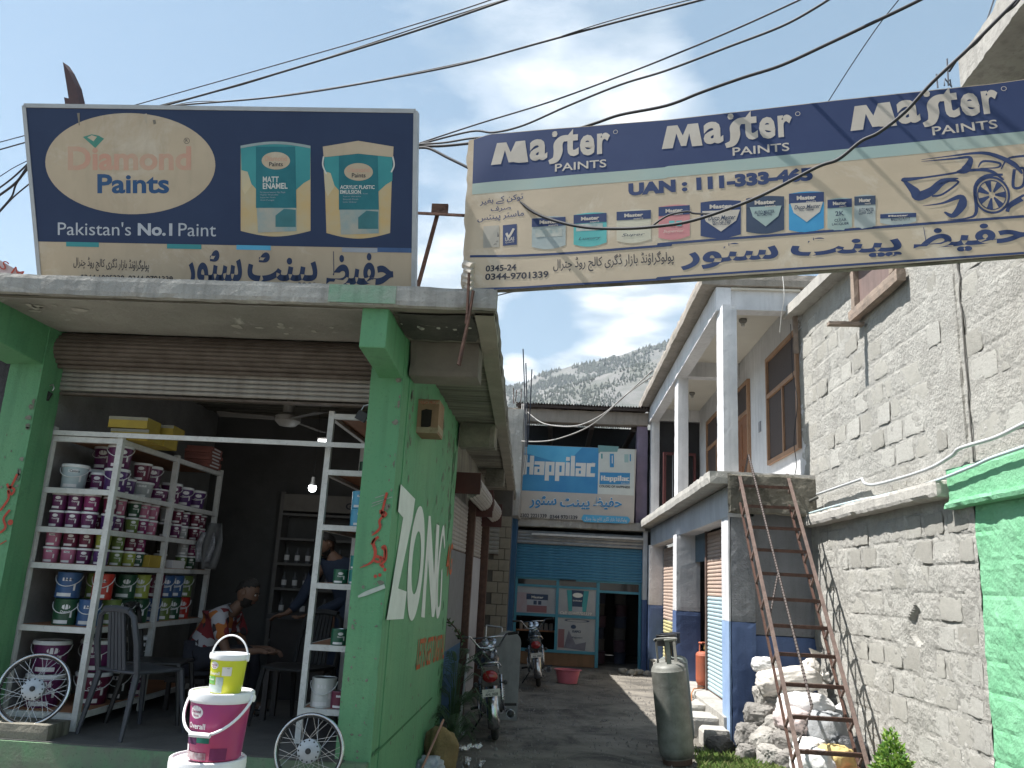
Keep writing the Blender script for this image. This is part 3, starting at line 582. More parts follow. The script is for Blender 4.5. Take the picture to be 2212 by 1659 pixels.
drk = mat('dark blue print', (.02, .04, .09), (.03, .05, .1), .5)
P.rect(0, 0, .3, .42, mat('pale rose print', (.33, .22, .24), (.34, .3, .32), .5, scale=3), 1)
P.rect(.22, .02, .65, .38, mat('dim rose', (.22, .09, .1), (.2, .1, .11), .5), 2); P.rect(.22, .16, .65, .28, grey_p, 3); P.rect(.2, .28, .67, .40, drk, 3); P.text('Master', (.31, .31), (.57, .31), .05, white_p, 4, .03, uv=True)
for x in (.36, .46): P.rect(x, .18, x + .07, .26, drk, 4)
P.poly([(1.07, .52), (1.55, .52), (1.50, .08), (1.12, .08)], teal, 2, True); P.poly([(1.18, .52), (1.44, .52), (1.40, .08), (1.20, .08)], drk, 3, True); P.ell(1.31, .42, .11, .05, white_p, 4); P.rect(1.2, .05, 1.42, .18, grey_p, 4)
P.text('DURASILK', (1.21, .29), (1.41, .29), .03, white_p, 5, .02, uv=True); P.text('Call: 03449701339', (.94, .01), (1.62, .01), .065, white_p, 6, .02, .2, uv=True)
P.ell(1.31, -.11, .27, .03, drk, 2, hole=.8); P.poly([(1.05, -.68), (1.14, -.32), (1.3, -.6), (1.52, -.54), (1.5, -.72)], mat('slate print', (.12, .12, .16), (.16, .16, .2), .5), 2, True); P.text('KAPCI', (1.22, -.36), (1.40, -.36), .05, drk, 3, .03, uv=True); P.text('Kapciart', (1.22, -.48), (1.44, -.48), .04, drk, 3, .01, uv=True)
P.ell(1.24, -.24, .06, .045, drk, 3, n=7); P.rect(.92, -.68, 1.05, -.3, mat('dim rose', (.22, .09, .1)), 2)
P.mb.build('poster_print', P.mats, hs).matrix_parent_inverse = Matrix.Translation(-hs.location); P.lt.build('lettering', P.mats, hs).matrix_parent_inverse = Matrix.Translation(-hs.location)
# shelf of tins behind the one clear pane, kegs inside the doorway
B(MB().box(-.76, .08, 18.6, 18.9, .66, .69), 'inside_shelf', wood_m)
for i in range(14):
    x = 1.1 + .38 * (i % 2) * 1.3 + random.uniform(-.03, .03); z = .0 + .26 * (i // 2)
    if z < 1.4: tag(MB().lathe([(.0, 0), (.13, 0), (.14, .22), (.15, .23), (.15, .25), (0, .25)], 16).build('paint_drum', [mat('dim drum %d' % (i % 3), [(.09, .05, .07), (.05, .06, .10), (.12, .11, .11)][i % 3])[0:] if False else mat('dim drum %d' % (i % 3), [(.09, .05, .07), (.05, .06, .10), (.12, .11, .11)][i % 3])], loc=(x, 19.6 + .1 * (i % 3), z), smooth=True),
        '%s paint drum in the %s stack inside the end shop doorway' % (['lowest', 'second lowest', 'middle', 'second highest', 'highest', 'top'][i // 2], 'right' if i % 2 else 'left'), 'drum', 'paint drums stacked in the end shop doorway')
for i in range(7):
    tag(MB().lathe([(.0, 0), (.045, 0), (.045, .13), (.03, .15), (0, .15)], 12).build('paint_tin', mat('pale tin', (.3, .25, .2), (.22, .2, .2)), loc=(-.66 + .11 * i, 18.7, .69), smooth=True), 'small pale tin on the shelf behind the clear pane, %s' % ('first second third fourth fifth sixth seventh'.split()[i] + ' from the left'), 'tin', 'tins behind the clear pane')
# the printed sign above
S = Panel((-.93, 17.98, 3.08), (1, 0, 0), (0, -.02, 1)); S.lay = .004
sb = thing('signboard', 'blue and cream Happilac signboard over the blue shutter at the alley head', 'sign', S.o)
tl, tr, brr, bl = S.px(1127, 960), S.px(1375, 965), S.px(1367, 1134), S.px(1118, 1108)
m = MB(); w_ = tr[0] - 0.0; hgt = tl[1]
m.hexa([S.P(0, -.03), S.P(w_ - .03, -.03), S.P(w_ - .03, -.03, -.05), S.P(0, -.03, -.05), S.P(.0, hgt), S.P(w_, hgt), S.P(w_, hgt, -.05), S.P(0, hgt, -.05)])
inv = Matrix.Translation(-sb.location)
m.build('board', mat('beige sign sheet', (.47, .42, .37), (.41, .37, .33), .45, scale=2), sb).matrix_parent_inverse = inv
def e8(c): return ((1850 + c[0] * .3617) / 1.736, (1550 + c[1] * .3617) / 1.736)
q = S.px(*e8((1080, 845)))
S.rect(0.0, q[1] + .02, q[0], hgt - .005, blue_p, 1); S.poly([(0, q[1] + .9), (q[0] * .6, q[1] + .62), (q[0] * .8, hgt - .01), (.0, hgt - .01)], blue2, 2, True)
S.rect(q[0], q[1] + .02, w_ - .04, hgt - .005, mat('off white sign sheet', (.55, .57, .53), (.5, .52, .49), .45), 1)
S.poly([e8((1085, 330)), e8((1300, 345)), e8((1285, 400)), e8((1110, 400)), e8((1090, 420))], mat('grey green print', (.13, .26, .26), (.16, .3, .3), .5), 2)
def blocky(S, word, p0, p1, h, m, lay):
    G = {'H': (1.0, [(0, 0, .36, 1), (.62, 0, 1, .98), (.3, .40, .7, .62)]), 'a': (.95, [(0, .52, .55, .70), (.5, 0, .95, .70), (0, 0, .6, .14), (0, 0, .3, .42), (.0, .3, .6, .42)]), 'p': (.9, [(0, -.28, .4, .70), (.35, .52, .9, .70), (.6, .0, .9, .70), (.35, 0, .9, .18)]),
         'i': (.4, [(0, 0, .4, .70), (.02, .78, .38, .98)]), 'l': (.4, [(0, 0, .4, 1.05)]), 'c': (.8, [(0, 0, .38, .70), (.3, .52, .8, .70), (.3, 0, .8, .18)])}
    tot = sum(G[c][0] + .08 for c in word) - .08; a = Vector(S.px(*p0)); b = Vector(S.px(*p1)); d = (b - a) / tot; nn = Vector((-(b - a).normalized().y, (b - a).normalized().x)) * h; x = 0
    for c in word:
        wd, rs = G[c]
        for i, (x0, z0, x1, z1) in enumerate(rs): S.poly([tuple(a + d * (x + X) + nn * Z) for X, Z in ((x0, z0), (x1, z0), (x1 + (.04 if c in 'Hac' else 0), z1), (x0 + .02, z1))], m, lay + i * .15, True)
        x += wd + .08
blocky(S, 'Happilac', e8((305, 632)), e8((1050, 660)), S.pxh(1240, 1013, 1055) * 1.0, white_p, 3)
S.text('TM', e8((1018, 525)), e8((1052, 527)), .03, white_p, 3, uv=False)
S.poly([e8((1105, 612)), e8((1418, 620)), e8((1412, 738)), e8((1100, 735))], blue_p, 3); blocky(S, 'Happilac', e8((1115, 698)), e8((1408, 704)), .11, white_p, 4)
S.text('PAINTS', e8((1325, 732)), e8((1405, 734)), .03, white_p, 5); S.text('COLORS OF HAPPINESS', e8((1098, 768)), e8((1415, 780)), .055, ink, 3, .02)
for c0, c1, mm in (((1118, 418), (1132, 470), teal), ((1208, 420), (1250, 560), blue_p), ((1228, 440), (1236, 520), white_p), ((1358, 425), (1400, 510), palegreen), ((1414, 425), (1426, 498), blue_p)): S.poly([e8(c0), e8((c1[0], c0[1])), e8(c1), e8((c0[0], c1[1]))], mm, 3.5 if mm is white_p else 3)
for ww, a, b in (('سٹور', (372, 985), (655, 985)), ('پینٹ', (692, 1010), (1000, 1010)), ('حفیظ', (1035, 995), (1330, 1005))):
    for k, (mm, bo) in enumerate(((white_p, .05), (blue_p, .022))): S.text(ww, e8(a), e8(b), S.pxh(1250, 1078, 1107) * .95, mm, 3 + k, bo, urdu=True)
S.text('0302 2221339', e8((275, 1078)), e8((553, 1085)), .085, ink, 3, .02); S.text('0344 9701339', e8((585, 1092)), e8((872, 1102)), .085, ink, 3, .02)
S.poly([e8((935, 1050)), e8((1395, 1072)), e8((1420, 1105)), e8((1395, 1145)), e8((940, 1128)), e8((912, 1090))], blue2, 3); S.text('پولوگراؤنڈ بازار ڈگری کالج روڈ چترال', e8((945, 1122)), e8((1385, 1138)), .11, white_p, 4, .008, urdu=True)
S.mb.build('printed_picture', S.mats, sb).matrix_parent_inverse = inv; S.lt.build('lettering', S.mats, sb).matrix_parent_inverse = inv

# ================================================================== white building with the verandah
vb = thing('verandah_building', 'whitewashed two storey building with blue dado and pillared upstairs verandah', 'building', (2.5, 14, 0)); B = bp(vb)
B(MB().rbox(1.84, 3.25, 10.0, 18.3, 2.96, 3.12, .1, .012), 'verandah_slab', conc_light)
B(MB().rbox(2.08, 2.34, 10.14, 18.2, 2.58, 2.95, .12, .004), 'lower_beam', wall_white)
B(MB().rbox(1.8, 3.4, 10.3, 18.5, 5.62, 5.80, .1, .014), 'roof_slab', mat('weathered roof edge', (.36, .32, .28), (.26, .235, .2), .95, scale=3, bump=.5, streak=.4, speck=.3))
B(MB().rbox(2.0, 2.2, 10.35, 18.3, 5.28, 5.61, .12, .004), 'upper_beam', wall_white)
B(MB().box(2.2, 3.1, 10.35, 18.3, 5.585, 5.61), 'ceiling', mat('cream ceiling', (.60, .57, .50), (.55, .52, .46), .9, scale=2))
for y in (10.4, 14.0, 18.0): B(MB().rbox(2.2, 3.1, y, y + .22, 5.32, 5.59, .12, .003), 'cross_beam', wall_white)
for y in (10.15, 14.0, 17.95):
    dp = .42 if y < 17 else .26; B(MB().rbox(2.045, 2.225, y, y + dp, 3.12, 5.3, .07, .003, y), 'column', wall_white)
    lw = 2.12 if y < 11 else 2.03
    B(MB().rbox(lw, 2.42 if y > 11 else 2.40, y, y + dp, 1.36, 2.6, .07, .004, y), 'column', wall_white if y > 11 else grey_wash)
    B(MB().rbox(lw - .003, 2.423 if y > 11 else 2.403, y - .003, y + dp + .003, -.05, 1.36, .07, .004, y), 'column_dado', blue_dado)
B(MB().rbox(2.088, 2.112, 10.153, 10.57, 1.36, 2.6, .08, .002), 'sunlit_column_face', wall_white); B(MB().rbox(2.086, 2.110, 10.150, 10.57, -.04, 1.36, .08, .002), 'sunlit_column_face', mat('sunlit blue dado', (.30, .42, .62), (.24, .35, .55), .8, scale=4, bump=.3, streak=.3))  # lighter skin on the sunny side: sunlight put into the white and blue
B(MB().rbox(3.1, 3.3, 10.35, 18.3, 3.12, 5.6, .15, .004), 'verandah_wall', wall_white)
B(MB().rbox(2.4, 3.12, 10.2, 10.42, 1.22, 2.95, .07, .012, 4), 'end_wall', mat('patchy grey render', (.24, .245, .26), (.17, .172, .18), .9, scale=1.5, bump=.4, speck=.35, streak=.4))
B(MB().rbox(2.4, 3.12, 10.197, 10.423, -.05, 1.22, .07, .012, 4), 'end_wall_dado', blue_dado)
B(MB().rbox(2.05, 3.12, 9.99, 10.03, 2.6, 3.1, .04, .02, 2), 'slab_end', conc_dark)
# ground floor lock-ups
B(MB().rbox(2.05, 3.1, 10.3, 18.2, -.05, .28, .12, .01), 'shop_floor', conc)
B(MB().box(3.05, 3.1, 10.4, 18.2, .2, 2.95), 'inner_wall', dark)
s1 = B(MB().box(2.34, 2.36, 10.45, 12.85, .28, .3), 'rolling_shutter', rust)
sl_a = mat('faded blue slat', (.50, .62, .66), (.40, .54, .60), .6, metal=.2, scale=3, speck=.2, streak=.2)
sl_b = mat('tan pink slat', (.56, .44, .36), (.48, .36, .30), .6, metal=.2, scale=3, speck=.2)
slats(s1, 10.45, 12.85, 2.34, .30, 1.62, .055, sl_a, ax='y'); slats(s1, 10.45, 12.85, 2.34, 1.62, 2.55, .055, sl_b, ax='y')
for o in s1.children: o.rotation_euler = (0, 0, math.pi)
B(MB().rbox(2.3, 2.38, 12.85, 12.93, .25, 2.6, .1, .003), 'shutter_rail', rust_l)
s2 = B(MB().box(2.34, 2.36, 14.4, 17.9, .28, .3), 'rolling_shutter', rust); sl_c = mat('yellowed slat', (.52, .48, .24), (.45, .40, .22), .6, scale=3, speck=.3)
slats(s2, 14.4, 17.9, 2.34, .30, 1.1, .065, sl_c, ax='y'); slats(s2, 14.4, 17.9, 2.34, 1.1, 2.5, .065, sl_b, ax='y')
for o in s2.children: o.rotation_euler = (0, 0, math.pi)
B(MB().box(2.34, 2.36, 12.93, 14.0, 2.15, 2.6), 'raised_shutter', mat('dull blue sheet', (.10, .16, .20), (.08, .13, .17), .6, streak=.4))
B(MB().box(2.55, 2.6, 12.95, 14.0, .3, .95), 'red_counter', mat('dark red counter', (.14, .02, .02), (.1, .02, .02), .5))
for i, (x0, y0, y1, z) in enumerate(((1.80, 12.4, 13.9, .27), (1.74, 11.5, 12.15, .25), (1.72, 10.6, 11.15, .22), (1.76, 10.0, 10.35, .18))):
    B(MB().rbox(x0, 2.07, y0, y1, -.05, z, .05, .014, i), 'step', conc_light)
# doors and windows upstairs
def window(y0, y1, z0, z1, mull, trans, name='window'):
    w = B(MB().box(3.085, 3.12, y0, y1, z0, z1), name, mesh_scr); t = .06
    for a, b, c, d in ((y0 - t, y0, z0 - t, z1 + t), (y1, y1 + t, z0 - t, z1 + t), (y0, y1, z1, z1 + t), (y0, y1, z0 - t, z0), (y0, y1, trans, trans + t)):
        o = MB().box(3.05, 3.095, a, b, c, d).build('frame', wood_m2, w)
    for q in mull: MB().box(3.06, 3.09, q, q + .05, z0, trans).build('mullion', wood_m2, w)
wood_m2 = mat('window frame wood', (.34, .20, .12), (.27, .155, .09), .6, scale=7)
window(10.55, 12.0, 3.58, 5.06, (11.2,), 4.5); window(15.2, 16.9, 3.58, 5.06, (15.9,), 4.5)
dd = B(MB().box(3.075, 3.11, 13.3, 14.05, 3.14, 4.55), 'door', wood_d); MB().box(3.07, 3.11, 13.3, 14.05, 4.62, 5.06).build('transom', mesh_scr, dd)
for a, b, c, d in ((13.22, 13.3, 3.12, 5.12), (14.05, 14.13, 3.12, 5.12), (13.3, 14.05, 4.55, 4.62), (13.3, 14.05, 5.06, 5.12)): MB().box(3.05, 3.1, a, b, c, d).build('frame', wood_m2, dd)
for z0, z1 in ((3.25, 3.75), (3.85, 4.45)):
    for y0 in (13.38, 13.72): MB().box(3.062, 3.08, y0, y0 + .25, z0, z1).build('door_panel', wood_d, dd, bevel=.008)
B(MB().box(3.088, 3.1, 12.55, 12.68, 4.12, 4.28), 'switch_board', mat('grey switch', (.3, .3, .32)))
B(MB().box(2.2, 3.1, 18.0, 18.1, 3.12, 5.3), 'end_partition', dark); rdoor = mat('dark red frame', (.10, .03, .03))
B(MB().box(2.3, 2.36, 17.85, 17.95, 3.12, 4.6), 'grille_frame', rdoor); B(MB().box(2.95, 3.0, 17.85, 17.95, 3.12, 4.6), 'grille_frame', rdoor); B(MB().box(2.36, 2.95, 17.85, 17.95, 4.55, 4.6), 'grille_frame', rdoor)
for x in (2.5, 2.65, 2.8): B(MB().box(x, x + .012, 17.9, 17.91, 3.12, 4.55), 'grille_bar', grey_p)
for (x, y) in ((1605, 690), (1495, 848)):
    p = oZ(x, y, 5.58); t = thing('ceiling_lamp', 'small bulb holder on the verandah ceiling, %s' % ('nearest the banner' if y < 700 else 'between the second and third column'), 'lamp', (p.x, p.y, 5.585), 0, 'bulb holders on the verandah ceiling')
    MB().lathe([(.055, 0), (.06, -.03), (.04, -.06), (.02, -.07), (0, -.07)], 14).build('bulb_holder', mat('grey holder', (.25, .24, .22)), t, smooth=True); MB().lathe([(.0, -.12), (.025, -.11), (.03, -.09), (.02, -.07), (.02, -.06)], 12).build('bulb', mat('unlit glass bulb', (.5, .5, .48), None, .1), t, smooth=True)
# iron starter bars on the roofs
def rods(name, label, lst, X=None, Y=None, r=.008, group=None, mt=None):
    for i, (a, b) in enumerate(lst):
        f = (lambda p: oX(p[0], p[1], X)) if X else (lambda p: oY(p[0], p[1], Y)); p0, p1 = f(a), f(b); mid = (p0 + p1) / 2 + Vector((.01, 0, 0))
        o = MB().tube([p0 - p0, mid - p0, p1 - p0], r, 5).build(name, mt or rust, loc=p0); tag(o, label % ('first second third fourth fifth sixth seventh'.split()[i] + ' from the left'), 'rebar', group)
rods('starter_bar', 'iron bar on the roof corner left of corrugated roof, %s', [((1109, 872), (1109, 838)), ((1112, 872), (1116, 842)), ((1124, 872), (1126, 840))], Y=18.9, r=.010, group='starter bars on the far roof corner')
rods('starter_bar', 'tall iron bar beside the end shop post, %s', [((1136, 965), (1130, 754)), ((1139, 965), (1136, 784)), ((1140, 960), (1149, 798))], Y=16.5, r=.013, group='tall bars by the end shop post', mt=mat('blue black bar', (.03, .035, .05)))

# ================================================================== cement block building on the right
bb = thing('block_building', 'rough unplastered cement block building with mint green painted corner on the right', 'building', (3.4, 8, 0)); B = bp(bb)
WX = 3.10
def wall_sheet(y0, y1, z0, z1, step, amp, seed, mt, hole=None):
    ny = int((y1 - y0) / step); nz = int((z1 - z0) / step); vs = []; fs = []
    for j in range(nz + 1):
        for i in range(ny + 1):
            y = y0 + (y1 - y0) * i / ny; z = z0 + (z1 - z0) * j / nz; w = Vector((seed, y, z))
            d = noise.fractal(w * 3.0, 1.0, 2.0, 6) * amp * .5 + abs(noise.noise(w * 14)) * amp * .30 - amp * .22 * max(0, 1 - abs((z % .222) - .21) / .03) * (noise.noise(w * 2.3) > -.1)
            if hole: 
                r = math.hypot((y - hole[0]) / hole[2], (z - hole[1]) / hole[3]) + .3 * noise.noise(w * 9)
                if r < 1: d -= .10 * (1 - r * r)
            vs.append((WX - d, y, z))
    for j in range(nz):
        for i in range(ny): a = j * (ny + 1) + i; fs.append((a, a + ny + 1, a + ny + 2, a + 1))
    return MB().add(vs, fs)
B(wall_sheet(6.22, 10.5, 2.6, 5.5, .025, .022, 1.0, mortar), 'upper_wall', mortar)
B(wall_sheet(6.28, 10.5, -.1, 2.55, .02, .032, 7.0, mortar, hole=(7.42, 1.5, .14, .16)), 'lower_wall', mortar)
B(wall_sheet(3.0, 6.22, 2.6, 5.5, .03, .022, 11.0, mortar), 'upper_wall', mortar)
B(MB().box(3.14, 3.6, 2.9, 10.45, -.1, 5.5), 'wall_core', mortar)
m = wall_sheet(3.0, 6.28, -.1, 2.42, .03, .035, 15.0, mint); B(m, 'painted_wall', mint)
m = MB(); m.rbox(3.045, 3.14, 3.0, 6.6, 2.42, 2.72, .05, .02, 21); B(m, 'painted_band', mint)
B(MB().rbox(2.97, 3.14, 6.6, 10.45, 2.50, 2.64, .045, .014, 5), 'ledge', conc_light)
B(MB().rbox(3.01, 3.13, 3.0, 6.6, 2.40, 2.47, .05, .014, 6), 'ledge', mint)
# pilaster strip and crack
m = MB(); vs = []
B(MB().rbox(3.078, 3.12, 6.30, 6.56, 2.7, 5.45, .04, .010, 8), 'pilaster', mortar)
B(MB().tube([(3.085, 6.21 + .03 * noise.noise(Vector((0, 0, i * .9))), 2.72 + i * .09) for i in range(30)], [.007 + .006 * abs(noise.noise(Vector((i, 0, 0)))) for i in range(30)], 5), 'crack', mat('dark crack', (.12, .115, .105)))
# the blocks themselves, proud of the mortar
cnt = 0; bm_cache = {}
block_b = mat('cement block darker', (0.43, 0.415, 0.375), (0.36, 0.35, 0.315), 0.97, scale=6, bump=1.0, bscale=40, speck=0.4); block_c = mat('cement block pale', (0.56, 0.55, 0.51), (0.47, 0.46, 0.42), 0.97, scale=7, bump=1.0, bscale=45, speck=0.25, blotch=((.33, .32, .29), 9, .55, .68))
def block(y, z, wd, h, d, s):
    key = s % 10
    if key not in bm_cache:
        bmm = bmesh.new(); bmesh.ops.create_cube(bmm, size=1); bmesh.ops.subdivide_edges(bmm, edges=bmm.edges[:], cuts=4, use_grid_fill=True)
        for v in bmm.verts:
            k = Vector((v.co.x, v.co.y, v.co.z)); cn = sum(1 for a in (v.co.y, v.co.z) if abs(a) > .4)
            q_ = noise.noise_vector(k * 4 + Vector((key * 7.3, 0, 0))); v.co.y += q_.y * .05; v.co.z += q_.z * .09; v.co.x += q_.x * .25
            if cn == 2: v.co.y *= .97; v.co.z *= .95
            if cn >= 1 and v.co.x < 0: v.co.x += .5 * abs(noise.noise(k * 5 + Vector((0, key, 0))))
        me = bpy.data.meshes.new('block'); bmm.to_mesh(me); bmm.free(); me.materials.append([block_m, block_b, block_c][key % 3]); me.polygons.foreach_set('use_smooth', [True] * len(me.polygons)); bm_cache[key] = me
    o = inst('block', bm_cache[key], bb, Vector((WX - d, y, z)) - bb.location, (random.uniform(-.03, .03), random.uniform(-.02, .02), random.uniform(-.02, .02)), (.016, wd, h))
for ri in range(25):
    z = .10 + ri * .222
    if 2.36 < z < 2.76: continue
    y = (6.36 if z < 2.5 else 6.62) - (ri % 2) * .17
    while y < 10.35:
        wd = random.uniform(.34, .40); ya, yb = max(y, 6.32 if z < 2.5 else 6.6), min(y + wd, 10.42); y += wd + .028
        if yb - ya < .1: continue
        if (abs((ya + yb) / 2 - 7.42) < .28 and abs(z - 1.5) < .2) or (6.9 < ya < 8.3 and z > 4.25) or (z > 5.15): continue
        if random.random() < (.86 if z < 2.5 else .62) and cnt < 292:
            block((ya + yb) / 2, z + random.uniform(-.01, .01), (yb - ya) - random.uniform(.0, .07), .185 + random.uniform(-.03, .01), random.uniform(-.008, .0), random.randint(0, 99)); cnt += 1
for ri in range(11):
    y = 5.0 + (ri % 2) * .17
    while y < 6.0:
        if random.random() < .6 and cnt < 299: block(y + .18, 2.95 + ri * .222, .36, .18, -.005, random.randint(0, 99)); cnt += 1
        y += .40
# roof slab of the block building
def slab_poly(name, pts, th, mt, seed=0):
    m = MB(); a, b = pts; k = 40; vs = []; fs = []
    for i in range(k + 1):
        p = a.lerp(b, i / k); e = noise.noise(Vector((i * .4, seed, 0))) * .012
        vs += [(p.x + e, p.y, p.z), (p.x + e * .5, p.y, p.z + th), (3.7, p.y, p.z + th), (3.7, p.y, p.z)]
    for i in range(k):
        for j in range(4): fs.append((i * 4 + j, i * 4 + (j + 1) % 4, (i + 1) * 4 + (j + 1) % 4, (i + 1) * 4 + j))
    fs += [(3, 2, 1, 0), tuple(k * 4 + j for j in range(4))]
    m.add(vs, fs); return B(m, name, mt)
slab_poly('roof_slab', (oX(1690, 690, 2.92), oX(1900, 492, 2.92)), .13, conc_light)
slab_poly('parapet_slab', (oX(2075, 190, 2.7), oX(2260, -60, 2.7)), .22, conc, 3)
m = MB(); a = oX(2120, 190, 2.85); m.hexa([(2.9, 3.2, 5.3), (3.6, 3.2, 5.3), (3.6, a.y, 5.3), (2.9, a.y, 5.3), (2.9, 3.2, 7.2), (3.6, 3.2, 7.2), (3.6, a.y, 5.9), (2.9, a.y, 5.6)]); B(m, 'parapet_wall', mortar)
# the tilted timber window
wt = [oX(*p, 3.06) for p in ((1850, 560), (1866, 688), (1950, 605), (1950, 540))]
w_ = B(MB().box(3.05, 3.09, 7.30, 8.18, 4.62, 5.5), 'window', mat('brown curtain', (.20, .14, .125), (.15, .11, .10), .8, scale=4, streak=.4))
oldw = mat('old grey timber', (.30, .23, .18), (.20, .16, .13), .85, scale=8, bump=.4)
for nm, a, b, c, d in (('sill', 7.12, 8.38, 4.5, 4.62), ('frame', 7.2, 7.3, 4.62, 5.4), ('frame', 8.18, 8.28, 4.55, 5.4)): MB().rbox(2.99, 3.08, a, b, c, d, .08, .006).build(nm, oldw, w_)
o = MB().rbox(-.34, .02, -.045, .045, -.02, .02, .06, .004).build('timber_peg', oldw, loc=(3.06, 8.2, 4.43)); tag(o, 'grey timber peg sticking out of the block wall below the window', 'peg')
tag(MB().rbox(-.03, .03, -.03, .03, -.55, .0, .06, .006).build('timber_batten', oldw, loc=(3.04, 10.42, 5.3)), 'broken brown batten at the block wall edge below the roof slab', 'batten')

# ================================================================== mountains
pt = mat('pale scree', (.175, .168, .158), (.13, .127, .12), .95, scale=.02, bump=0, blotch=((.095, .10, .085), .014, .46, .6))
tree_m = mat('far conifer', (.06, .072, .055), (.075, .085, .065), .95, scale=.05)
def ridge(name, prof, dist, base_y, seed, amp):
    xs = np.linspace(-1500, 1900, 300); P_ = sorted([((oY(x, y, dist)).x, (oY(x, y, dist)).z) for x, y in prof]); top = np.interp(xs, [p[0] for p in P_], [p[1] for p in P_])
    vs = []; nr = 70
    H_ = {}
    for j in range(nr + 1):
        t = j / nr
        for i, x in enumerate(xs):
            w = Vector((x * .004, t * 3.2, seed)); h = top[i] * (1 - t) ** 1.15 + (noise.fractal(w, 1.0, 2.0, 6) * amp) * math.sin(math.pi * min(1, t * 1.0)) - 2 * t
            if t == 0: h = top[i] + noise.noise(Vector((x * .02, seed, 0))) * 5
            vs.append((x, dist - (dist - base_y) * t, max(h, -.9)))
    nx_ = len(xs); fs = [(j * nx_ + i, (j + 1) * nx_ + i, (j + 1) * nx_ + i + 1, j * nx_ + i + 1) for j in range(nr) for i in range(nx_ - 1)]
    m = MB(); m.add(vs, fs); tag(m.build(name, pt, smooth=2), kind='structure'); return vs, nx_, nr
def forest(label, grid, count, seed, smin, smax, xr, thr):
    rnd = random.Random(seed); vs, nx_, nr = grid; m = MB(); k = 0; tries = 0
    while k < count and tries < count * 12:
        tries += 1; i = rnd.uniform(0, nx_ - 2); j = rnd.uniform(0, nr * .62); i0, j0 = int(i), int(j); a = Vector(vs[j0 * nx_ + i0]); b = Vector(vs[(j0 + 1) * nx_ + i0 + 1]); p = a.lerp(b, rnd.random()); p.x = a.x + (i - i0) * (b.x - a.x)
        if not (xr[0] < p.x < xr[1]): continue
        if noise.noise(Vector((p.x * .011, j * .22, seed))) + rnd.uniform(-.25, .25) < thr: continue
        h = rnd.uniform(smin, smax); r = h * rnd.uniform(.28, .42); ang = rnd.random() * 6
        q = [p + Vector((r * math.cos(ang + 2.094 * t), r * math.sin(ang + 2.094 * t), h * rnd.uniform(.05, .2))) for t in range(3)] + [p + Vector((rnd.uniform(-.2, .2) * r, 0, h)), p + Vector((0, 0, -1))]
        m.add(q, [(0, 1, 3), (1, 2, 3), (2, 0, 3), (1, 0, 4), (2, 1, 4), (0, 2, 4)]); k += 1
    o = m.build('forest', tree_m); tag(o, label, 'forest', kind='stuff')
R1 = [(300, 960), (700, 905), (1000, 855), (1091, 838), (1133, 828), (1167, 808), (1235, 791), (1320, 774), (1387, 752), (1438, 740), (1600, 690), (1850, 640), (2300, 700), (2800, 900)]
R2 = [(400, 1060), (900, 960), (1080, 905), (1142, 862), (1201, 840), (1276, 818), (1337, 800), (1420, 775), (1600, 740), (2200, 800), (2700, 980)]
HZ_TOP = 0
g1 = ridge('mountain', R1, 2600, 1500, 3.3, 120); g2 = ridge('hill', R2, 1700, 700, 8.1, 70)
HZ_TOP = max(max(v[2] for v in g1[0]), max(v[2] for v in g2[0]))
forest('dark conifers scattered over the upper ridge of the far mountain', g1, 12000, 2, 7, 15, (-350, 700), -.05)
forest('dark conifers dotted over the nearer mountain shoulder', g2, 9000, 5, 4, 8.5, (-250, 480), .0)
# ================================================================== signs over the street
def inv_of(o): return Matrix.Translation(-o.location)
def keep(o, parent): o.matrix_parent_inverse = inv_of(parent); return o
D = Panel((-3.74, 5.35, 3.30), (1, 0, 0), (0, -.40, 1.45)); D.lay = .0009
ds = thing('signboard', 'large navy and beige Diamond Paints board standing on the canopy', 'sign', D.o)
TL, TR = D.px(52, 228), D.px(898, 240); BR = D.px(893, 620); BL = D.px(85, 590)
def edge(b, l=True):
    p, q = (TL, BL) if l else (TR, BR); t = (b - q[1]) / (p[1] - q[1]); return q[0] + (p[0] - q[0]) * t
m = MB(); z0 = 0.0; A = (edge(.225), .225); Bq = (edge(.225, False), .225)
m.hexa([D.P(*A), D.P(*Bq), D.P(*Bq, -.06), D.P(*A, -.06), D.P(*TL), D.P(*TR), D.P(*TR, -.06), D.P(*TL, -.06)]); keep(m.build('board', cream, ds), ds)
fm = mat('grey frame', (.45, .46, .47), (.36, .37, .38), .5, metal=.3)
def bar3(a, b, w, t, mt, name, parent):
    d = (b - a); k = d.normalized(); n_ = D.n; s_ = k.cross(n_).normalized() * w; m = MB(); h = n_ * t
    m.hexa([a - s_ - h, a + s_ - h, b + s_ - h, b - s_ - h, a - s_ + h, a + s_ + h, b + s_ + h, b - s_ + h]); return keep(m.build(name, mt, parent), parent)
for a, b in ((A, TL), (TL, TR), (TR, Bq)): bar3(D.P(*a, -.03), D.P(*b, -.03), .014, .036, fm, 'frame', ds)
def c1(c): return (c[0] * .3819, c[1] * .3819)
def c2(c): return (691.2 + c[0] * .3819, c[1] * .3819)
def c3_(c): return (1440 + c[0] * .3819, c[1] * .3819)
lb, rb = D.px(*c1((215, 1366))), D.px(896, 537)
D.poly([lb, rb, (TR[0] - .015, TR[1] - .015), (TL[0] + .015, TL[1] - .015)], navy, 1, True)
e0 = D.px(*c1((257, 920))); e1 = D.px(*c1((1219, 930))); et = D.px(*c1((735, 640))); eb = D.px(*c1((735, 1212)))
D.ell((e0[0] + e1[0]) / 2, (et[1] + eb[1]) / 2, (e1[0] - e0[0]) / 2, (et[1] - eb[1]) / 2, cream, 2, 64)
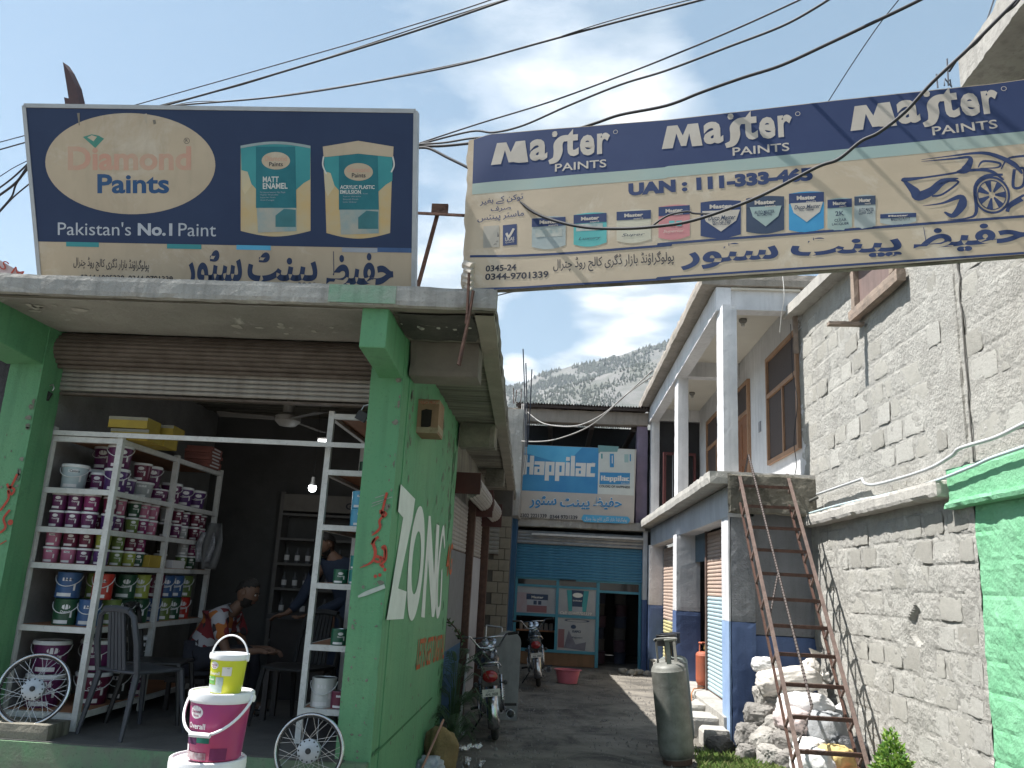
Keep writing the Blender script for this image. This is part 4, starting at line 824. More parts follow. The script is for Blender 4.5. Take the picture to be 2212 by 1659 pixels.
D.text('Diamond', c1((385, 965)), c1((1082, 965)), D.pxh(280, 828 * .3819, 965 * .3819), pinkfade, 3, .03); D.text('Paints', c1((552, 1095)), c1((958, 1095)), D.pxh(280, 985 * .3819, 1095 * .3819), mat('dark blue lettering', (.02, .075, .19), (.03, .09, .2), .6), 3, .028)
D.poly([c1((470, 775)), c1((520, 760)), c1((560, 768)), c1((590, 785)), c1((540, 838))], mat('diamond green', (.05, .22, .17), (.08, .28, .22), .6), 3); D.poly([c1((495, 778)), c1((520, 765)), c1((550, 775)), c1((530, 800))], cream, 3.4)
a = D.px(*c1((1057, 797))); D.ell(a[0], a[1], .021, .021, ink, 3, 20, .85); D.text('R', c1((1050, 805)), c1((1064, 805)), .022, ink, 3)
D.text("Pakistan's", c1((328, 1330)), c1((742, 1333)), D.pxh(200, 1255 * .3819, 1330 * .3819), grey_p if False else mat('light grey print', (.50, .52, .56), (.45, .47, .5)), 2); D.text('No.1', c1((780, 1333)), c1((975, 1335)), D.pxh(330, 1263 * .3819, 1334 * .3819), mat('light grey print', 0), 2, .035); D.text('Paint', c1((1010, 1336)), c1((1222, 1338)), D.pxh(430, 1263 * .3819, 1337 * .3819), mat('light grey print', 0), 2)
gold = mat('gold print', (.55, .38, .17), (.50, .42, .27), .6, scale=5)
def tin_print(x0, x1, y0, y1, lid, wide, title, sub, handle):
    f = (lambda x, y: c2((x, y))) if wide else (lambda x, y: c1((x, y)))
    n_ = 12; X = lambda q: x0 + (x1 - x0) * q; ins = 15 if handle else 0
    arc_t = [f(X(1 - i / n_), y0 + 25 - 24 * math.sin(math.pi * i / n_)) for i in range(n_ + 1)]; arc_b = [f(X(i / n_) + ins * (1 - 2 * i / n_), y1 - 32 + 32 * math.sin(math.pi * i / n_)) for i in range(n_ + 1)]
    D.poly(arc_t + arc_b, gold, 2)
    D.poly(arc_t + [f(x0 + 4, y0 + (y1 - y0) * .30), f(X(.12), y0 + (y1 - y0) * .42), f(X(.22), y0 + (y1 - y0) * .50), f(X(.78), y0 + (y1 - y0) * .52), f(X(.9), y0 + (y1 - y0) * .44), f(x1 - 2, y0 + (y1 - y0) * .40)], teal, 3)
    D.poly([f(X(.0), y0 + (y1 - y0) * .30), f(X(.10), y0 + (y1 - y0) * .32), f(X(.16), y0 + (y1 - y0) * .46), f(X(.06), y0 + (y1 - y0) * .56), f(X(.02), y0 + (y1 - y0) * .5)], mat('light gold print', (.62, .50, .30), (.50, .45, .32)), 3.5)
    if not handle: D.poly([f(X(0), y0 + 12), f(X(1), y0 + 12)] + [f(X(1 - i / n_), y0 + 42 - 24 * math.sin(math.pi * i / n_) * .3) for i in range(n_ + 1)] if False else [f(X(1 - i / n_), y0 + 25 - 24 * math.sin(math.pi * i / n_)) for i in range(n_ + 1)] + [f(X(i / n_), y0 + 40 - 24 * math.sin(math.pi * i / n_)) for i in range(n_ + 1)], mat('silver rim print', (.35, .42, .42)), 5)
    D.poly([f(x0 + (x1 - x0) * .22, y0 + 30), f(x0 + (x1 - x0) * .78, y0 + 30), f(x0 + (x1 - x0) * .80, y0 + (y1 - y0) * .70), f(x0 + (x1 - x0) * .22, y0 + (y1 - y0) * .70)], mat('deep teal print', (.02, .14, .17), (.03, .18, .21)), 4)
    D.poly([f(x0 + (x1 - x0) * .23, y0 + (y1 - y0) * .70), f(x0 + (x1 - x0) * .80, y0 + (y1 - y0) * .70), f(x0 + (x1 - x0) * .80, y1 - 30), f(x0 + (x1 - x0) * .25, y1 - 22)], mat('room print', (.22, .33, .34), (.40, .38, .32), .6, scale=9), 4)
    D.poly([f(x0 + (x1 - x0) * .5, y0 + (y1 - y0) * .78), f(x0 + (x1 - x0) * .62, y0 + (y1 - y0) * .71), f(x0 + (x1 - x0) * .79, y0 + (y1 - y0) * .72), f(x0 + (x1 - x0) * .79, y0 + (y1 - y0) * .9), f(x0 + (x1 - x0) * .5, y0 + (y1 - y0) * .9)], mat('room teal', (.06, .2, .22)), 5)
    if lid: D.poly([f(x0 - 5, y0 + 25), f((x0 + x1) / 2, y0 - 8), f(x1 + 5, y0 + 25), f(x1 + 2, y0 + 85), f((x0 + x1) / 2, y0 + 65), f(x0, y0 + 85)], cream, 5)
    if handle: D.stroke([f(x0, y0 + 80), f(x0 - 5, y0 + 130), f(x0 + 15, y0 + 180)], .01, white_p, 5); D.stroke([f(x1, y0 + 80), f(x1 + 8, y0 + 130), f(x1 - 8, y0 + 170)], .01, white_p, 5)
    cy = y0 + (110 if not handle else 168); cx = x0 + (x1 - x0) * .505; a = D.px(*f(cx, cy)); D.ell(a[0], a[1], .10, .06, cream, 5, 30); D.text('Diamond', f(cx - 62, cy + 2), f(cx + 62, cy + 2), .035, pinkfade, 6, .02); D.text('Paints', f(cx - 38, cy + 32), f(cx + 40, cy + 32), .03, ink, 6, .015)
    for i, tt in enumerate(title): D.text(tt[0], f(*tt[1]), f(*tt[2]), tt[3], white_p, 5, .02)
    for i in range(4): D.text(sub[i], f(x0 + (x1 - x0) * .28, y0 + (y1 - y0) * (.545 + .028 * i) + 0), f(x0 + (x1 - x0) * (.28 + [.36, .26, .22, .2][i]), y0 + (y1 - y0) * (.545 + .028 * i)), .012, grey_p, 5)
tin_print(1362, 1757, 800, 1338, False, False, (('MATT', (1488, 1032), (1578, 1032), .040), ('ENAMEL', (1488, 1070), (1628, 1068), .040)), ['For interior/exterior Matt Finish', 'Highly Washable', 'Superior Finish', 'Anti Fungal'], False)
tin_print(22, 412, 805, 1350, True, True, (('ACRYLIC PLASTIC', (115, 1070), (310, 1070), .026), ('EMULSION', (115, 1097), (232, 1097), .026)), ['Acrylic Based Interior Finish', 'Superior Washability', 'Smooth Finish', 'Low Odour'], True)
for x0, x1, f, mm in ((375, 560, c1, teal), (945, 1140, c1, teal), (1338, 1532, c1, blue2), (125, 325, c2, grey_p), (325, 518, c2, mat('grey blue print', (.07, .13, .27)))):
    y = 1368 if f is c1 and x0 < 500 else 1380 if f is c1 and x0 < 1000 else 1386 if f is c1 else 1400; D.poly([f((x0, y)), f((x1, y + 4)), f((x1, y + 30)), f((x0, y + 26))], mm, 2)
D.text('پولوگراؤنڈ بازار ڈگری کالج روڈ چترال', c1((415, 1525)), c1((842, 1548)), .095, ink, 2, .006, urdu=True); D.text('0344 1885339, 0344-9701339', c1((455, 1590)), c1((978, 1600)), .046, ink, 2, .02)
for ww, a, b, h in (('سٹور', c1((1040, 1655)), c1((1370, 1655)), .30), ('پینٹ', c1((1400, 1660)), c1((1795, 1663)), .29), ('حفیظ', c1((1845, 1660)), c2((415, 1662)), .29)): D.text(ww, a, b, h, navy, 2, .03, urdu=True)
dkst = mat('bird dropping stain', (.12, .11, .10), (.3, .26, .2)); D.stroke([c1((445, 640)), c1((450, 710))], [.02, .006], dkst, 3.5); D.poly([c1((865, 680)), c1((880, 678)), c1((885, 700)), c1((870, 705))], dkst, 3.5); D.stroke([c1((820, 645)), c1((830, 700))], [.03, .005], mat('thin dust run', (.42, .36, .28), (.5, .42, .32)), 3.5)
D.mb.build('printed_picture', D.mats, ds).matrix_parent_inverse = inv_of(ds); D.lt.build('lettering', D.mats, ds).matrix_parent_inverse = inv_of(ds)
# rear props of the board
for x in (-3.3, -1.5): tag(MB().tube([(x, 5.15, 4.3), (x, 6.0, 3.5)], .02, 6).build('sign_prop', rust), 'iron prop behind the big navy board, %s side' % ('left' if x < -2 else 'right'), 'prop')
# rusty shard standing behind it
sp = [oY(*c1(c), 5.6) for c in ((355, 350), (385, 395), (425, 480), (457, 620), (372, 620), (362, 550), (388, 556))]
m = MB(); k = [p - sp[0] for p in sp]; k2 = [p + Vector((.02, .06, 0)) for p in k]; fr_ = [0, 6, 5, 4, 3, 2, 1]
m.add(k + k2, [tuple(fr_), tuple(i + 7 for i in reversed(fr_))] + [(fr_[i], fr_[(i + 1) % 7], fr_[(i + 1) % 7] + 7, fr_[i] + 7) for i in range(7)]); tag(m.build('iron_shard', mat('dark rusty iron', (.06, .04, .045), (.09, .05, .05), .8, scale=8), loc=sp[0]), 'pointed dark rusty iron shard sticking up behind the navy board', 'scrap iron')
# post and rail between the signs
t = thing('sign_post', 'slanted rusty angle iron post with a cross rail between the two signs', 'post', oY(897, 640, 5.5))
a, b = oY(897, 640, 5.5), oY(948, 452, 5.5); keep(MB().tube([a, b], .018, 4).build('post', rust, t), t); keep(MB().tube([oY(896, 460, 5.5), oY(1012, 466, 5.4)], .012, 4).build('rail', rust, t), t); p = oY(950, 452, 5.48); keep(MB().box(p.x - .06, p.x + .06, p.y - .01, p.y + .02, p.z - .04, p.z + .04).build('cap_plate', rust, t), t)
# rods that carry the banner's left end
t = thing('banner_rod', 'pair of rusty rods hanging from the banner corner past the slab', 'rod', oY(1010, 620, 4.93))
for pts, r in (([(1013, 590), (1009, 680), (1006, 700)], .010), ([(1022, 628), (1010, 700), (992, 790)], .011), ([(1012, 690), (1003, 730), (990, 788)], .012)): keep(MB().tube([oY(x, y, 4.92) for x, y in pts], r, 5).build('rod', rust, t), t)

# ------------------------------------------------------------------ the cloth banner
Bn = Panel(oY(1005, 625, 5.0), oY(2212, 548, 4.4) - oY(1005, 625, 5.0), oY(1022, 302, 5.0) - oY(1005, 625, 5.0)); Bn.lay = .0008
def warp(a, b):
    f = math.exp(-max(a, 0) / .55); return f * (.005 * math.sin((a * 1.0 + b * .55) * 12) + .003 * math.sin((a - b * .9) * 9 + 1)) + .004 * math.sin(a * 2.1 + b * 1.2)
_P0 = Bn.P
def Pw(a, b, h=0): return _P0(a, b, h + warp(a, b))
Bn.P = Pw
bs = thing('banner', 'long sagging Master Paints cloth banner slung across the alley mouth', 'banner', Bn.o)
kw = dict(transl=.32)
b_cream = mat('banner cream cloth', (.56, .46, .34), (.49, .40, .29), .7, scale=1.1, blotch=((.68, .62, .52), 2.2, .55, .75), transl=.34, bump=.12, bscale=9)
b_navy = mat('banner navy ink', (.022, .040, .115), (.030, .052, .135), .65, scale=1.6, blotch=((.06, .085, .16), 7, .6, .8), transl=.10)
b_aqua = mat('banner aqua ink', (.36, .48, .46), (.42, .50, .45), .7, scale=2, transl=.28); b_white = mat('banner white', (.68, .62, .54), (.6, .54, .46), .7, scale=6, transl=.30)
def top_b(x): return Bn.px(x, 0)
# outline: top edge and foot in panel coordinates
tops = [Bn.px(*p) for p in ((1020, 303), (1060, 290), (1440, 258), (1800, 217), (2140, 182), (2212, 172))]; foots = [Bn.px(*p) for p in ((1003, 626), (1060, 627), (1440, 605), (1800, 581), (2212, 550))]
ext = 1.13
def curve(ps, a):
    if a > ps[-1][0]: s_ = (ps[-1][1] - ps[-2][1]) / (ps[-1][0] - ps[-2][0]); return ps[-1][1] + s_ * (a - ps[-1][0])
    return float(np.interp(a, [p[0] for p in ps], [p[1] for p in ps]))
LEN = foots[-1][0] * ext
def sheet(name, f0, f1, mt, lay, parent, a0=0.0, a1=LEN, cols=150, rows=26, thick=False, rag=False):
    m = MB(); vs = []; 
    for j in range(rows + 1):
        for i in range(cols + 1):
            a = a0 + (a1 - a0) * i / cols; b = f0(a) + (f1(a) - f0(a)) * j / rows; aa = a
            if rag and i == 0: aa = a + .03 * noise.noise(Vector((0, b * 9, 2))) - .02
            vs.append(Bn.P(aa, b, lay * Bn.lay))
    m.add(vs, [(j * (cols + 1) + i, j * (cols + 1) + i + 1, (j + 1) * (cols + 1) + i + 1, (j + 1) * (cols + 1) + i) for j in range(rows) for i in range(cols)])
    o = m.build(name, mt, parent, smooth=2); o.matrix_parent_inverse = inv_of(parent); return o
sheet('cloth', lambda a: curve(foots, a), lambda a: curve(tops, a), b_cream, 0, bs, rag=True)
bl0 = [Bn.px(*c2(c)) for c in ((868, 1040), (1961, 945))] + [Bn.px(*c3_(c)) for c in ((0, 940), (2021, 745))]
sheet('navy_band', lambda a: curve(bl0, a), lambda a: curve(tops, a) - .004, b_navy, 1, bs, rows=14, a0=Bn.px(*c2((868, 900)))[0])
bl1 = [(a, b - .078 - .0 * a) for a, b in bl0]; sheet('aqua_band', lambda a: curve(bl1, a), lambda a: curve(bl0, a), b_aqua, 1, bs, rows=3, a0=Bn.px(*c2((868, 900)))[0])
keep(MB().tube([Bn.P(LEN * i / 12, curve(tops, LEN * i / 12), -.03) for i in range(13)], .013, 5).build('top_rail', rust, bs), bs); keep(MB().tube([Bn.P(LEN * i / 12, curve(foots, LEN * i / 12) - .0, -.03) for i in range(13)], .013, 5).build('bottom_rail', conc_dark, bs), bs)
# torn flap turned round the left end
m = MB(); fl = [Bn.px(*c2(c)) for c in ((872, 780), (850, 830), (828, 1200), (803, 1480), (850, 1482), (868, 1100))]; m.add([Bn.P(a, b, -.01 - .02 * (i % 2)) for i, (a, b) in enumerate(fl)], [tuple(range(len(fl)))]); keep(m.build('torn_flap', b_white, bs), bs)
m = MB()
for i in range(5): y = 1500 + i * 32; m.tube([Bn.P(*Bn.px(*c2((820 + 9 * math.sin(i * 2), y))), .01), Bn.P(*Bn.px(*c2((868, y + 20))), .02)], .03 - .002 * i, 7)
keep(m.build('bunched_cloth', b_white, bs, smooth=True), bs)
def logo(f, x0, y0, x1, y1, hpx, pk):        # heavy italic-free wordmark with PAINTS under it
    S = Bn; a = Vector(S.px(*f((x0, y0)))); b = Vector(S.px(*f((x1, y1)))); wd = (b - a).length; d = (b - a).normalized(); nn = Vector((-d.y, d.x)); h = hpx
    def Q(u, v): return tuple(a + d * (u * wd) + nn * (v * h))
    S.poly([Q(.0, -.02), Q(.085, -.02), Q(.115, .45), Q(.15, .02), Q(.19, .02), Q(.215, .42), Q(.235, -.02), Q(.315, -.02), Q(.285, .72), Q(.205, .72), Q(.165, .36), Q(.125, .72), Q(.045, .72)], b_white, 3, True)
    def tx(s_, u0, u1, v0, hh, bo): v, fc, lo, hi = text_data(s_, bo); S._m(b_white); aa = Vector(Q(u0, v0)); S.lt.add([S.P(*(aa + d * ((q[0] - lo[0]) / (hi[0] - lo[0]) * (u1 - u0) * wd) + nn * ((q[1] - lo[1]) / (hi[1] - lo[1]) * hh * h)), 3 * S.lay) for q in v], fc)
    tx('a', .325, .475, 0, .72, .035); tx('t', .62, .735, 0.02, .93, .035); tx('e', .745, .865, 0, .70, .035); tx('r', .885, .99, .01, .70, .035)
    S.stroke([Q(.49, -.10), Q(.545, -.02), Q(.565, .22), Q(.565, .48), Q(.60, .64), Q(.66, .66)], [.14 * h, .22 * h, .28 * h, .28 * h, .22 * h, .18 * h], b_white, 3, True)
    for k in range(6): t_ = k * math.pi / 3; S.stroke([Q(.535, .83), Q(.535 + .022 * math.cos(t_), .83 + .10 * math.sin(t_))], .016 if h > .1 else .004, b_white, 3, True, n=2)
    if pk: tx('PAINTS', .54, .96, -.44, .26, .012); S.ell(*Q(1.035, .70), .015, .015, b_white, 3, 18, .8); 
HL = Bn.pxh(*(c2((1250, 0))[0], 765 * .3819, 900 * .3819))
logo(c2, 970, 935, 1648, 868, HL * 1.23, True); logo(c3_, -27, 840, 722, 770, HL * 1.23, True); logo(c3_, 1040, 738, 1895, 640, HL * 1.25, True)
Bn.text('UAN : 111-333-465', c2((1745, 1110)), c3_((830, 1020)), .092, b_navy, 2, .065)
for s_, a_, b_, h in (('ٹوکن کے بغیر', (905, 1168), (1152, 1140), .058), ('صرف', (965, 1202), (1080, 1195), .042), ('ماسٹر پینٹس', (890, 1262), (1155, 1235), .056)): Bn.text(s_, c2(a_), c2(b_), h, b_navy, 2, .012, urdu=True)
def quad(f, x0, y0, x1, y1, mt, lay, dy=0): Bn.poly([f((x0, y1)), f((x1, y1 - dy)), f((x1, y0 - dy)), f((x0, y0))], mt, lay)
quad(c2, 924, 1280, 1014, 1404, mat('certificate grey', (.44, .42, .37), (.4, .38, .33), transl=.3), 2, 6); Bn.stroke([c2(c) for c in ((938, 1345), (942, 1312), (970, 1330), (998, 1310), (1008, 1340))], .011, ink, 3); Bn.text('MOODY', c2((945, 1362)), c2((1000, 1358)), .018, ink, 3); Bn.text('INTERNATIONAL', c2((935, 1376)), c2((1010, 1371)), .014, ink, 3); Bn.text('ISO 9001', c2((945, 1390)), c2((1000, 1387)), .014, ink, 3)
quad(c2, 1035, 1275, 1115, 1392, b_navy, 2, 6); Bn.stroke([c2((1055, 1320)), c2((1070, 1340)), c2((1098, 1295))], .016, b_white, 3); Bn.text('UKAS', c2((1048, 1366)), c2((1100, 1362)), .026, b_white, 3, .02); Bn.text('QUALITY', c2((1050, 1380)), c2((1100, 1376)), .014, b_white, 3)
b_teal = mat('banner teal ink', (.10, .42, .42), (.14, .46, .45), transl=.2); b_pink = mat('banner pink ink', (.60, .27, .27), (.55, .24, .25), transl=.2); b_grey = mat('banner silver ink', (.36, .42, .42), (.44, .48, .46), transl=.2); b_dk = mat('banner black ink', (.03, .05, .09), (.04, .06, .10)); b_blue = mat('banner blue ink', (.04, .24, .48), (.06, .3, .52), transl=.15); b_pale = mat('banner pale cream ink', (.64, .62, .50), (.60, .56, .45), transl=.3)
def can(f, x0, x1, y0, y1, body, dy, top=b_navy, word='', wm=None, label=b_white, tf=.3):
    n = 12; xm = (x0 + x1) / 2; hw = (x1 - x0) / 2
    low = [(x0 + (x1 - x0) * i / n, y1 + 18 * math.sin(math.pi * i / n) - dy * i / n) for i in range(n + 1)]; hi = [(x1 - (x1 - x0) * i / n, y0 - 8 * math.sin(math.pi * i / n) - dy * (1 - i / n)) for i in range(n + 1)]
    Bn.poly([f(c) for c in low + hi], body, 2); yt = y0 + (y1 - y0) * tf
    Bn.poly([f((x0, yt)), f((x1, yt - dy)), f((x1, y0 - dy)), f((x0, y0))], top, 3); hh = Bn.pxh(f((xm, 0))[0], (y0) * .3819, yt * .3819)
    Bn.text('Master', f((x0 + hw * .45, yt - (yt - y0) * .35)), f((x1 - hw * .45, yt - (yt - y0) * .35 - dy * .6)), hh * .42, label, 4, .045); Bn.text('PAINTS', f((xm, yt - (yt - y0) * .1)), f((x1 - hw * .45, yt - (yt - y0) * .1 - dy * .4)), hh * .16, label, 4, .02)
    if word: Bn.text(word, f((x0 + hw * .3, y1 - (y1 - y0) * .12)), f((x1 - hw * .35, y1 - (y1 - y0) * .12 - dy * .6)), hh * .42, wm or b_dk, 4, 0, .3)
can(c2, 1200, 1390, 1240, 1400, b_grey, 12); can(c2, 1435, 1622, 1218, 1385, b_teal, 12, word='Luxury', wm=b_dk); can(c2, 1678, 1872, 1200, 1365, b_pale, 12, word='Super', wm=b_dk)
can(c2, 1915, 2092, 1172, 1345, b_pink, 12, word='Superior', wm=b_white); can(c3_, 192, 420, 1145, 1335, b_navy, 10, word=''); can(c3_, 450, 665, 1122, 1310, b_dk, 12, top=b_dk); can(c3_, 692, 890, 1095, 1300, b_blue, 10, tf=.28)
can(c3_, 910, 1048, 1130, 1290, b_aqua, 8); can(c3_, 1062, 1182, 1112, 1280, b_grey, 6, top=b_dk); can(c3_, 1208, 1412, 1212, 1260, b_grey, 8, tf=.5)
for x0, x1, y0, y1, mm in ((200, 415, 1195, 1310, b_white), (470, 650, 1172, 1280, b_aqua), (700, 885, 1150, 1255, b_white)):
    Bn.poly([c3_((x0, y0)), c3_((x0 + (x1 - x0) * .1, y0 + (y1 - y0) * .5)), c3_(((x0 + x1) / 2, y1)), c3_((x0 + (x1 - x0) * .9, y0 + (y1 - y0) * .45)), c3_((x1, y0 - 10))], mm, 3.4)
for s_, a_, b_, h, sh_ in (('Duco Master', (235, 1248), (390, 1240), .030, .3), ('N.C. Car Paint', (260, 1265), (365, 1258), .022, 0), ('MATT LACQUER', (262, 1278), (360, 1272), .018, 0), ('AUTO MASTER', (497, 1212), (610, 1204), .022, 0), ('AUTOMOTIVE', (512, 1224), (595, 1218), .018, 0), ('Duco Master', (722, 1185), (870, 1175), .026, .3), ('N.C. Thinner', (752, 1196), (835, 1190), .018, 0), ('2K', (955, 1222), (1005, 1218), .03, 0), ('CLEAR', (950, 1255), (1018, 1250), .018, 0), ('LACQUER', (936, 1278), (1032, 1272), .018, 0), ('AUTO MASTER', (1088, 1195), (1172, 1190), .018, 0), ('CLEAR COAT', (1088, 1214), (1172, 1208), .022, .2), ('MAESTRO PUTTY', (1270, 1252), (1378, 1246), .022, 0)):
    Bn.text(s_, c3_(a_), c3_(b_), h, b_dk, 5, .012, sh_)
quad(c2, 1220, 1300, 1370, 1345, mat('banner room', (.2, .28, .28), (.5, .48, .42), scale=14), 3, 8); quad(c2, 1450, 1270, 1600, 1310, mat('banner room', 0), 3, 8)
for x in (15, 55): Bn.poly([c3_((x, 1250)), c3_((x + 30, 1248)), c3_((x + 30, 1278)), c3_((x, 1280))], b_teal, 4)
Bn.stroke([c2((850, 1452)), c2((1300, 1440)), c2((1961, 1388)), c3_((0, 1378)), c3_((1000, 1300)), c3_((2021, 1225))], .016, b_navy, 2, n=20); Bn.stroke([c2((870, 1640)), c2((1400, 1612)), c2((1961, 1578)), c3_((0, 1570)), c3_((1000, 1500)), c3_((2021, 1432))], .014, b_navy, 2, n=20)
Bn.text('0345-24', c2((938, 1540)), c2((1110, 1530)), .044, ink, 2, .03); Bn.text('0344-9701339', c2((935, 1588)), c2((1293, 1572)), .046, ink, 2, .03)
Bn.text('پولوگراؤنڈ بازار ڈگری کالج روڈ چترال', c2((1320, 1550)), c3_((42, 1505)), .105, ink, 2, .008, urdu=True)
for ww, a_, b_, h in (('سٹور', (80, 1530), (635, 1497), .16), ('پینٹ', (705, 1492), (1335, 1462), .16), ('حفیظ', (1400, 1440), (2050, 1398), .165)): Bn.text(ww, c3_(a_), c3_(b_), h, b_navy, 2, .034, urdu=True)
# car drawing
C = lambda *p: [c3_(q) for q in p]
wc = Bn.px(*c3_((1838, 1105))); sy = Bn.pxh(c3_((1838, 0))[0], 1000 * .3819, 1212 * .3819) / 2; sx = sy * .80
Bn.ell(wc[0], wc[1], sx, sy, b_navy, 3, 40, .88); Bn.ell(wc[0], wc[1], sx * .80, sy * .80, b_navy, 3, 40, .93)
for k in range(7):
    t_ = k * 2 * math.pi / 7; u_ = [(wc[0] + sx * r * math.cos(t_ + o), wc[1] + sy * r * math.sin(t_ + o)) for r, o in ((.18, -.3), (.76, -.28), (.76, .18), (.18, .25))]; Bn.poly(u_, b_navy, 3, True)
for pts, ws in (((( 1330, 1020), (1345, 1018), (1460, 1005), (1600, 985), (1720, 965), (1830, 970), (1905, 1020)), [.004, .03, .012, .012, .018, .02, .01]), (((1440, 905), (1600, 885), (1760, 868), (1850, 880), (1960, 930), (2010, 985)), [.002, .008, .018, .024, .03, .01]), (((1440, 915), (1620, 900), (1715, 895), (1690, 960), (1640, 975)), [.002, .012, .02, .05, .01]), (((1760, 950), (1790, 915), (1880, 925), (1870, 950), (1770, 955)), [.004, .014, .014, .01, .004]),
        (((1340, 1022), (1400, 1080), (1425, 1110), (1500, 1080), (1560, 1030), (1650, 1010)), [.01, .05, .06, .05, .04, .004]), (((1500, 1110), (1560, 1100), (1650, 1030), (1560, 1035), (1490, 1095)), .012), (((1450, 1165), (1560, 1150), (1660, 1115), (1670, 1160), (1620, 1220), (1570, 1200)), [.002, .012, .03, .05, .03, .008]), (((1590, 1245), (1700, 1235), (1750, 1200), (1745, 1060), (1800, 1000), (1900, 990)), [.003, .01, .018, .02, .02, .014]),
        (((1905, 1180), (1960, 1140), (2021, 1105)), .014), (((1890, 960), (1930, 900), (2021, 885)), [.006, .012, .016]), (((1965, 960), (1960, 1060), (2015, 1050), (2021, 960), (1975, 958)), .016), (((2010, 1130), (1940, 1170), (1925, 1200)), .02)):
    Bn.stroke([c3_(p) for p in pts], ws, b_navy, 3)
Bn.mb.build('printed_picture', Bn.mats, bs).matrix_parent_inverse = inv_of(bs); Bn.lt.build('lettering', Bn.mats, bs).matrix_parent_inverse = inv_of(bs)

# ================================================================== overhead cables
def wire(label, pts, Y0, Y1, r, mt=None, cat='cable', f=None):
    n = len(pts); xs = [p[0] for p in pts]; P3 = []
    for i, p in enumerate(pts):
        t = (p[0] - xs[0]) / (xs[-1] - xs[0]) if xs[-1] != xs[0] else i / (n - 1); P3.append(oY(p[0], p[1], Y0 + (Y1 - Y0) * t))
    Q = []
    for i in range(n - 1):
        p0, p1, p2, p3 = P3[max(i - 1, 0)], P3[i], P3[i + 1], P3[min(i + 2, n - 1)]
        for j in range(6):
            t = j / 6; Q.append(.5 * ((2 * p1) + (p2 - p0) * t + (2 * p0 - 5 * p1 + 4 * p2 - p3) * t * t + (3 * p1 - p0 - 3 * p2 + p3) * t ** 3))
    Q.append(P3[-1])
    if pts[-1][1] < 0: d = (Q[-1] - Q[-3]).normalized(); e = Q[-1].copy(); Q += [e + d * k + Vector((0, 0, -.004 * k * k)) for k in (1, 3, 6, 10, 15)]
    o = Q[0].copy(); tag(MB().tube([q - o for q in Q], r, 6).build('overhead_cable', mt or cable_m, loc=o, smooth=2), label, cat, 'cables strung over the street' if mt is None else None)
wire('thin upper cable rising from behind the navy board to the top edge', [(250, 240), (285, 229), (458, 180), (640, 128), (800, 82), (1000, 20), (1120, -22)], 7.5, 5.5, .006)
wire('thick cable just below the thin upper one, leaving the picture top', [(300, 244), (345, 231), (520, 182), (700, 128), (900, 66), (1093, 0), (1180, -32)], 7.5, 5.5, .011)
wire('thin cable twisted with the thick one above the navy board', [(310, 242), (352, 226), (520, 184), (760, 107), (900, 60), (1080, 2), (1180, -30)], 7.5, 5.5, .006)
wire('cable running highest over the gap, leaving at top centre', [(310, 234), (400, 226), (560, 213), (690, 196), (850, 168), (1000, 138), (1150, 97), (1300, 56), (1430, 22), (1560, -12)], 8.0, 5.0, .010)
wire('thin cable looping along the highest cable near the top centre', [(380, 226), (430, 219), (520, 217), (690, 194), (850, 166), (1100, 112), (1300, 50), (1440, 12), (1530, -10)], 8.0, 5.0, .005)
wire('thin cable fanning up from the board corner to the top right', [(880, 318), (901, 311), (1035, 267), (1188, 220), (1340, 164), (1440, 125), (1593, 61), (1727, 0), (1790, -30)], 6.3, 4.4, .007)
wire('second cable fanning up from the board corner, over the first wordmark', [(880, 318), (901, 313), (1016, 284), (1066, 286), (1130, 271), (1226, 229), (1340, 183), (1440, 152), (1574, 101), (1688, 57), (1765, 15), (1830, -28)], 6.3, 4.2, .009)
wire('cable skimming the banner top, then rising to the right', [(880, 317), (901, 315), (959, 315), (1073, 303), (1207, 288), (1283, 267), (1340, 248), (1440, 228), (1516, 199), (1604, 168), (1688, 141), (1784, 97), (1860, 61), (1975, 6), (2040, -30)], 5.6, 4.0, .011)
wire('short cable bridging the board corner and the banner top', [(880, 318), (901, 312), (960, 308), (1016, 299), (1060, 296)], 5.5, 5.0, .008)
wire('slack cable drooping across the face of the banner to the top right', [(880, 317), (901, 319), (928, 321), (966, 340), (1016, 365), (1054, 389), (1104, 420), (1149, 456), (1199, 477), (1264, 491), (1340, 494), (1409, 490), (1486, 479), (1574, 451), (1654, 418), (1765, 361), (1811, 344), (1860, 305), (1899, 286), (1956, 241), (2013, 179), (2090, 107), (2147, 50), (2197, 0), (2230, -30)], 5.3, 3.3, .010)
wire('thin strand twisted beside the drooping cable at the top right', [(2050, 155), (2075, 120), (2110, 92), (2150, 44), (2190, 14), (2215, -20)], 3.7, 3.3, .006)
wire('spliced loop in the drooping cable over the pink printed tin', [(1405, 492), (1425, 476), (1450, 463), (1485, 457), (1500, 461), (1540, 462)], 4.55, 4.4, .006)
wire('thin straight wire climbing steeply behind the banner to the top', [(1780, 235), (1790, 218), (1841, 138), (1899, 53), (1941, 0), (1965, -35)], 9, 7, .006)
for i, (lb_, pts) in enumerate((('uppermost', [(-30, 315), (0, 307), (60, 291)]), ('second', [(-30, 330), (0, 323), (60, 306)]), ('third, thin', [(-30, 400), (0, 381), (30, 362), (62, 346)]), ('fourth', [(-30, 425), (0, 405), (30, 382), (62, 352)]), ('thickest', [(-30, 440), (0, 421), (38, 391), (64, 352)]), ('steepest', [(-20, 482), (0, 455), (25, 425), (36, 396), (64, 360)]), ('lowest', [(-20, 478), (0, 457), (30, 425), (66, 395)]))):
    wire('%s cable at the left picture edge, running behind the navy board' % lb_, pts, 6.5, 6.2, (.005, .007, .004, .008, .011, .008, .007)[i])
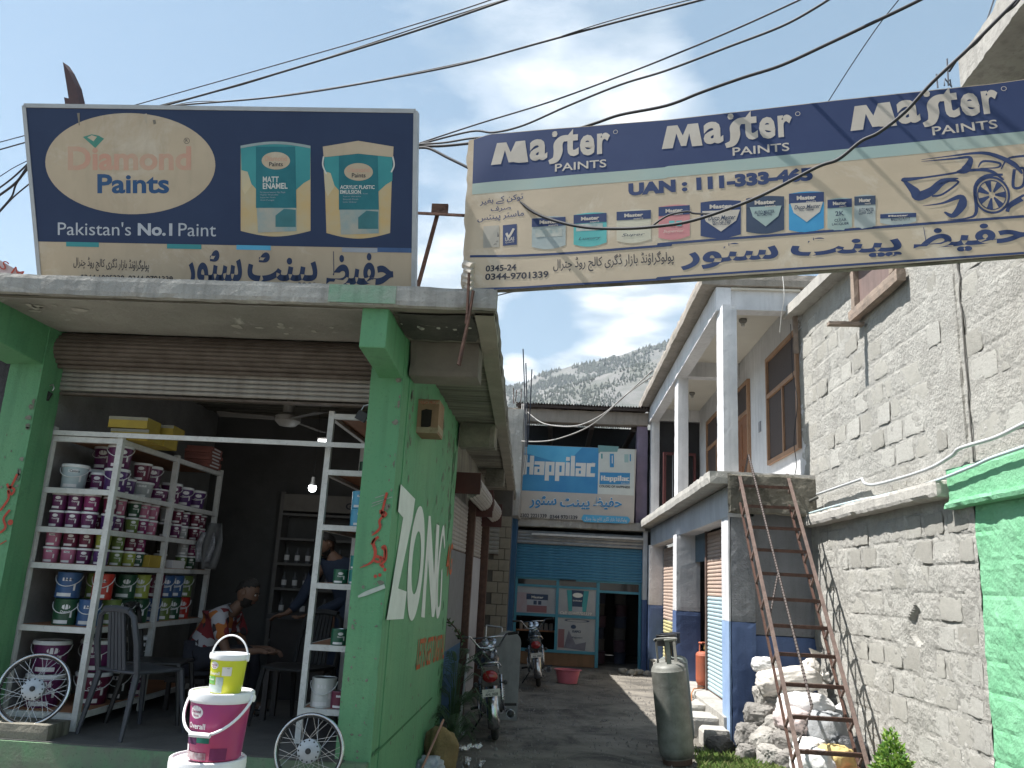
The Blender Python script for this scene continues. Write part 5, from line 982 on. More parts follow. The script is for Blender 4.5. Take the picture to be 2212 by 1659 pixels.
wire('pale cable sagging from the far roof corner to the verandah eave', [(1139, 890), (1170, 913), (1212, 921), (1254, 918), (1299, 897), (1340, 864), (1410, 800)], 17.5, 14.5, .014, cable_w)
wire('pale cable sagging lower, across the top of the blue sign', [(1097, 951), (1160, 954), (1212, 946), (1281, 916), (1351, 854), (1410, 812)], 17.5, 14.5, .013, cable_w)
wire('short dark wire from the canopy corner to the banner foot', [(1068, 640), (1100, 632), (1150, 622)], 5.2, 5.2, .004, mat('dark bare wire', (.04, .04, .045)))
for i in range(4):
    x = 1126 + i * 3.5; P3 = [oY(*q, 17.3) for q in ((x + 2, 872), (x - 1, 920), (x + 1, 985), (x - 4, 1015 + 3 * i), (1106, 1030 + 3 * i))]
    tag(MB().tube([p - P3[0] for p in P3], .012, 5).build('hanging_cable', cable_w, loc=P3[0], smooth=2), 'pale cable hanging down beside the end shop sign, %s from the left' % ['first', 'second', 'third', 'fourth'][i], 'cable', 'cables hanging by the end shop sign')
# iron bars at the top right
for i, (lb_, pts) in enumerate((('long twisted', ((2150, -10), (2135, 35), (2118, 85), (2098, 130), (2085, 165))), ('tall upright', ((2046, 127), (2049, 185))), ('short upright', ((2023, 160), (2026, 190))), ('knotted', ((2083, 135), (2086, 172))), ('bent', ((2040, 185), (2041, 170), (2056, 188), (2052, 172))))):
    P3 = [oY(*q, 6.2) for q in pts]; tag(MB().tube([p - P3[0] for p in P3], .007, 5).build('starter_bar', mat('grey bar', (.12, .13, .15)), loc=P3[0]), '%s iron bar above the banner at the top right' % lb_, 'rebar')

# ================================================================== cardboard box vent on the green wall
t = thing('cardboard_box', 'torn cardboard box taped to the green side wall under the canopy', 'box', (-1.1, 6.3, 2.78))
card = mat('brown cardboard', (.27, .17, .10), (.21, .13, .075), .85, scale=6, speck=.3, streak=.3); tape = mat('dirty tape', (.36, .30, .2), (.2, .15, .08), .6, scale=8)
MB().box(-.02, .15, .0, .012, 0, .27).box(-.02, .0, .012, .30, 0, .27).box(.135, .15, .012, .30, 0, .27).box(0, .135, .012, .30, 0, .012).box(0, .135, .012, .30, .258, .27).box(0, .135, .28, .3, .012, .258).build('box_shell', card, t)
m = MB(); pts = [(.015 + .085 * x + random.uniform(-.006, .006), -.003, .05 + .14 * z + random.uniform(-.008, .008)) for x, z in ((0, 0), (.5, -.1), (1, .05), (1, 1), (.4, 1.05), (0, .95))]; m.add(pts, [tuple(range(6))]); m.build('torn_hole', mat('box hole', (.012, .010, .01), (.02, .015, .01), .95, scale=30), t)
MB().box(-.023, .153, -.004, -.001, 0, .045).box(.1505, .154, 0, .3, .02, .07).box(-.023, .153, -.004, -.001, .235, .258).build('tape_strip', tape, t); pp = Panel((-.02, -.0035, 0), (1, 0, 0), (0, 0, 1)); pp.text('FRESH FRUIT', (.01, .232), (.16, .232), .022, redp, 1, uv=True); pp.lt.build('lettering', pp.mats, t)
# ================================================================== racks in the paint shop
def rack(label, x0, x1, y0, ys, zs, top, rx):      # posts at y0 and ys on the aisle side rx, boards at zs
    t = thing('shelf_rack', label, 'shelf rack', ((x0 + x1) / 2, y0, .505)); w = .042
    def K(m, n, mt, **k): o = m.build(n, mt, t, **k); o.matrix_parent_inverse = inv_of(t); return o
    posts = [(x0, y0), (x1, y0)] + [(rx, y) for y in ys]
    for x, y in posts: K(MB().box(x - w / 2, x + w / 2, y - w / 2, y + w / 2, .505, top + (.05 if (x, y) == posts[0] and x0 < -3 else 0)), 'post', white_m)
    yl = ys[-1]
    for z in zs:
        K(MB().box(x0 + w / 2, x1 - w / 2, y0 - w / 2 - .002, y0 + w / 2 - .004, z - .04, z), 'shelf_rail', white_m); K(MB().box(rx - w / 2 + .003, rx + w / 2 - .003, y0 + w / 2, yl, z - .04, z - .002), 'shelf_rail', white_m)
        K(MB().box(x0 + .01, x1 - .01 if rx == x1 else x1, y0 + .02, yl, z - .012, z + .002), 'shelf_board', wood_m)
    return t
ZL = (.62, 1.20, 1.64, 1.90, 2.19, 2.58); ZR = (.74, 1.17, 1.60, 2.02, 2.43, 2.86)
rack('long white steel rack along the left shop wall, packed with purple pails', -3.85, -3.31, 6.0, (6.95, 7.91), ZL, 2.60, -3.31)
rack('white steel rack with brown boards behind the right green pillar', -1.74, -1.36, 6.1, (7.2,), ZR, 2.88, -1.74)
tag(MB().box(-3.87, -1.3, 5.955, 5.975, 2.585, 2.62).build('tie_rail', white_m), 'long white steel tie rail joining the two racks across the shop front', 'rail')

# ================================================================== pails and tins
CL = {'purple': (.115, .018, .085), 'violet': (.085, .028, .14), 'magenta': (.22, .02, .11), 'pink': (.42, .13, .22), 'maroon': (.13, .015, .045), 'dark green': (.018, .07, .035), 'olive green': (.14, .20, .05), 'yellow green': (.30, .34, .06),
      'blue': (.04, .10, .24), 'red': (.42, .03, .02), 'pale grey blue': (.42, .50, .53), 'black and gold': (.03, .025, .02), 'teal': (.02, .20, .19), 'sky blue': (.08, .33, .50), 'grey': (.35, .36, .36), 'bottle green': (.015, .10, .055), 'white': (.6, .6, .58)}
def cm(c): return mat('pail ' + c, CL[c], tuple(v * .82 for v in CL[c]), .38, scale=7, spec=.45)
lid_m = mat('pail lid', (.70, .70, .70), (.60, .60, .60), .45, scale=10); logo_w = mat('logo white', (.68, .66, .66), (.62, .6, .6), .5)
_PM = {}
def wrapm(mb, S_fn, v, f): mb.add([S_fn(*q) for q in v], f)
def pail_meshes(kind, color, r, h, word):
    k = (kind, color, r, h, word)
    if k in _PM: return _PM[k]
    rt = r * (1.0 if kind == 'tin' else 1.0); rb = r * (.985 if kind == 'tin' else .86)
    body = MB(); 
    if kind == 'tin': body.lathe([(rb * .97, 0), (rb * 1.02, .004), (rb, .012), (rt, h - .012), (rt * 1.02, h - .004), (rt * .98, h), (rt * .9, h - .006), (0, h - .008)], 22)
    else: body.lathe([(rb * .95, 0), (rb, .006), (rt * .975, h * .86), (rt * .975, h * .9), (0, h * .9)], 24)
    prt = MB(); R = lambda z: (rb + (rt * .975 - rb) * z / h) + .0012
    def S_(s_, z): a = -math.pi / 2 + s_ / r; q = R(z); return (q * math.cos(a), q * math.sin(a), z)
    def patch(s0, z0, s1, z1, n=5): vs = [S_(s0 + (s1 - s0) * i / n, z) for z in (z0, z1) for i in range(n + 1)]; prt.add(vs, [(i, i + 1, n + 2 + i, n + 1 + i) for i in range(n)])
    def oval(s0, z0, a, b, n=8):
        vs = [S_(s0 + a * math.cos(math.pi * (1 - i / n)), z0 + k_ * b * math.sin(math.pi * (1 - i / n))) for k_ in (-1, 1) for i in range(n + 1)]; prt.add(vs, [(i, i + 1, n + 2 + i, n + 1 + i) for i in range(n)])
    if word == 'Overall': oval(.22 * r, h * .70, .36 * r, .095 * h)
    else: patch(-.35 * r, h * .66, .45 * r, h * .78)
    patch(-.75 * r, h * .07, .5 * r, h * .2); patch(.62 * r, h * .3, .8 * r, h * .55, 2)
    if word:
        v, f, lo, hi = text_data(word, .02); q = (v - lo) / (hi - lo); z0 = h * (.47 if word == 'Overall' else .67)
        if word != 'Overall': prt.cur = 1
        lt = [(S_(-.2 * r + p[0] * .78 * r, z0 + p[1] * h * .1)) for p in q]; prt.add([tuple(c * (1.004 if i < 2 else 1) for i, c in enumerate(p)) for p in lt], f)
    def mesh(mb, nm, mts):
        o = mb.build(nm, mts, smooth=(nm != 'label_print')); me = o.data; bpy.data.objects.remove(o); return me
    out = {'body': mesh(body, 'body', cm(color)), 'label_print': mesh(prt, 'label_print', [logo_w, ink])}
    if kind != 'tin': out['lid'] = mesh(MB().lathe([(rt * .96, h * .87), (rt * 1.05, h * .875), (rt * 1.06, h * .93), (rt * 1.03, h * .985), (rt * 1.0, h), (rt * .94, h), (rt * .92, h * .97), (0, h * .97)], 24), 'lid', lid_m)
    else: out['lid'] = mesh(MB().lathe([(0, h - .006), (rt * .82, h - .006), (rt * .84, h - .001), (rt * .86, h - .006)], 20), 'lid', steel)
    if h > .15 and kind != 'plain':
        pts = []; 
        for i in range(13): a = math.pi * i / 12; pts.append((rt * 1.09 * math.cos(a), -rt * 1.12 * math.sin(a) * .98, h * .86 - h * .40 * math.sin(a)))
        out['handle'] = mesh(MB().tube(pts, .0032 if h < .3 else .006, 5), 'handle', lid_m)
    _PM[k] = out; return out
ITEMS = []
def pail(x, y, z, color, r, h, kind='pail', word='Overall', rz=None, where='', group='paint pails on the left rack', name=None):
    ms = pail_meshes(kind, color, r, h, word); t = thing(name or ('paint_pail' if kind == 'pail' else 'paint_tin'), '', 'pail' if kind == 'pail' else 'tin', (x, y, z), rz if rz is not None else random.uniform(-.1, .5), group)
    for n_, me in ms.items(): inst(n_, me, t)
    ITEMS.append([t, where, color, kind, px((x, y, z + h / 2))]); return t
# left rack, shelf by shelf: (x, y, tier)
Z1, Z2, Z3, Z4, Z5 = ZL[4], ZL[3], ZL[2], ZL[1], ZL[0]
A_ = 'the top stocked shelf of the left rack'; B_ = 'the second stocked shelf of the left rack'; C_ = 'the third stocked shelf of the left rack'; E_ = 'the fourth stocked shelf of the left rack'; G_ = 'the bottom shelf of the left rack'
pail(-3.70, 6.12, Z1, 'pale grey blue', .095, .19, where=A_, word='Celeste'); pail(-3.55, 6.22, Z1, 'purple', .072, .145, where=A_); pail(-3.44, 6.42, Z1, 'violet', .07, .13, where=A_)
pail(-3.70, 6.42, Z1, 'purple', .095, .19, where=A_); pail(-3.66, 6.45, Z1 + .195, 'purple', .095, .19, where=A_ + ', stacked')
pail(-3.38, 6.14, Z1, 'violet', .088, .175, where=A_, rz=.5); pail(-3.385, 6.15, Z1 + .178, 'purple', .09, .18, where=A_ + ', stacked', rz=.5)
pail(-3.42, 6.62, Z1, 'grey', .095, .13, 'pail', '', where=A_); pail(-3.42, 6.60, Z1 + .132, 'maroon', .07, .15, where=A_ + ', stacked'); pail(-3.44, 6.78, Z1 + .1, 'purple', .09, .18, where=A_ + ', stacked', rz=.5); pail(-3.40, 6.86, Z1, 'purple', .09, .1, where=A_, rz=.5)
pail(-3.385, 7.08, Z1, 'purple', .088, .175, where=A_, rz=.6)
for tier in (0, 1):
    for i, x in enumerate((-3.76, -3.635, -3.51)): pail(x, 6.09, Z2 + tier * .132, 'magenta' if tier and i == 2 else 'purple', .058, .127, where=B_ + (', upper layer' if tier else ', lower layer'), rz=.15 * i)
    for j, (y, x, c) in enumerate(((6.16, -3.40, 'maroon' if tier else 'violet'), (6.32, -3.42, 'pink' if tier else 'purple'), (6.52, -3.40, 'dark green' if tier else 'olive green'), (6.66, -3.39, 'pink' if tier else 'magenta'), (6.80, -3.385, 'pink'), (7.05, -3.38, 'grey' if tier else 'black and gold'), (7.24, -3.375, 'maroon' if tier else 'purple'), (7.62, -3.37, 'maroon'))):
        pail(x, y, Z2 + tier * .128, c, .054, .123, where=B_ + (', upper layer' if tier else ', lower layer'), word='Happilac' if c == 'pink' else 'Overall', rz=.5)
for tier in (0, 1):
    for i, (x, c) in enumerate(((-3.765, 'pink'), (-3.64, 'pink' if not tier else 'maroon'), (-3.53, 'purple' if not tier else 'maroon'), (-3.41, 'violet' if not tier else 'yellow green'))):
        pail(x, 6.1 + .02 * i, Z3 + tier * .122, c, .056, .118, where=C_ + (', upper layer' if tier else ', lower layer'), word='Happilac' if c == 'pink' else 'Overall', rz=.2)
    pail(-3.40, 6.35, Z3 + tier * .122, 'olive green', .054, .118, where=C_ + (', upper layer' if tier else ', lower layer'), rz=.5); pail(-3.40, 6.55, Z3 + tier * .122, 'yellow green' if not tier else 'maroon', .056, .118, where=C_ + (', upper layer' if tier else ', lower layer'), rz=.5)
for i, (x, y, tier, c, r) in enumerate(((-3.60, 6.14, 0, 'dark green', .082), (-3.44, 6.18, 0, 'blue', .078), (-3.62, 6.16, 1, 'blue', .085), (-3.50, 6.34, 1, 'olive green', .078), (-3.38, 6.20, 1, 'red', .072), (-3.40, 6.40, 0, 'olive green', .074), (-3.40, 6.58, 1, 'dark green', .078), (-3.40, 6.62, 0, 'dark green', .078), (-3.395, 6.80, 1, 'yellow green', .078), (-3.39, 6.82, 0, 'dark green', .078))):
    pail(x, y, Z4 + tier * .192, c, r, .188, 'tin', 'Happilac' if c == 'blue' else 'Master' if c == 'red' else 'Overall', where=E_ + (', upper layer' if tier else ', lower layer'), rz=.3)
for x, y, tier, c, r in ((-3.70, 6.2, 0, 'purple', .125), (-3.69, 6.2, 1, 'purple', .125), (-3.47, 6.45, 0, 'maroon', .125), (-3.47, 6.45, 1, 'purple', .125), (-3.40, 6.72, 0, 'black and gold', .085), (-3.40, 6.72, 1, 'black and gold', .085), (-3.40, 6.98, 1, 'black and gold', .085), (-3.40, 6.98, 0, 'purple', .10)):
    pail(x, y, Z5 + tier * .235, c, r, .23, where=G_ + (', upper layer' if tier else ', lower layer'), word='K' if 'gold' in c else 'Overall')
for z_, tiers, ys_, r_, h_, cs, wh in ((Z1, 1, (7.35, 7.62), .085, .17, ('violet', 'purple'), A_), (Z2, 2, (7.43, 7.8), .052, .12, ('grey', 'maroon', 'pink', 'purple'), B_), (Z3, 2, (6.68, 7.08, 7.5, 7.68), .054, .118, ('dark green', 'grey', 'maroon', 'magenta', 'olive green', 'black and gold'), C_), (Z4, 2, (7.05, 7.24, 7.43, 7.62), .078, .188, ('blue', 'dark green', 'olive green', 'maroon', 'dark green', 'blue', 'red'), E_)):
    for tier in range(tiers):
        for i, y in enumerate(ys_): pail(-3.395, y, z_ + tier * (h_ + .004), cs[(i * 2 + tier * 3) % len(cs)], r_, h_, 'tin' if h_ == .188 else 'pail', 'Overall', where=wh + ((', upper layer' if tier else ', lower layer') if tiers > 1 else ''), rz=.5)
    for i in range(4): pail(-3.62, 6.38 + .27 * i, z_, cs[(i + 1) % len(cs)], r_, h_, 'tin' if h_ == .188 else 'pail', 'Overall', where=wh + (', lower layer' if tiers > 1 else ''), rz=.2)
# right rack
RR = {'a': 'the second board of the right rack', 'b': 'the third board of the right rack', 'c': 'the fourth board of the right rack', 'd': 'the fifth board of the right rack'}
gR = 'paint tins on the right rack'
for x, y, z, c, r, h, w_ in ((-1.44, 6.2, ZR[4], 'bottle green', .035, .09, 'a'), (-1.49, 6.24, ZR[4], 'dark green', .035, .09, 'a'), (-1.42, 6.18, ZR[4] + .092, 'bottle green', .035, .09, 'a'),
        (-1.475, 6.16, ZR[3], 'sky blue', .062, .13, 'b'), (-1.475, 6.16, ZR[3] + .132, 'sky blue', .062, .13, 'b'), (-1.43, 6.3, ZR[3] + .2, 'bottle green', .05, .17, 'b'),
        (-1.565, 6.15, ZR[2], 'bottle green', .054, .105, 'c'), (-1.455, 6.15, ZR[2], 'teal', .048, .105, 'c'), (-1.45, 6.15, ZR[2] + .108, 'teal', .052, .10, 'c'), (-1.43, 6.17, ZR[2] + .21, 'bottle green', .045, .10, 'c'),
        (-1.535, 6.15, ZR[1], 'bottle green', .056, .115, 'd'), (-1.43, 6.16, ZR[1], 'dark green', .05, .115, 'd'), (-1.42, 6.17, ZR[1] + .118, 'bottle green', .045, .12, 'd')):
    pail(x, y, z, c, r, h, 'tin', 'Happilac' if c == 'sky blue' else 'Overall', where=RR[w_], group=gR)
pail(-1.62, 6.2, ZR[0], 'white', .088, .20, 'tin', '', where='the lowest board of the right rack', group=gR); pail(-1.49, 6.17, ZR[0], 'maroon', .062, .12, 'tin', '', where='the lowest board of the right rack', group=gR); pail(-1.45, 6.34, ZR[0], 'yellow green', .07, .17, 'tin', '', where='the lowest board of the right rack', group=gR)
ORD = 'first second third fourth fifth sixth seventh eighth ninth tenth eleventh twelfth thirteenth fourteenth fifteenth sixteenth seventeenth eighteenth nineteenth twentieth twenty-first twenty-second'.split()
bywh = {}
for it in ITEMS: bywh.setdefault(it[1], []).append(it)
for wh, its in bywh.items():
    its.sort(key=lambda q: (q[4][0], q[4][1]))
    for i, it in enumerate(its):
        it[0]['label'] = ('only ' if len(its) == 1 else ORD[i] + ' ') + ('' if len(its) == 1 else 'from left, ') + it[2] + ' ' + it[3] + ' on ' + wh.replace('stocked ', '').replace(', upper layer', ', upper').replace(', lower layer', ', lower')
# cartons
ycar = mat('yellow carton', (.42, .30, .04), (.33, .23, .035), .7, scale=6, speck=.15); rcar = mat('red brown carton', (.28, .10, .08), (.22, .08, .06), .75, scale=9)
for i, (x, y, z, w_) in enumerate(((-3.28, 6.16, 2.582, 'lower front'), (-3.28, 6.42, 2.582, 'lower back'), (-3.30, 6.14, 2.672, 'upper front'), (-3.24, 6.44, 2.672, 'upper back'))):
    t = thing('carton', 'yellow carton on top of the left rack, %s of the stack' % w_, 'carton', (x, y, z), .02 * i, 'yellow cartons on the left rack'); MB().box(-.15, .15, -.12, .12, 0, .086).build('box_body', ycar, t, bevel=.002); MB().box(-.151, .151, -.121, -.119, .062, .086).build('grey_flap', mat('grey carton edge', (.3, .28, .22)), t)
for i in range(6):
    t = thing('carton', 'thin red brown carton, far end of left rack, %s from the bottom' % ORD[i], 'carton', (-3.38, 7.62 + .02 * (i % 2), 2.582 + .032 * i), .05 * (i % 3), 'thin red cartons on the left rack'); MB().box(-.12, .12, -.16, .16, 0, .03).build('box_body', rcar, t, bevel=.002); MB().box(.121, .123, -.1, .1, .008, .022).build('label_strip', logo_w, t)
t = thing('carton', 'flat yellow carton on the third shelf of the left rack', 'carton', (-3.40, 6.86, Z3)); MB().box(-.09, .09, -.13, .16, 0, .10).build('box_body', ycar, t, bevel=.002)
t = thing('carton', 'white carton beyond the flat yellow one on the left rack', 'carton', (-3.40, 7.3, Z3)); MB().box(-.08, .08, -.12, .12, 0, .07).build('box_body', logo_w, t, bevel=.002)

# ================================================================== stack of display pails at the street edge
def big_pail(x, y, z, r, h, color, col2, lab, kind):
    t = thing('paint_pail', lab, 'pail', (x, y, z), R_(-6), 'display pails stacked in the sun')
    rb = r * .84; R = lambda q: rb + (r * .97 - rb) * q / h + .001
    two = mat('display ' + color, CL2[color][0], CL2[color][1], .35, scale=3.2, spec=.5)
    MB().lathe([(rb * .94, 0), (rb, .008), (r * .97, h * .88), (r * .9, h * .9), (0, h * .9)], 40).build('body', two, t, smooth=True)
    MB().lathe([(r * .975, h * .84), (r * 1.0, h * .845), (r * 1.0, h * .87), (r * 1.055, h * .875), (r * 1.065, h * .94), (r * 1.05, h * .99), (r * 1.02, h * 1.0), (r * .97, h * 1.0), (r * .95, h * .975), (0, h * .972)], 44).build('lid', lid_w, t, smooth=True)
    def S_(s_, q, e=0): a = -math.pi / 2 + s_ / r; k = R(q) + e; return (k * math.cos(a), k * math.sin(a), q)
    def patch(mb, s0, z0, s1, z1, e=0, n=10): vs = [S_(s0 + (s1 - s0) * i / n, q, e) for q in (z0, z1) for i in range(n + 1)]; mb.add(vs, [(i, i + 1, n + 2 + i, n + 1 + i) for i in range(n)])
    def txt(mb, w_, s0, z0, s1, hh, bo=.02, e=.0022): v, f, lo, hi = text_data(w_, bo); q = (v - lo) / (hi - lo); mb.add([S_(s0 + p[0] * (s1 - s0), z0 + p[1] * hh, e) for p in q], f)
    mats = [logo_w, cm('dark green'), mat('plum shade', (.08, .015, .07)), mat('sofa print', (.48, .44, .44), (.25, .1, .12), scale=26), mat('maroon ink', (.2, .03, .1)), mat('sticker green', (.02, .16, .12)), mat('leaf print', (.12, .33, .08), (.16, .4, .1)), mat('pale room print', (.5, .55, .5), (.3, .38, .36), scale=22), white_p]
    pr = MB(); lt = MB(); c = -.42 * r
    vs = [S_(c + .31 * r * math.cos(math.pi * (1 - i / 16)), h * .71 + k_ * .095 * h * math.sin(math.pi * (1 - i / 16)), .0008) for k_ in (-1, 1) for i in range(17)]; pr.cur = 0; pr.add(vs, [(i, i + 1, 18 + i, 17 + i) for i in range(16)])
    lt.cur = 4; txt(lt, 'Diamond', c - .22 * r, h * .70, c + .22 * r, h * .045, .03); txt(lt, 'Paints', c - .13 * r, h * .645, c + .15 * r, h * .04)
    lt.cur = 0; txt(lt, 'Overall', c - .36 * r, h * .47, c + .45 * r, h * .085, .02)
    if kind == 'emulsion':
        pr.cur = 2; patch(pr, -.95 * r, h * .24, -.3 * r, h * .44, .0004); lt.cur = 0; txt(lt, 'SUPER', -.82 * r, h * .39, -.6 * r, h * .035); txt(lt, 'EMULSION', -.82 * r, h * .34, -.38 * r, h * .04)
        pr.cur = 3; patch(pr, -.95 * r, h * .03, .15 * r, h * .13, .0006); pr.cur = 0; patch(pr, -1.1 * r, h * .0, -.75 * r, h * .22, .0003); pr.cur = 5; patch(pr, -.28 * r, h * .27, .22 * r, h * .40, .001)
        pr.cur = 4; patch(pr, .28 * r, h * .03, .9 * r, h * .2, .0002)
    else:
        pr.cur = 6; patch(pr, -1.0 * r, h * .24, -.28 * r, h * .43, .0004); lt.cur = 0; txt(lt, 'WATER', -.9 * r, h * .385, -.66 * r, h * .03); txt(lt, 'WOOD PRIMER', -.92 * r, h * .33, -.32 * r, h * .042)
        pr.cur = 7; patch(pr, -1.1 * r, h * .03, .22 * r, h * .22, .0006); patch(pr, -.22 * r, h * .22, .26 * r, h * .42, .0005); pr.cur = 8; patch(pr, .14 * r, h * .46, .68 * r, h * .68, .001); lt.cur = 4; txt(lt, 'BATCH', .42 * r, h * .64, .56 * r, h * .02, e=.0018)
    pr.build('label_print', mats, t); lt.build('lettering', mats, t); return t
CL2 = {'purple': ((.30, .035, .17), (.42, .05, .12)), 'lime': ((.52, .58, .03), (.58, .55, .02)), 'white': ((.7, .7, .7), (.62, .62, .62))}
lid_w = mat('glossy white lid', (.78, .78, .78), (.72, .72, .73), .4, scale=10)
SX = oY(477, 1560, 3.9).x; zp = oY(468, 1636, 3.9).z
big_pail(SX - .065, 3.92, zp - .80, .155, .40, 'white', '', 'white lidded pail at the very bottom of the sunlit stack', 'emulsion'); big_pail(SX - .045, 3.92, zp - .40, .158, .40, 'white', '', 'white pail whose lid carries the large purple pail', 'emulsion')
bp1 = big_pail(SX - .01, 3.9, zp, .136, .285, 'purple', '', 'large purple and magenta emulsion pail, second from the top of the sunlit stack', 'emulsion')
def bail(t, R0, z0, up, sag, r, name='handle', tilt=0):
    pts = []
    for i in range(25):
        a = math.pi * i / 24; s_ = math.sin(a); pts.append((R0 * math.cos(a), -(R0 * 1.06) * s_ * (0 if up else 1), z0 + (sag * s_ if up else -sag * s_)))
    MB().tube(pts, r, 7).build(name, lid_w, t, smooth=2)
    for sx in (-1, 1): MB().tube([(sx * R0 * .96, 0, z0), (sx * R0 * 1.05, 0, z0)], r * 2.4, 10).build('handle_lug', lid_w, t, smooth=True)
bail(bp1, .150, .26, False, .145, .0065); MB().tube([(-.048, -.157, .118), (.048, -.157, .118)], .011, 8).build('handle_grip', lid_w, bp1, smooth=True)
bp2 = big_pail(oY(486, 1500, 3.88).x, 3.88, zp + .279, .083, .170, 'lime', '', 'small lime yellow primer pail on top of the sunlit stack, handle raised', 'primer'); bail(bp2, .089, .148, True, .10, .004)

# ================================================================== spoked wheels
def wheel(label, loc, rot, R):
    t = thing('spoked_wheel', label, 'wheel', loc, group='spoked motorcycle rims at the shop front', rot=rot)
    MB().ring((0, 0, 0), (0, 1, 0), R - .012, .011, 64, 8, squash=1.5).build('rim', chrome, t, smooth=2); MB().ring((0, .004, 0), (0, 1, 0), R - .026, .006, 64, 6, squash=2.2).build('rim_bed', mat('dark rim bed', (.06, .06, .06), None, .4, metal=.7), t, smooth=2)
    hb = Matrix.Rotation(R_(90), 4, 'X'); MB().lathe([(.0, -.035), (.045, -.035), (.05, -.028), (.07, -.024), (.072, .02), (.05, .03), (0, .03)], 28, hb).build('hub_drum', mat('cast aluminium', (.42, .44, .46), (.34, .36, .38), .5, metal=.6, scale=20), t, smooth=True)
    MB().lathe([(.0, .045), (.014, .045), (.018, .034), (.018, .03)], 16, hb).build('axle_bore', black, t, smooth=True)
    for i in range(12): a = 2 * math.pi * i / 12; MB().tube([(.062 * math.cos(a), -.0245, .062 * math.sin(a)), (.062 * math.cos(a), -.0265, .062 * math.sin(a))], .006, 6).build('hub_hole', black, t)
    base = None
    for i in range(36):
        a = 2 * math.pi * i / 36; sgn = 1 if (i // 2) % 2 else -1; b = a + sgn * .75 * (1 if i % 2 else .9); y = .02 if i % 2 else -.02
        MB().tube([(.066 * math.cos(b), y, .066 * math.sin(b)), ((R - .028) * math.cos(a), 0, (R - .028) * math.sin(a))], .0016, 4, cap=False).build('spoke', steel, t)
    return t
p = oY(73, 1489, 5.74); wheel('spoked chrome wheel leaning on the left rack beside the shop entrance', (p.x, p.y, p.z), (R_(-14), 0, R_(12)), .238)
p = oY(668, 1622, 5.50); wheel('spoked chrome wheel propped at the foot of the right green pillar', (p.x, p.y, p.z), (R_(-6), 0, 0), .226)
tag(MB().rbox(-3.75, -3.28, 5.63, 5.9, .5, .60, .05, .006).build('kerb_lump', conc_dark), 'low dark concrete lump under the left spoked wheel', 'concrete')

# ================================================================== furniture and fittings in the shop
plast = mat('dark grey plastic chair', (.055, .058, .07), (.045, .048, .058), .5, scale=8, speck=.1)
def chair(label, loc, rz, mt):
    t = thing('plastic_chair', label, 'chair', loc, rz, 'plastic chairs in the shop')
    m = MB(); vs = []; n = 10
    for j in range(n + 1):
        for i in range(n + 1): u = i / n - .5; v = j / n - .5; vs.append((u * .42 * (1 - .06 * (v + .5)), v * .42, .44 - .02 * math.cos(u * 3) * math.cos(v * 3)))
    m.add(vs, [(j * 11 + i, j * 11 + i + 1, (j + 1) * 11 + i + 1, (j + 1) * 11 + i) for j in range(n) for i in range(n)]); o = m.build('seat', mt, t, smooth=2); s_ = o.modifiers.new('thick', 'SOLIDIFY'); s_.thickness = .02
    for sx in (-1, 1):
        MB().tube([(sx * .19, .19, .43), (sx * .23, .25, 0)], [.022, .014], 6).build('leg', mt, t); MB().tube([(sx * .19, -.19, .43), (sx * .22, -.27, 0)], [.024, .014], 6).build('leg', mt, t)
        MB().tube([(sx * .20, -.20, .42), (sx * .205, -.24, .62), (sx * .17, -.27, .80), (sx * .12, -.275, .835)], [.02, .022, .02, .018], 6).build('back_frame', mt, t, smooth=True)
    MB().tube([(-.13, -.275, .84), (0, -.28, .85), (.13, -.275, .84)], .024, 6).build('top_rail', mt, t, smooth=True)
    for i in range(5): u = (i - 2) * .036; MB().hexa([(u * 1.1 - .015, -.215, .44), (u * 1.1 + .015, -.215, .44), (u * 1.1 + .015, -.205, .44), (u * 1.1 - .015, -.205, .44), (u * .9 - .013, -.285, .83), (u * .9 + .013, -.285, .83), (u * .9 + .013, -.275, .83), (u * .9 - .013, -.275, .83)]).build('slat', mt, t)
    return t
chair('dark grey plastic chair with slatted back near the shop front', (-2.93, 6.08, .505), R_(-24), plast)
chair('black plastic chair in the dark behind the front chair', (-3.05, 6.62, .505), R_(-80), black); chair('black plastic chair facing the counter beside the sunlit pails', (-1.98, 6.75, .505), R_(160), mat('matt black plastic', (.012, .012, .013), None, .7))
t = thing('counter', 'dark shop counter deep inside between the seated and the standing man', 'counter', (-2.2, 8.0, .505)); cw = mat('dark counter wood', (.035, .03, .03), (.025, .02, .02), .6)
MB().box(-.45, .55, -.02, .02, 0, .72).build('front_panel', cw, t); MB().box(-.5, .6, -.06, .5, .72, .76).build('counter_top', mat('counter top', (.06, .06, .065)), t); MB().box(.51, .55, .02, .45, 0, .72).build('side_panel', cw, t)
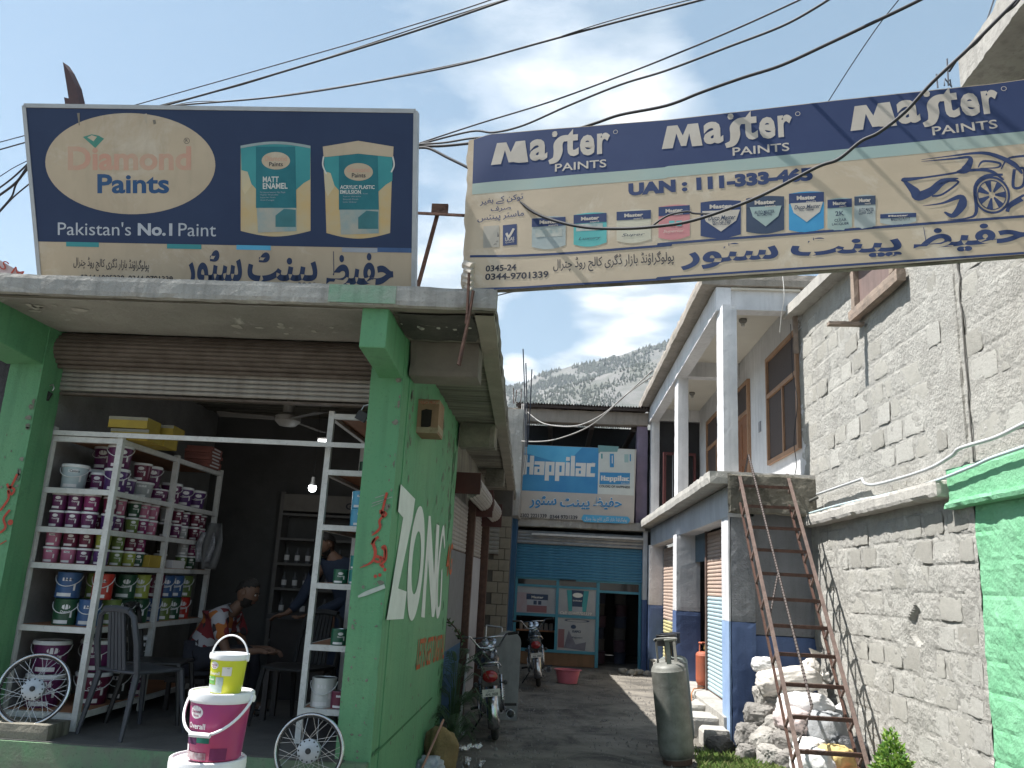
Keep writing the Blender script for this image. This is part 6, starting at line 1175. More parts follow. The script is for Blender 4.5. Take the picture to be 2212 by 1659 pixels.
# wall shelf with bottles at the back
t = thing('wall_shelf', 'open shelf unit with rows of bottles on the back wall', 'shelf', (-2.60, 8.8, 1.35)); shm = mat('dim shelf', (.16, .15, .14), (.12, .11, .105), .7)
for x in (-.35, .85): MB().box(x - .02, x + .02, -.02, .2, -.5, 1.15).build('upright', shm, t)
for k in range(6): MB().box(-.33, .83, -.02, .2, -.4 + .26 * k, -.375 + .26 * k).build('shelf_board', shm, t)
MB().box(-.33, .83, -.03, -.022, .95, 1.13).build('sign_strip', mat('dim strip', (.2, .18, .16)), t); q = Panel((-2.60, 8.765, 1.35), (1, 0, 0), (0, 0, 1)); q.text('General', (.35, .99), (.7, .99), .07, ink, 1, .03, uv=True); keep(q.lt.build('lettering', q.mats, t), t)
bt = MB().lathe([(.0, 0), (.026, 0), (.026, .10), (.012, .13), (.012, .16), (0, .16)], 10); bme = bt.build('bottle', mat('dim bottle', (.10, .10, .11), (.07, .07, .075), .4), smooth=True); bme_d = bme.data; bpy.data.objects.remove(bme)
lbm = MB().lathe([(.0275, .025), (.0275, .08)], 10).build('bottle_label', logo_w); lbd = lbm.data; bpy.data.objects.remove(lbm)
for k in range(4):
    for i in range(10):
        tt = thing('bottle', '%s bottle from left, %s row of the back wall shelf' % (ORD[i], ['bottom', 'second lowest', 'third lowest', 'top'][k]), 'bottle', (-2.86 + .115 * i, 8.86, .977 + .26 * k), 0, 'bottles on the back wall shelf'); inst('bottle_body', bme_d, tt); inst('bottle_label', lbd, tt)
# fan, bulb, tube light
p = oZ(622, 905, 2.95); t = thing('ceiling_fan', 'white three bladed ceiling fan hanging inside the shop', 'fan', (p.x, p.y, 2.95)); fanm = mat('dim fan enamel', (.30, .29, .27), (.24, .23, .22), .5)
MB().lathe([(0, -.07), (.07, -.06), (.11, -.02), (.11, .02), (.06, .05), (0, .06)], 24).build('motor', fanm, t, smooth=True); MB().tube([(0, 0, .05), (0, 0, .29)], .012, 8).build('down_rod', fanm, t); MB().lathe([(.03, .1), (.05, .05), (.05, .12), (.02, .17)], 14).build('canopy_cup', fanm, t, smooth=True)
for k in range(3):
    a = R_(195 + 120 * k); M = Matrix.Rotation(a, 4, 'Z'); MB().hexa([M @ Vector(c) for c in ((.1, -.045, -.012), (.58, -.065, -.02), (.58, .065, .0), (.1, .045, .004), (.1, -.045, -.008), (.58, -.065, -.016), (.58, .065, .004), (.1, .045, .008))]).build('blade', mat('dark fan blade', (.10, .09, .08)), t)
p = oY(675, 1052, 7.3); t = thing('light_bulb', 'lit white bulb hanging on its wire inside the shop', 'lamp', p); MB().lathe([(0, -.045), (.022, -.04), (.034, -.02), (.036, 0), (.03, .012), (0, .014)], 18).build('bulb_glass', mat('lit bulb', (.95, 1.0, 1.0), (.95, 1, 1), .5, emit=7), t, smooth=True); MB().lathe([(.034, .012), (.02, .045), (.016, .09), (0, .09)], 14).build('bulb_base', fanm, t, smooth=True); MB().tube([(0, 0, .09), (.004, 0, .5), (-.01, 0, 3.2 - p.z)], .003, 5).build('cord', black, t)
pt_l = bpy.data.lights.new('bulb_light', 'POINT'); pl_ = bpy.data.objects.new('bulb_light', pt_l); COL.objects.link(pl_); pl_.location = p + Vector((0, -.06, -.06)); pt_l.energy = 1.4; pt_l.shadow_soft_size = .035; pt_l.color = (.9, .97, 1)
p = oY(700, 952, 7.8); t = thing('tube_light', 'short lit tube lamp by the top of the right rack', 'lamp', p); MB().tube([(-.06, 0, 0), (.06, 0, 0)], .013, 10).build('tube', mat('lit tube', (1, 1, 1), (1, 1, 1), .5, emit=5), t); MB().box(-.07, .07, .0, .02, .013, .03).build('holder', fanm, t)
# hanging cloths by the rack end
for i, (x, y0, y1, lab, mm) in enumerate(((465, 1130, 1230, 'grey cloth hanging from the end of the left rack', mat('grey cloth', (.13, .13, .13))), (448, 1150, 1215, 'clear packets hanging beside the grey cloth on the left rack', mat('packet', (.3, .3, .32), (.12, .12, .13), .25, scale=30)))):
    a = oY(x, y0, 7.5); b = oY(x, y1, 7.5); m = MB(); vs = []
    for j in range(9):
        for k in range(7): u = k / 6 - .5; v = j / 8; vs.append((u * (.06 + .14 * (1 - abs(v - .4))), .03 * math.sin(u * 9 + v * 3), (b.z - a.z) * v))
    m.add(vs, [(j * 7 + k, (j + 1) * 7 + k, (j + 1) * 7 + k + 1, j * 7 + k + 1) for j in range(8) for k in range(6)]); o = m.build('hanging_cloth', mm, loc=a, smooth=2); s_ = o.modifiers.new('s', 'SOLIDIFY'); s_.thickness = .004; tag(o, lab, 'cloth')
t = thing('bench', 'low dark bench with boxes inside, behind the sunlit pails', 'bench', (-1.95, 7.0, .505)); MB().box(-.35, .15, -.15, .15, .38, .42).build('seat', cw, t)
for x in (-.32, .12):
    for y in (-.12, .12): MB().box(x - .02, x + .02, y - .02, y + .02, 0, .38).build('leg', cw, t)

# ================================================================== people
def skin_body(name, mt, parent, J, E, sub=2):
    """one continuous skinned surface: J = list of (x, y, z, radius), E = edges"""
    me = bpy.data.meshes.new(name); me.from_pydata([j[:3] for j in J], E, []); o = bpy.data.objects.new(name, me); COL.objects.link(o)
    o.modifiers.new('skin', 'SKIN'); me.skin_vertices[0].data[0].use_root = True
    for i, j in enumerate(J): me.skin_vertices[0].data[i].radius = (j[3], j[3] if len(j) < 5 else j[4])
    s_ = o.modifiers.new('sub', 'SUBSURF'); s_.levels = sub; s_.render_levels = sub; bpy.context.view_layer.update()
    m2 = bpy.data.meshes.new_from_object(o.evaluated_get(bpy.context.evaluated_depsgraph_get())); bpy.data.objects.remove(o); m2.materials.clear(); m2.materials.append(mt)
    m2.polygons.foreach_set('use_smooth', [True] * len(m2.polygons)); o = bpy.data.objects.new(name, m2); COL.objects.link(o); o.parent = parent; return o
def hand(J, E, w_idx, wr, d, side):      # palm and five bent fingers grown from the wrist joint
    d = Vector(d).normalized(); s_ = Vector(side).normalized(); nrm = d.cross(s_); b = len(J); wr = Vector(wr)
    palm = wr + d * .05; J.append((*palm, .024, .016)); E.append((w_idx, b))
    for k, (off, ln) in enumerate(((-.030, .060), (-.010, .072), (.010, .068), (.029, .055))):
        q = palm + s_ * off + d * .035; q2 = q + d * ln * .5 - nrm * .008; q3 = q2 + d * ln * .38 - nrm * .022; n_ = len(J); J += [(*q, .0095), (*q2, .0085), (*q3, .0075)]; E += [(b, n_), (n_, n_ + 1), (n_ + 1, n_ + 2)]
    q = wr + d * .03 - s_ * .034; q2 = q + d * .03 - s_ * .018 - nrm * .008; n_ = len(J); J += [(*q, .011), (*q2, .009), (*(q2 + d * .025 - nrm * .006), .008)]; E += [(b, n_), (n_, n_ + 1), (n_ + 1, n_ + 2)]
skinm = mat('tan skin', (.15, .08, .052), (.13, .07, .045), .6, scale=5)
hairm = mat('black hair', (.012, .010, .009), (.02, .016, .014), .7, scale=30, bump=.5)
def head(t, c, fwd, up_, s_=1.0, beard=True):
    c = Vector(c); f = Vector(fwd).normalized(); u = Vector(up_); u = (u - f * u.dot(f)).normalized(); r = f.cross(u); M = Matrix((r, f, u)).transposed().to_4x4(); M.translation = c
    bm = bmesh.new(); bmesh.ops.create_uvsphere(bm, u_segments=28, v_segments=20, radius=1)
    for v in bm.verts:
        x, y, z = v.co; X = x * .074; Y = y * .095; Zz = z * .115
        if z < -.1: X *= 1 - .28 * (-z - .1); Y = Y * (1 - .10 * (-z)) + .008 * (-z)
        if y > .8 and abs(x) < .25: 
            if -.35 < z < .12: Y += .022 * (1 - abs(x) / .25) * (1 - abs(z + .18) / .3 if abs(z + .18) < .3 else 0)
        for ex in (-.38, .38):
            dd_ = ((x - ex) ** 2 + (z - .08) ** 2) ** .5
            if y > 0 and dd_ < .2: Y -= .008 * (1 - dd_ / .2)
        if y > .6 and abs(z + .52) < .07 and abs(x) < .3: Y += .005
        v.co = (X, Y, Zz)
    me = bpy.data.meshes.new('head'); bm.to_mesh(me); bm.free(); me.transform(M); me.materials.append(skinm); me.polygons.foreach_set('use_smooth', [True] * len(me.polygons)); o = bpy.data.objects.new('head', me); COL.objects.link(o); o.parent = t
    for sx in (-1, 1):
        MB().lathe([(0, -.008), (.014, -.006), (.019, 0), (.014, .006), (0, .004)], 12, M @ Matrix.Translation((sx * .076, -.005, .0)) @ Matrix.Rotation(R_(90 * sx), 4, 'Y') @ Matrix.Diagonal((1.5, 1, 1, 1))).build('ear', skinm, t, smooth=True)
        MB().lathe([(0, -.010), (.008, -.006), (.0105, 0), (.008, .006), (0, .01)], 12, M @ Matrix.Translation((sx * .028, .080, .010))).build('eye', mat('eye', (.5, .48, .45), (.45, .42, .4), .2), t, smooth=True)
        MB().tube([M @ Vector((sx * .012, .095, .026)), M @ Vector((sx * .03, .092, .033)), M @ Vector((sx * .048, .080, .028))], .004, 5).build('eyebrow', hairm, t)
    MB().tube([M @ Vector((-.022, .090, -.058)), M @ Vector((0, .097, -.056)), M @ Vector((.022, .090, -.058))], .0045, 6).build('lips', mat('lips', (.22, .08, .06)), t, smooth=True)
    bm = bmesh.new(); bmesh.ops.create_uvsphere(bm, u_segments=30, v_segments=22, radius=1); dl = []
    for v in bm.verts:
        x, y, z = v.co; k = 1 + .05 * noise.noise(Vector((x * 5, y * 5, z * 5)))
        if z < .30 + .35 * max(0, y) - .75 * max(0, -y): dl.append(v)
        v.co = (x * .083 * k, y * .104 * k - .005, z * .128 * k + .003)
    bmesh.ops.delete(bm, geom=dl, context='VERTS'); me = bpy.data.meshes.new('hair'); bm.to_mesh(me); bm.free(); me.transform(M); me.materials.append(hairm); o = bpy.data.objects.new('hair', me); COL.objects.link(o); o.parent = t; sm = o.modifiers.new('s', 'SOLIDIFY'); sm.thickness = .012
    if beard:
        bm = bmesh.new(); bmesh.ops.create_uvsphere(bm, u_segments=26, v_segments=20, radius=1); dl = []
        for v in bm.verts:
            x, y, z = v.co; k = 1 + .06 * noise.noise(Vector((x * 6, y * 6, z * 6 + 3)))
            if z > -.28 or y < -.1 or (y > .8 and abs(x) < .3 and -.62 < z < -.42): dl.append(v)
            q = 1 - .26 * max(0, -z - .1); v.co = (x * .079 * k * q, y * .101 * k, z * .128 * k)
        bmesh.ops.delete(bm, geom=dl, context='VERTS'); me = bpy.data.meshes.new('beard'); bm.to_mesh(me); bm.free(); me.transform(M); me.materials.append(hairm); o = bpy.data.objects.new('beard', me); COL.objects.link(o); o.parent = t; sm = o.modifiers.new('s', 'SOLIDIFY'); sm.thickness = .008
# seated man leaning forward over his knees, facing right
t = thing('person', 'seated man leaning forward in a maroon, orange and white patterned shirt', 'person', (-2.97, 7.2, .505))
J = [(-.02, 0, .42, .12, .10), (.06, 0, .58, .11, .10), (.14, 0, .71, .11, .09), (.20, 0, .78, .07, .06), (.26, 0, .845, .05), (.31, 0, .90, .048)]; E = [(0, 1), (1, 2), (2, 3), (3, 4), (4, 5)]
for s_ in (-1, 1):
    n_ = len(J); J += [(.17, s_ * .16, .74, .05), (.25, s_ * .20, .58, .045), (.30, s_ * .20, .48, .038), (.50, s_ * .12, .50, .030), (.545, s_ * .11, .505, .024)]; E += [(3, n_), (n_, n_ + 1), (n_ + 1, n_ + 2), (n_ + 2, n_ + 3), (n_ + 3, n_ + 4)]
    hand(J, E, n_ + 4, J[n_ + 4][:3], (1, -.2 * s_, -.2), (0, 1, .2) if s_ > 0 else (0, -1, .2))
    n_ = len(J); J += [(.03, s_ * .10, .42, .085), (.40, s_ * .14, .46, .062), (.42, s_ * .14, .25, .05), (.38, s_ * .14, .06, .036), (.50, s_ * .15, .03, .032), (.58, s_ * .15, .022, .024)]; E += [(0, n_)] + [(n_ + k, n_ + k + 1) for k in range(5)]
skin_body('body', skinm, t, J, E)
def shirtmat():
    m = bpy.data.materials.new('patterned shirt'); m.use_nodes = True; T_ = m.node_tree; b = T_.nodes['Principled BSDF']; g = T_.nodes.new('ShaderNodeTexCoord'); v = T_.nodes.new('ShaderNodeTexVoronoi'); v.inputs['Scale'].default_value = 15
    T_.links.new(g.outputs['Object'], v.inputs['Vector']); sp_ = T_.nodes.new('ShaderNodeSeparateColor'); T_.links.new(v.outputs['Color'], sp_.inputs[0]); r = T_.nodes.new('ShaderNodeValToRGB'); r.color_ramp.interpolation = 'CONSTANT'; el = r.color_ramp.elements
    el[0].position = 0; el[0].color = (.16, .015, .02, 1); el[1].position = .42; el[1].color = (.34, .11, .025, 1)
    for p_, c in ((.58, (.03, .02, .025, 1)), (.74, (.34, .33, .35, 1))): e = el.new(p_); e.color = c
    T_.links.new(sp_.outputs[0], r.inputs[0]); T_.links.new(r.outputs[0], b.inputs['Base Color']); b.inputs['Roughness'].default_value = .9; return m
J = [(-.03, 0, .40, .185, .165), (.05, 0, .57, .165, .15), (.145, 0, .72, .17, .145), (.205, 0, .79, .13, .115), (.235, 0, .825, .07, .07)]; E = [(0, 1), (1, 2), (2, 3), (3, 4)]
for s_ in (-1, 1): n_ = len(J); J += [(.18, s_ * .18, .755, .078), (.235, s_ * .21, .64, .068), (.26, s_ * .215, .57, .066)]; E += [(3, n_), (n_, n_ + 1), (n_ + 1, n_ + 2)]
skin_body('shirt', shirtmat(), t, J, E)
trm = mat('dark trousers', (.03, .03, .04), (.02, .02, .03), .9); J = [(-.02, 0, .40, .17, .14)]; E = []
for s_ in (-1, 1): n_ = len(J); J += [(.06, s_ * .10, .42, .10), (.40, s_ * .14, .47, .078), (.42, s_ * .14, .25, .065), (.385, s_ * .14, .10, .055)]; E += [(0, n_), (n_, n_ + 1), (n_ + 1, n_ + 2), (n_ + 2, n_ + 3)]
skin_body('trousers', trm, t, J, E); head(t, (.345, -.01, .965), (1, -.05, -.35), (.3, 0, 1))
for s_ in (-1, 1): MB().box(.36, .60, s_ * .15 - .045, s_ * .15 + .045, -.002, .012).build('sandal', black, t); MB().tube([(.52, s_ * .15 - .045, .01), (.52, s_ * .15, .055), (.52, s_ * .15 + .045, .01)], .006, 5).build('sandal_strap', mat('striped strap', (.5, .5, .5)), t)
t = thing('stool', 'dark low stool under the seated man', 'stool', (-3.0, 7.2, .505)); MB().box(-.18, .16, -.17, .17, .22, .26).build('seat', cw, t)
for a in (-.15, .13):
    for b in (-.14, .14): MB().box(a - .015, a + .015, b - .015, b + .015, 0, .22).build('leg', cw, t)
# man standing bent over the counter, right of the shop, in navy
t = thing('person', 'bearded man in navy tunic standing bent over the counter behind the right rack', 'person', (-1.95, 7.75, .505)); nav = mat('navy tunic cloth', (.020, .030, .055), (.015, .022, .042), .9, scale=5, bump=.3)
J = [(.08, .10, .86, .12, .10), (.05, .06, 1.02, .11, .09), (-.03, .02, 1.18, .11, .085), (-.075, 0, 1.26, .06, .055), (-.12, -.02, 1.33, .05), (-.15, -.03, 1.37, .047)]; E = [(0, 1), (1, 2), (2, 3), (3, 4), (4, 5)]
for s_ in (-1, 1):
    n_ = len(J); J += [(-.06 + .16 * s_, .02, 1.20, .046), (-.12 + .20 * s_, -.02, 1.0, .043), (-.18 + .18 * s_, -.04, .90, .036), (-.33 + .12 * s_, -.10, .80, .027), (-.36 + .11 * s_, -.11, .785, .022)]; E += [(3, n_), (n_, n_ + 1), (n_ + 1, n_ + 2), (n_ + 2, n_ + 3), (n_ + 3, n_ + 4)]
    hand(J, E, n_ + 4, J[n_ + 4][:3], (-1, -.2, -.3), (0, s_, .1))
    n_ = len(J); J += [(.08 + s_ * .09, .1, .82, .085), (.08 + s_ * .11, .09, .46, .058), (.08 + s_ * .11, .11, .09, .036), (.06 + s_ * .12, .0, .03, .030), (.05 + s_ * .12, -.07, .022, .022)]; E += [(0, n_)] + [(n_ + k, n_ + k + 1) for k in range(4)]
skin_body('body', skinm, t, J, E)
J = [(.09, .10, .50, .20, .16), (.085, .10, .72, .185, .15), (.07, .08, .90, .165, .145), (.03, .05, 1.06, .16, .135), (-.03, .02, 1.20, .175, .135), (-.08, 0, 1.27, .115, .10)]; E = [(i, i + 1) for i in range(5)]
for s_ in (-1, 1): n_ = len(J); J += [(-.06 + .175 * s_, .02, 1.22, .075), (-.12 + .205 * s_, -.02, 1.0, .062), (-.18 + .185 * s_, -.04, .90, .056), (-.31 + .125 * s_, -.095, .812, .044)]; E += [(4, n_), (n_, n_ + 1), (n_ + 1, n_ + 2), (n_ + 2, n_ + 3)]
skin_body('tunic', nav, t, J, E); J = [(.08, .1, .66, .15, .12)]; E = []
for s_ in (-1, 1): n_ = len(J); J += [(.08 + s_ * .10, .1, .50, .085), (.08 + s_ * .11, .10, .30, .078), (.08 + s_ * .11, .11, .10, .068)]; E += [(0, n_), (n_, n_ + 1), (n_ + 1, n_ + 2)]
skin_body('trousers', nav, t, J, E); head(t, (-.185, -.05, 1.42), (-.55, -.6, -.55), (-.1, -.1, 1))
# ================================================================== ladder of angle iron against the right building
t = thing('iron_ladder', 'tall rusty iron stair ladder leaning up to the verandah slab end', 'ladder', (2.5, 7.6, 0))
def KL(m, n, mt, **k): return keep(m.build(n, mt, t, **k), t)
lo, hi_ = Vector((0, 7.56, -.02)), Vector((0, 10.04, 3.12)); dl_ = (hi_ - lo); du = dl_.normalized(); dn = Vector((0, du.z, -du.y))     # across the rails, away from the climber
def stick(name, a, b, w, d_, mt=None):       # flat bar between two points, w along X, d across
    m = MB(); x = Vector((w / 2, 0, 0)); k = (b - a).normalized(); nn = k.cross(Vector((1, 0, 0))).normalized() * d_ / 2
    m.hexa([a - x - nn, a + x - nn, a + x + nn, a - x + nn, b - x - nn, b + x - nn, b + x + nn, b - x + nn]); return KL(m, name, mt or rust_l)
for x in (2.2, 2.78):
    X = Vector((x, 0, 0)); stick('rail', X + lo, X + hi_, .040, .006); stick('rail', X + lo + dn * .20, X + hi_ + dn * .20 - du * .03, .022, .022, rust)
    for i in range(12): c = lo + dl_ * ((i + .55) / 12.2); stick('tie_bar', X + c, X + c + dn * .20, .022, .02)
    stick('top_tie', X + hi_, X + hi_ + dn * .20, .03, .008)
for i in range(12):
    c = lo + dl_ * ((i + .55) / 12.2); KL(MB().box(2.2, 2.78, c.y - .002, c.y + .036, c.z - .004, c.z).box(2.2, 2.78, c.y - .004, c.y - .0005, c.z - .036, c.z - .0045), 'rung', rust)
bar_m = mat('ribbed iron bar', (.10, .085, .08), (.16, .13, .12), .6, metal=.4, scale=60)
def ribbed(a, b, r, name, label, cat, grp=None):
    n = int((b - a).length / .022); m = MB(); m.tube([Vector((0, 0, 0)), b - a], r, 7)
    k = (b - a).normalized()
    for i in range(n): p_ = (b - a) * ((i + .5) / n); m.ring(p_, k, r, .0028, 7, 4)
    o = m.build(name, bar_m, t); return keep(o, t) if False else o
def rb(a, b, r=.012):
    n = int((b - a).length / .035); m = MB(); m.tube([a, b], r, 7); k = (b - a).normalized()
    for i in range(n): m.ring(a.lerp(b, (i + .5) / n), k, r + .001, .004, 8, 4)
    return KL(m, 'handrail_bar', bar_m)
ap = oX(1617, 982, 2.35); a1_ = oX(1754, 1526, 2.42); rb(ap, a1_); rb(ap, oX(1590, 1115, 2.22)); rb(a1_, oX(1722, 1614, 2.22), .009); rb(oX(1680, 1241, 2.38), oX(1663, 1332, 2.22), .009)

# ================================================================== pipes along the ledge
pv = mat('grey plastic conduit', (.52, .53, .53), (.42, .43, .43), .5, scale=6); pv2 = mat('pale blue conduit', (.50, .60, .62), (.44, .55, .57), .5, scale=6)
def run(label, pts, X, r, mt, cat='pipe'):
    P3 = [oX(x, y, X) for x, y in pts]; Q = []
    for i in range(len(P3) - 1):
        p0, p1, p2, p3 = P3[max(i - 1, 0)], P3[i], P3[i + 1], P3[min(i + 2, len(P3) - 1)]
        for j in range(6): q = j / 6; Q.append(.5 * ((2 * p1) + (p2 - p0) * q + (2 * p0 - 5 * p1 + 4 * p2 - p3) * q * q + (3 * p1 - p0 - 3 * p2 + p3) * q ** 3))
    Q.append(P3[-1]); tag(MB().tube([q - Q[0] for q in Q], r, 8).build('conduit', mt, loc=Q[0], smooth=2), label, cat)
run('grey kinked conduit running along the block wall above the ledge', [(2250, 898), (2212, 915), (2150, 945), (2075, 968), (2055, 985), (2000, 1015), (1900, 1045), (1870, 1045), (1862, 1035), (1852, 1038), (1765, 1068)], 3.02, .015, pv)
run('pale blue conduit lying lower along the ledge', [(2250, 950), (2212, 965), (2140, 990), (2095, 1010), (2000, 1046), (1900, 1072), (1850, 1082), (1790, 1097), (1745, 1110)], 3.0, .013, pv2)
run('split dark cane beside the conduits near the block wall corner', [(1765, 1075), (1740, 1088), (1725, 1098)], 3.03, .02, mat('dark cane', (.10, .10, .09)), 'cane')
run('thin cable hanging down the block wall corner by the verandah window', [(1708, 700), (1712, 800), (1722, 870), (1715, 950), (1720, 1010), (1705, 1060)], 2.99, .005, mat('dark bare wire', (.04, .04, .045)), 'cable')
run('pair of white wires hanging under the banner before the verandah', [(1690, 590), (1694, 640), (1688, 680), (1684, 720)], 2.6, .004, white_p, 'cable')

# ================================================================== gas cylinders
gm = mat('weathered grey cylinder', (.27, .27, .25), (.12, .12, .105), .55, metal=.15, scale=4, bump=.1, speck=.3, streak=.4, blotch=((.10, .095, .085), 3, .55, .7))
gm2 = mat('olive grey cylinder', (.22, .25, .235), (.14, .16, .15), .55, metal=.15, scale=4, speck=.3, streak=.3); rm = mat('rusty red cylinder', (.42, .11, .055), (.30, .10, .06), .65, scale=6, speck=.3, streak=.3)
def cylinder(label, loc, r, h, mt, rot=(0, 0, 0), collar='posts', cm_=None, grp='tall gas cylinders'):
    t = thing('gas_cylinder', label, 'gas cylinder', loc, group=grp, rot=rot); cm_ = cm_ or mt; hb = h * .80
    MB().lathe([(r * .80, .0), (r * .82, 0), (r * .82, .06), (r * .86, .065), (r * .97, .10), (r, .14), (r, hb * .985 - r * .45), (r * 1.012, hb - r * .44), (r * 1.012, hb - r * .42), (r, hb - r * .41), (r * .97, hb - r * .25), (r * .85, hb - r * .1), (r * .6, hb), (r * .25, hb + r * .06), (0, hb + r * .07)], 36).build('tank', mt, t, smooth=True)
    MB().lathe([(r * .8, 0), (r * .84, 0), (r * .84, .05), (r * .8, .05)], 32).build('foot_ring', mat('rusty foot', (.12, .07, .05), (.08, .05, .04)), t)
    if collar == 'posts':
        for a in (30, 150, 270):
            x, y = r * .62 * math.cos(R_(a)), r * .62 * math.sin(R_(a)); MB().hexa([Matrix.Rotation(R_(a), 4, 'Z') @ Vector(c) for c in ((r * .6, -.025, hb - .04), (r * .62, -.025, hb - .04), (r * .62, .025, hb - .04), (r * .6, .025, hb - .04), (r * .6, -.022, h - .01), (r * .62, -.022, h - .01), (r * .62, .022, h - .01), (r * .6, .022, h - .01))]).build('collar_post', mt, t)
        MB().ring((0, 0, h - .01), (0, 0, 1), r * .62, .014, 36, 8, arc=(R_(-150), R_(150))).build('carry_ring', mt, t, smooth=2)
    else: MB().lathe([(r * .60, h - .10), (r * .64, h - .10), (r * .66, h), (r * .70, h + .01), (r * .66, h + .015), (r * .62, h), (r * .60, h - .10)], 32).box(-.02, .02, r * .58, r * .62, hb - .05, h - .09).box(-.02, .02, -r * .62, -r * .58, hb - .05, h - .09).build('collar', cm_, t, smooth=True)
    MB().lathe([(0, hb), (.022, hb), (.022, hb + .05), (.014, hb + .06), (.014, hb + .1), (0, hb + .1)], 12).build('valve', mat('brass', (.45, .28, .08), (.3, .2, .08), .4, metal=.8), t, smooth=True)
    return t
cylinder('tall weathered grey gas cylinder standing in front of the other two', (1.32, 8.95, 0), .176, 1.20, gm, (R_(1), R_(-6.5), 0))
cylinder('tall grey gas cylinder with black collar, just behind the front one', (1.385, 9.42, 0), .165, 1.20, gm, (0, R_(-6), 0), 'ring', black); cylinder('olive grey gas cylinder with dark collar, farthest of the three', (1.49, 9.85, 0), .16, 1.20, gm2, (0, R_(-6), 0), 'ring', mat('dark blue collar', (.03, .035, .05)))
cylinder('small rusty red gas cylinder standing in the lock-up doorway', (2.33, 13.1, .28), .135, .66, rm, (0, 0, R_(40)), 'posts', grp=None)
tag(MB().tube([(0, 0, 0), (-.2, -.3, .01), (-.33, -.9, .02), (-.38, -1.2, -.06), (-.36, -1.3, -.24)], .008, 6).build('gas_hose', mat('orange hose', (.45, .16, .05)), loc=(2.3, 13.0, .30), smooth=2), 'orange brown hose trailing from the red cylinder over the step', 'hose')

# ================================================================== rocks, sacks, rubble
def lump(name, label, cat, c, size, seed, mt, sub=4, amp=.22, fr=1.6, sharp=True, rot=0, grp=None, flat=None):
    bm = bmesh.new(); bmesh.ops.create_icosphere(bm, subdivisions=sub, radius=1)
    for v in bm.verts:
        k = v.co.copy(); n_ = k * fr + Vector((seed * 3.7, seed * 1.3, 0))
        if sharp:
            k2 = Vector((math.copysign(abs(k.x) ** .75, k.x), math.copysign(abs(k.y) ** .75, k.y), math.copysign(abs(k.z) ** .75, k.z))); d = noise.noise(n_ * .7) * .28 + abs(noise.noise(n_ * 2.1)) * amp * .6 + noise.fractal(n_ * 4, 1, 2, 4) * amp * .30
            v.co = k2 * (.95 + d); 
        else: d = noise.fractal(n_, 1, 2, 4) * amp; v.co = Vector((math.copysign(abs(k.x) ** .8, k.x), math.copysign(abs(k.y) ** .8, k.y), math.copysign(abs(k.z) ** .9, k.z))) * (1 + d)
        v.co.x *= size[0]; v.co.y *= size[1]; v.co.z *= size[2]
        if v.co.z < -size[2] * .72: v.co.z = -size[2] * .72
    me = bpy.data.meshes.new(name); bm.to_mesh(me); bm.free(); me.materials.append(mt); me.polygons.foreach_set('use_smooth', [not sharp] * len(me.polygons))
    o = bpy.data.objects.new(name, me); COL.objects.link(o); o.location = c; o.rotation_euler = (0, 0, rot); return tag(o, label, cat, grp)
rk = mat('grey field stone', (.27, .255, .235), (.16, .15, .14), .97, scale=5, bump=1.0, bscale=22, speck=.4); rk2 = mat('pale cut stone', (.38, .36, .33), (.26, .25, .23), .95, scale=5, bump=.7, bscale=26, speck=.3)
ROCK = [((2.40, 9.72, .55), (.13, .14, .15), 'pale upright stone at the top of the rubble heap', rk2), ((2.52, 9.60, .52), (.15, .15, .14), 'grey rounded stone beside the topmost pale one', rk), ((2.26, 9.55, .42), (.15, .14, .12), 'grey stone on the left of the heap against the blue pier', rk), ((2.44, 9.38, .32), (.17, .15, .12), 'broad flat topped stone in the middle of the heap', rk2),
        ((2.14, 9.42, .23), (.14, .13, .13), 'dark pitted stone low on the left of the heap', rk), ((2.28, 9.22, .20), (.15, .14, .13), 'brownish grey stone below the broad flat one', rk2), ((2.46, 9.10, .20), (.19, .16, .17), 'largest rough stone at the right of the heap', rk), ((2.26, 9.02, .10), (.15, .13, .11), 'pale stone half sunk in the grass at the heap foot', rk2),
        ((2.42, 8.86, .10), (.14, .13, .11), 'stone nearest the street at the heap foot', rk), ((2.06, 9.18, .09), (.11, .10, .09), 'small stone at the left foot of the heap', rk), ((1.86, 9.55, .07), (.15, .12, .10), 'dark stone lying by the last concrete step', mat('dark wet stone', (.12, .11, .10), (.08, .075, .07), .9, scale=6, bump=.8))]
for i, (c, s_, lb_, mt) in enumerate(ROCK): lump('stone', lb_, 'stone', c, tuple(v * 1.08 for v in s_), i + 1, mt, grp='stones in the rubble heap', rot=i * .7, amp=.24, fr=1.5)
sk = mat('dusty white sack', (.62, .59, .54), (.48, .45, .41), .85, scale=5, bump=.5, bscale=16, speck=.15); sk2 = mat('bright white sack', (.70, .70, .69), (.60, .59, .58), .8, scale=6, bump=.6, bscale=14); sky_ = mat('yellow sack', (.62, .47, .20), (.52, .38, .16), .8, scale=6, bump=.5); skp = mat('pinkish white sack', (.62, .52, .50), (.52, .44, .43), .8, scale=5, bump=.5); skg = mat('grey woven sack', (.33, .34, .35), (.25, .26, .27), .85, scale=6, bump=.5)
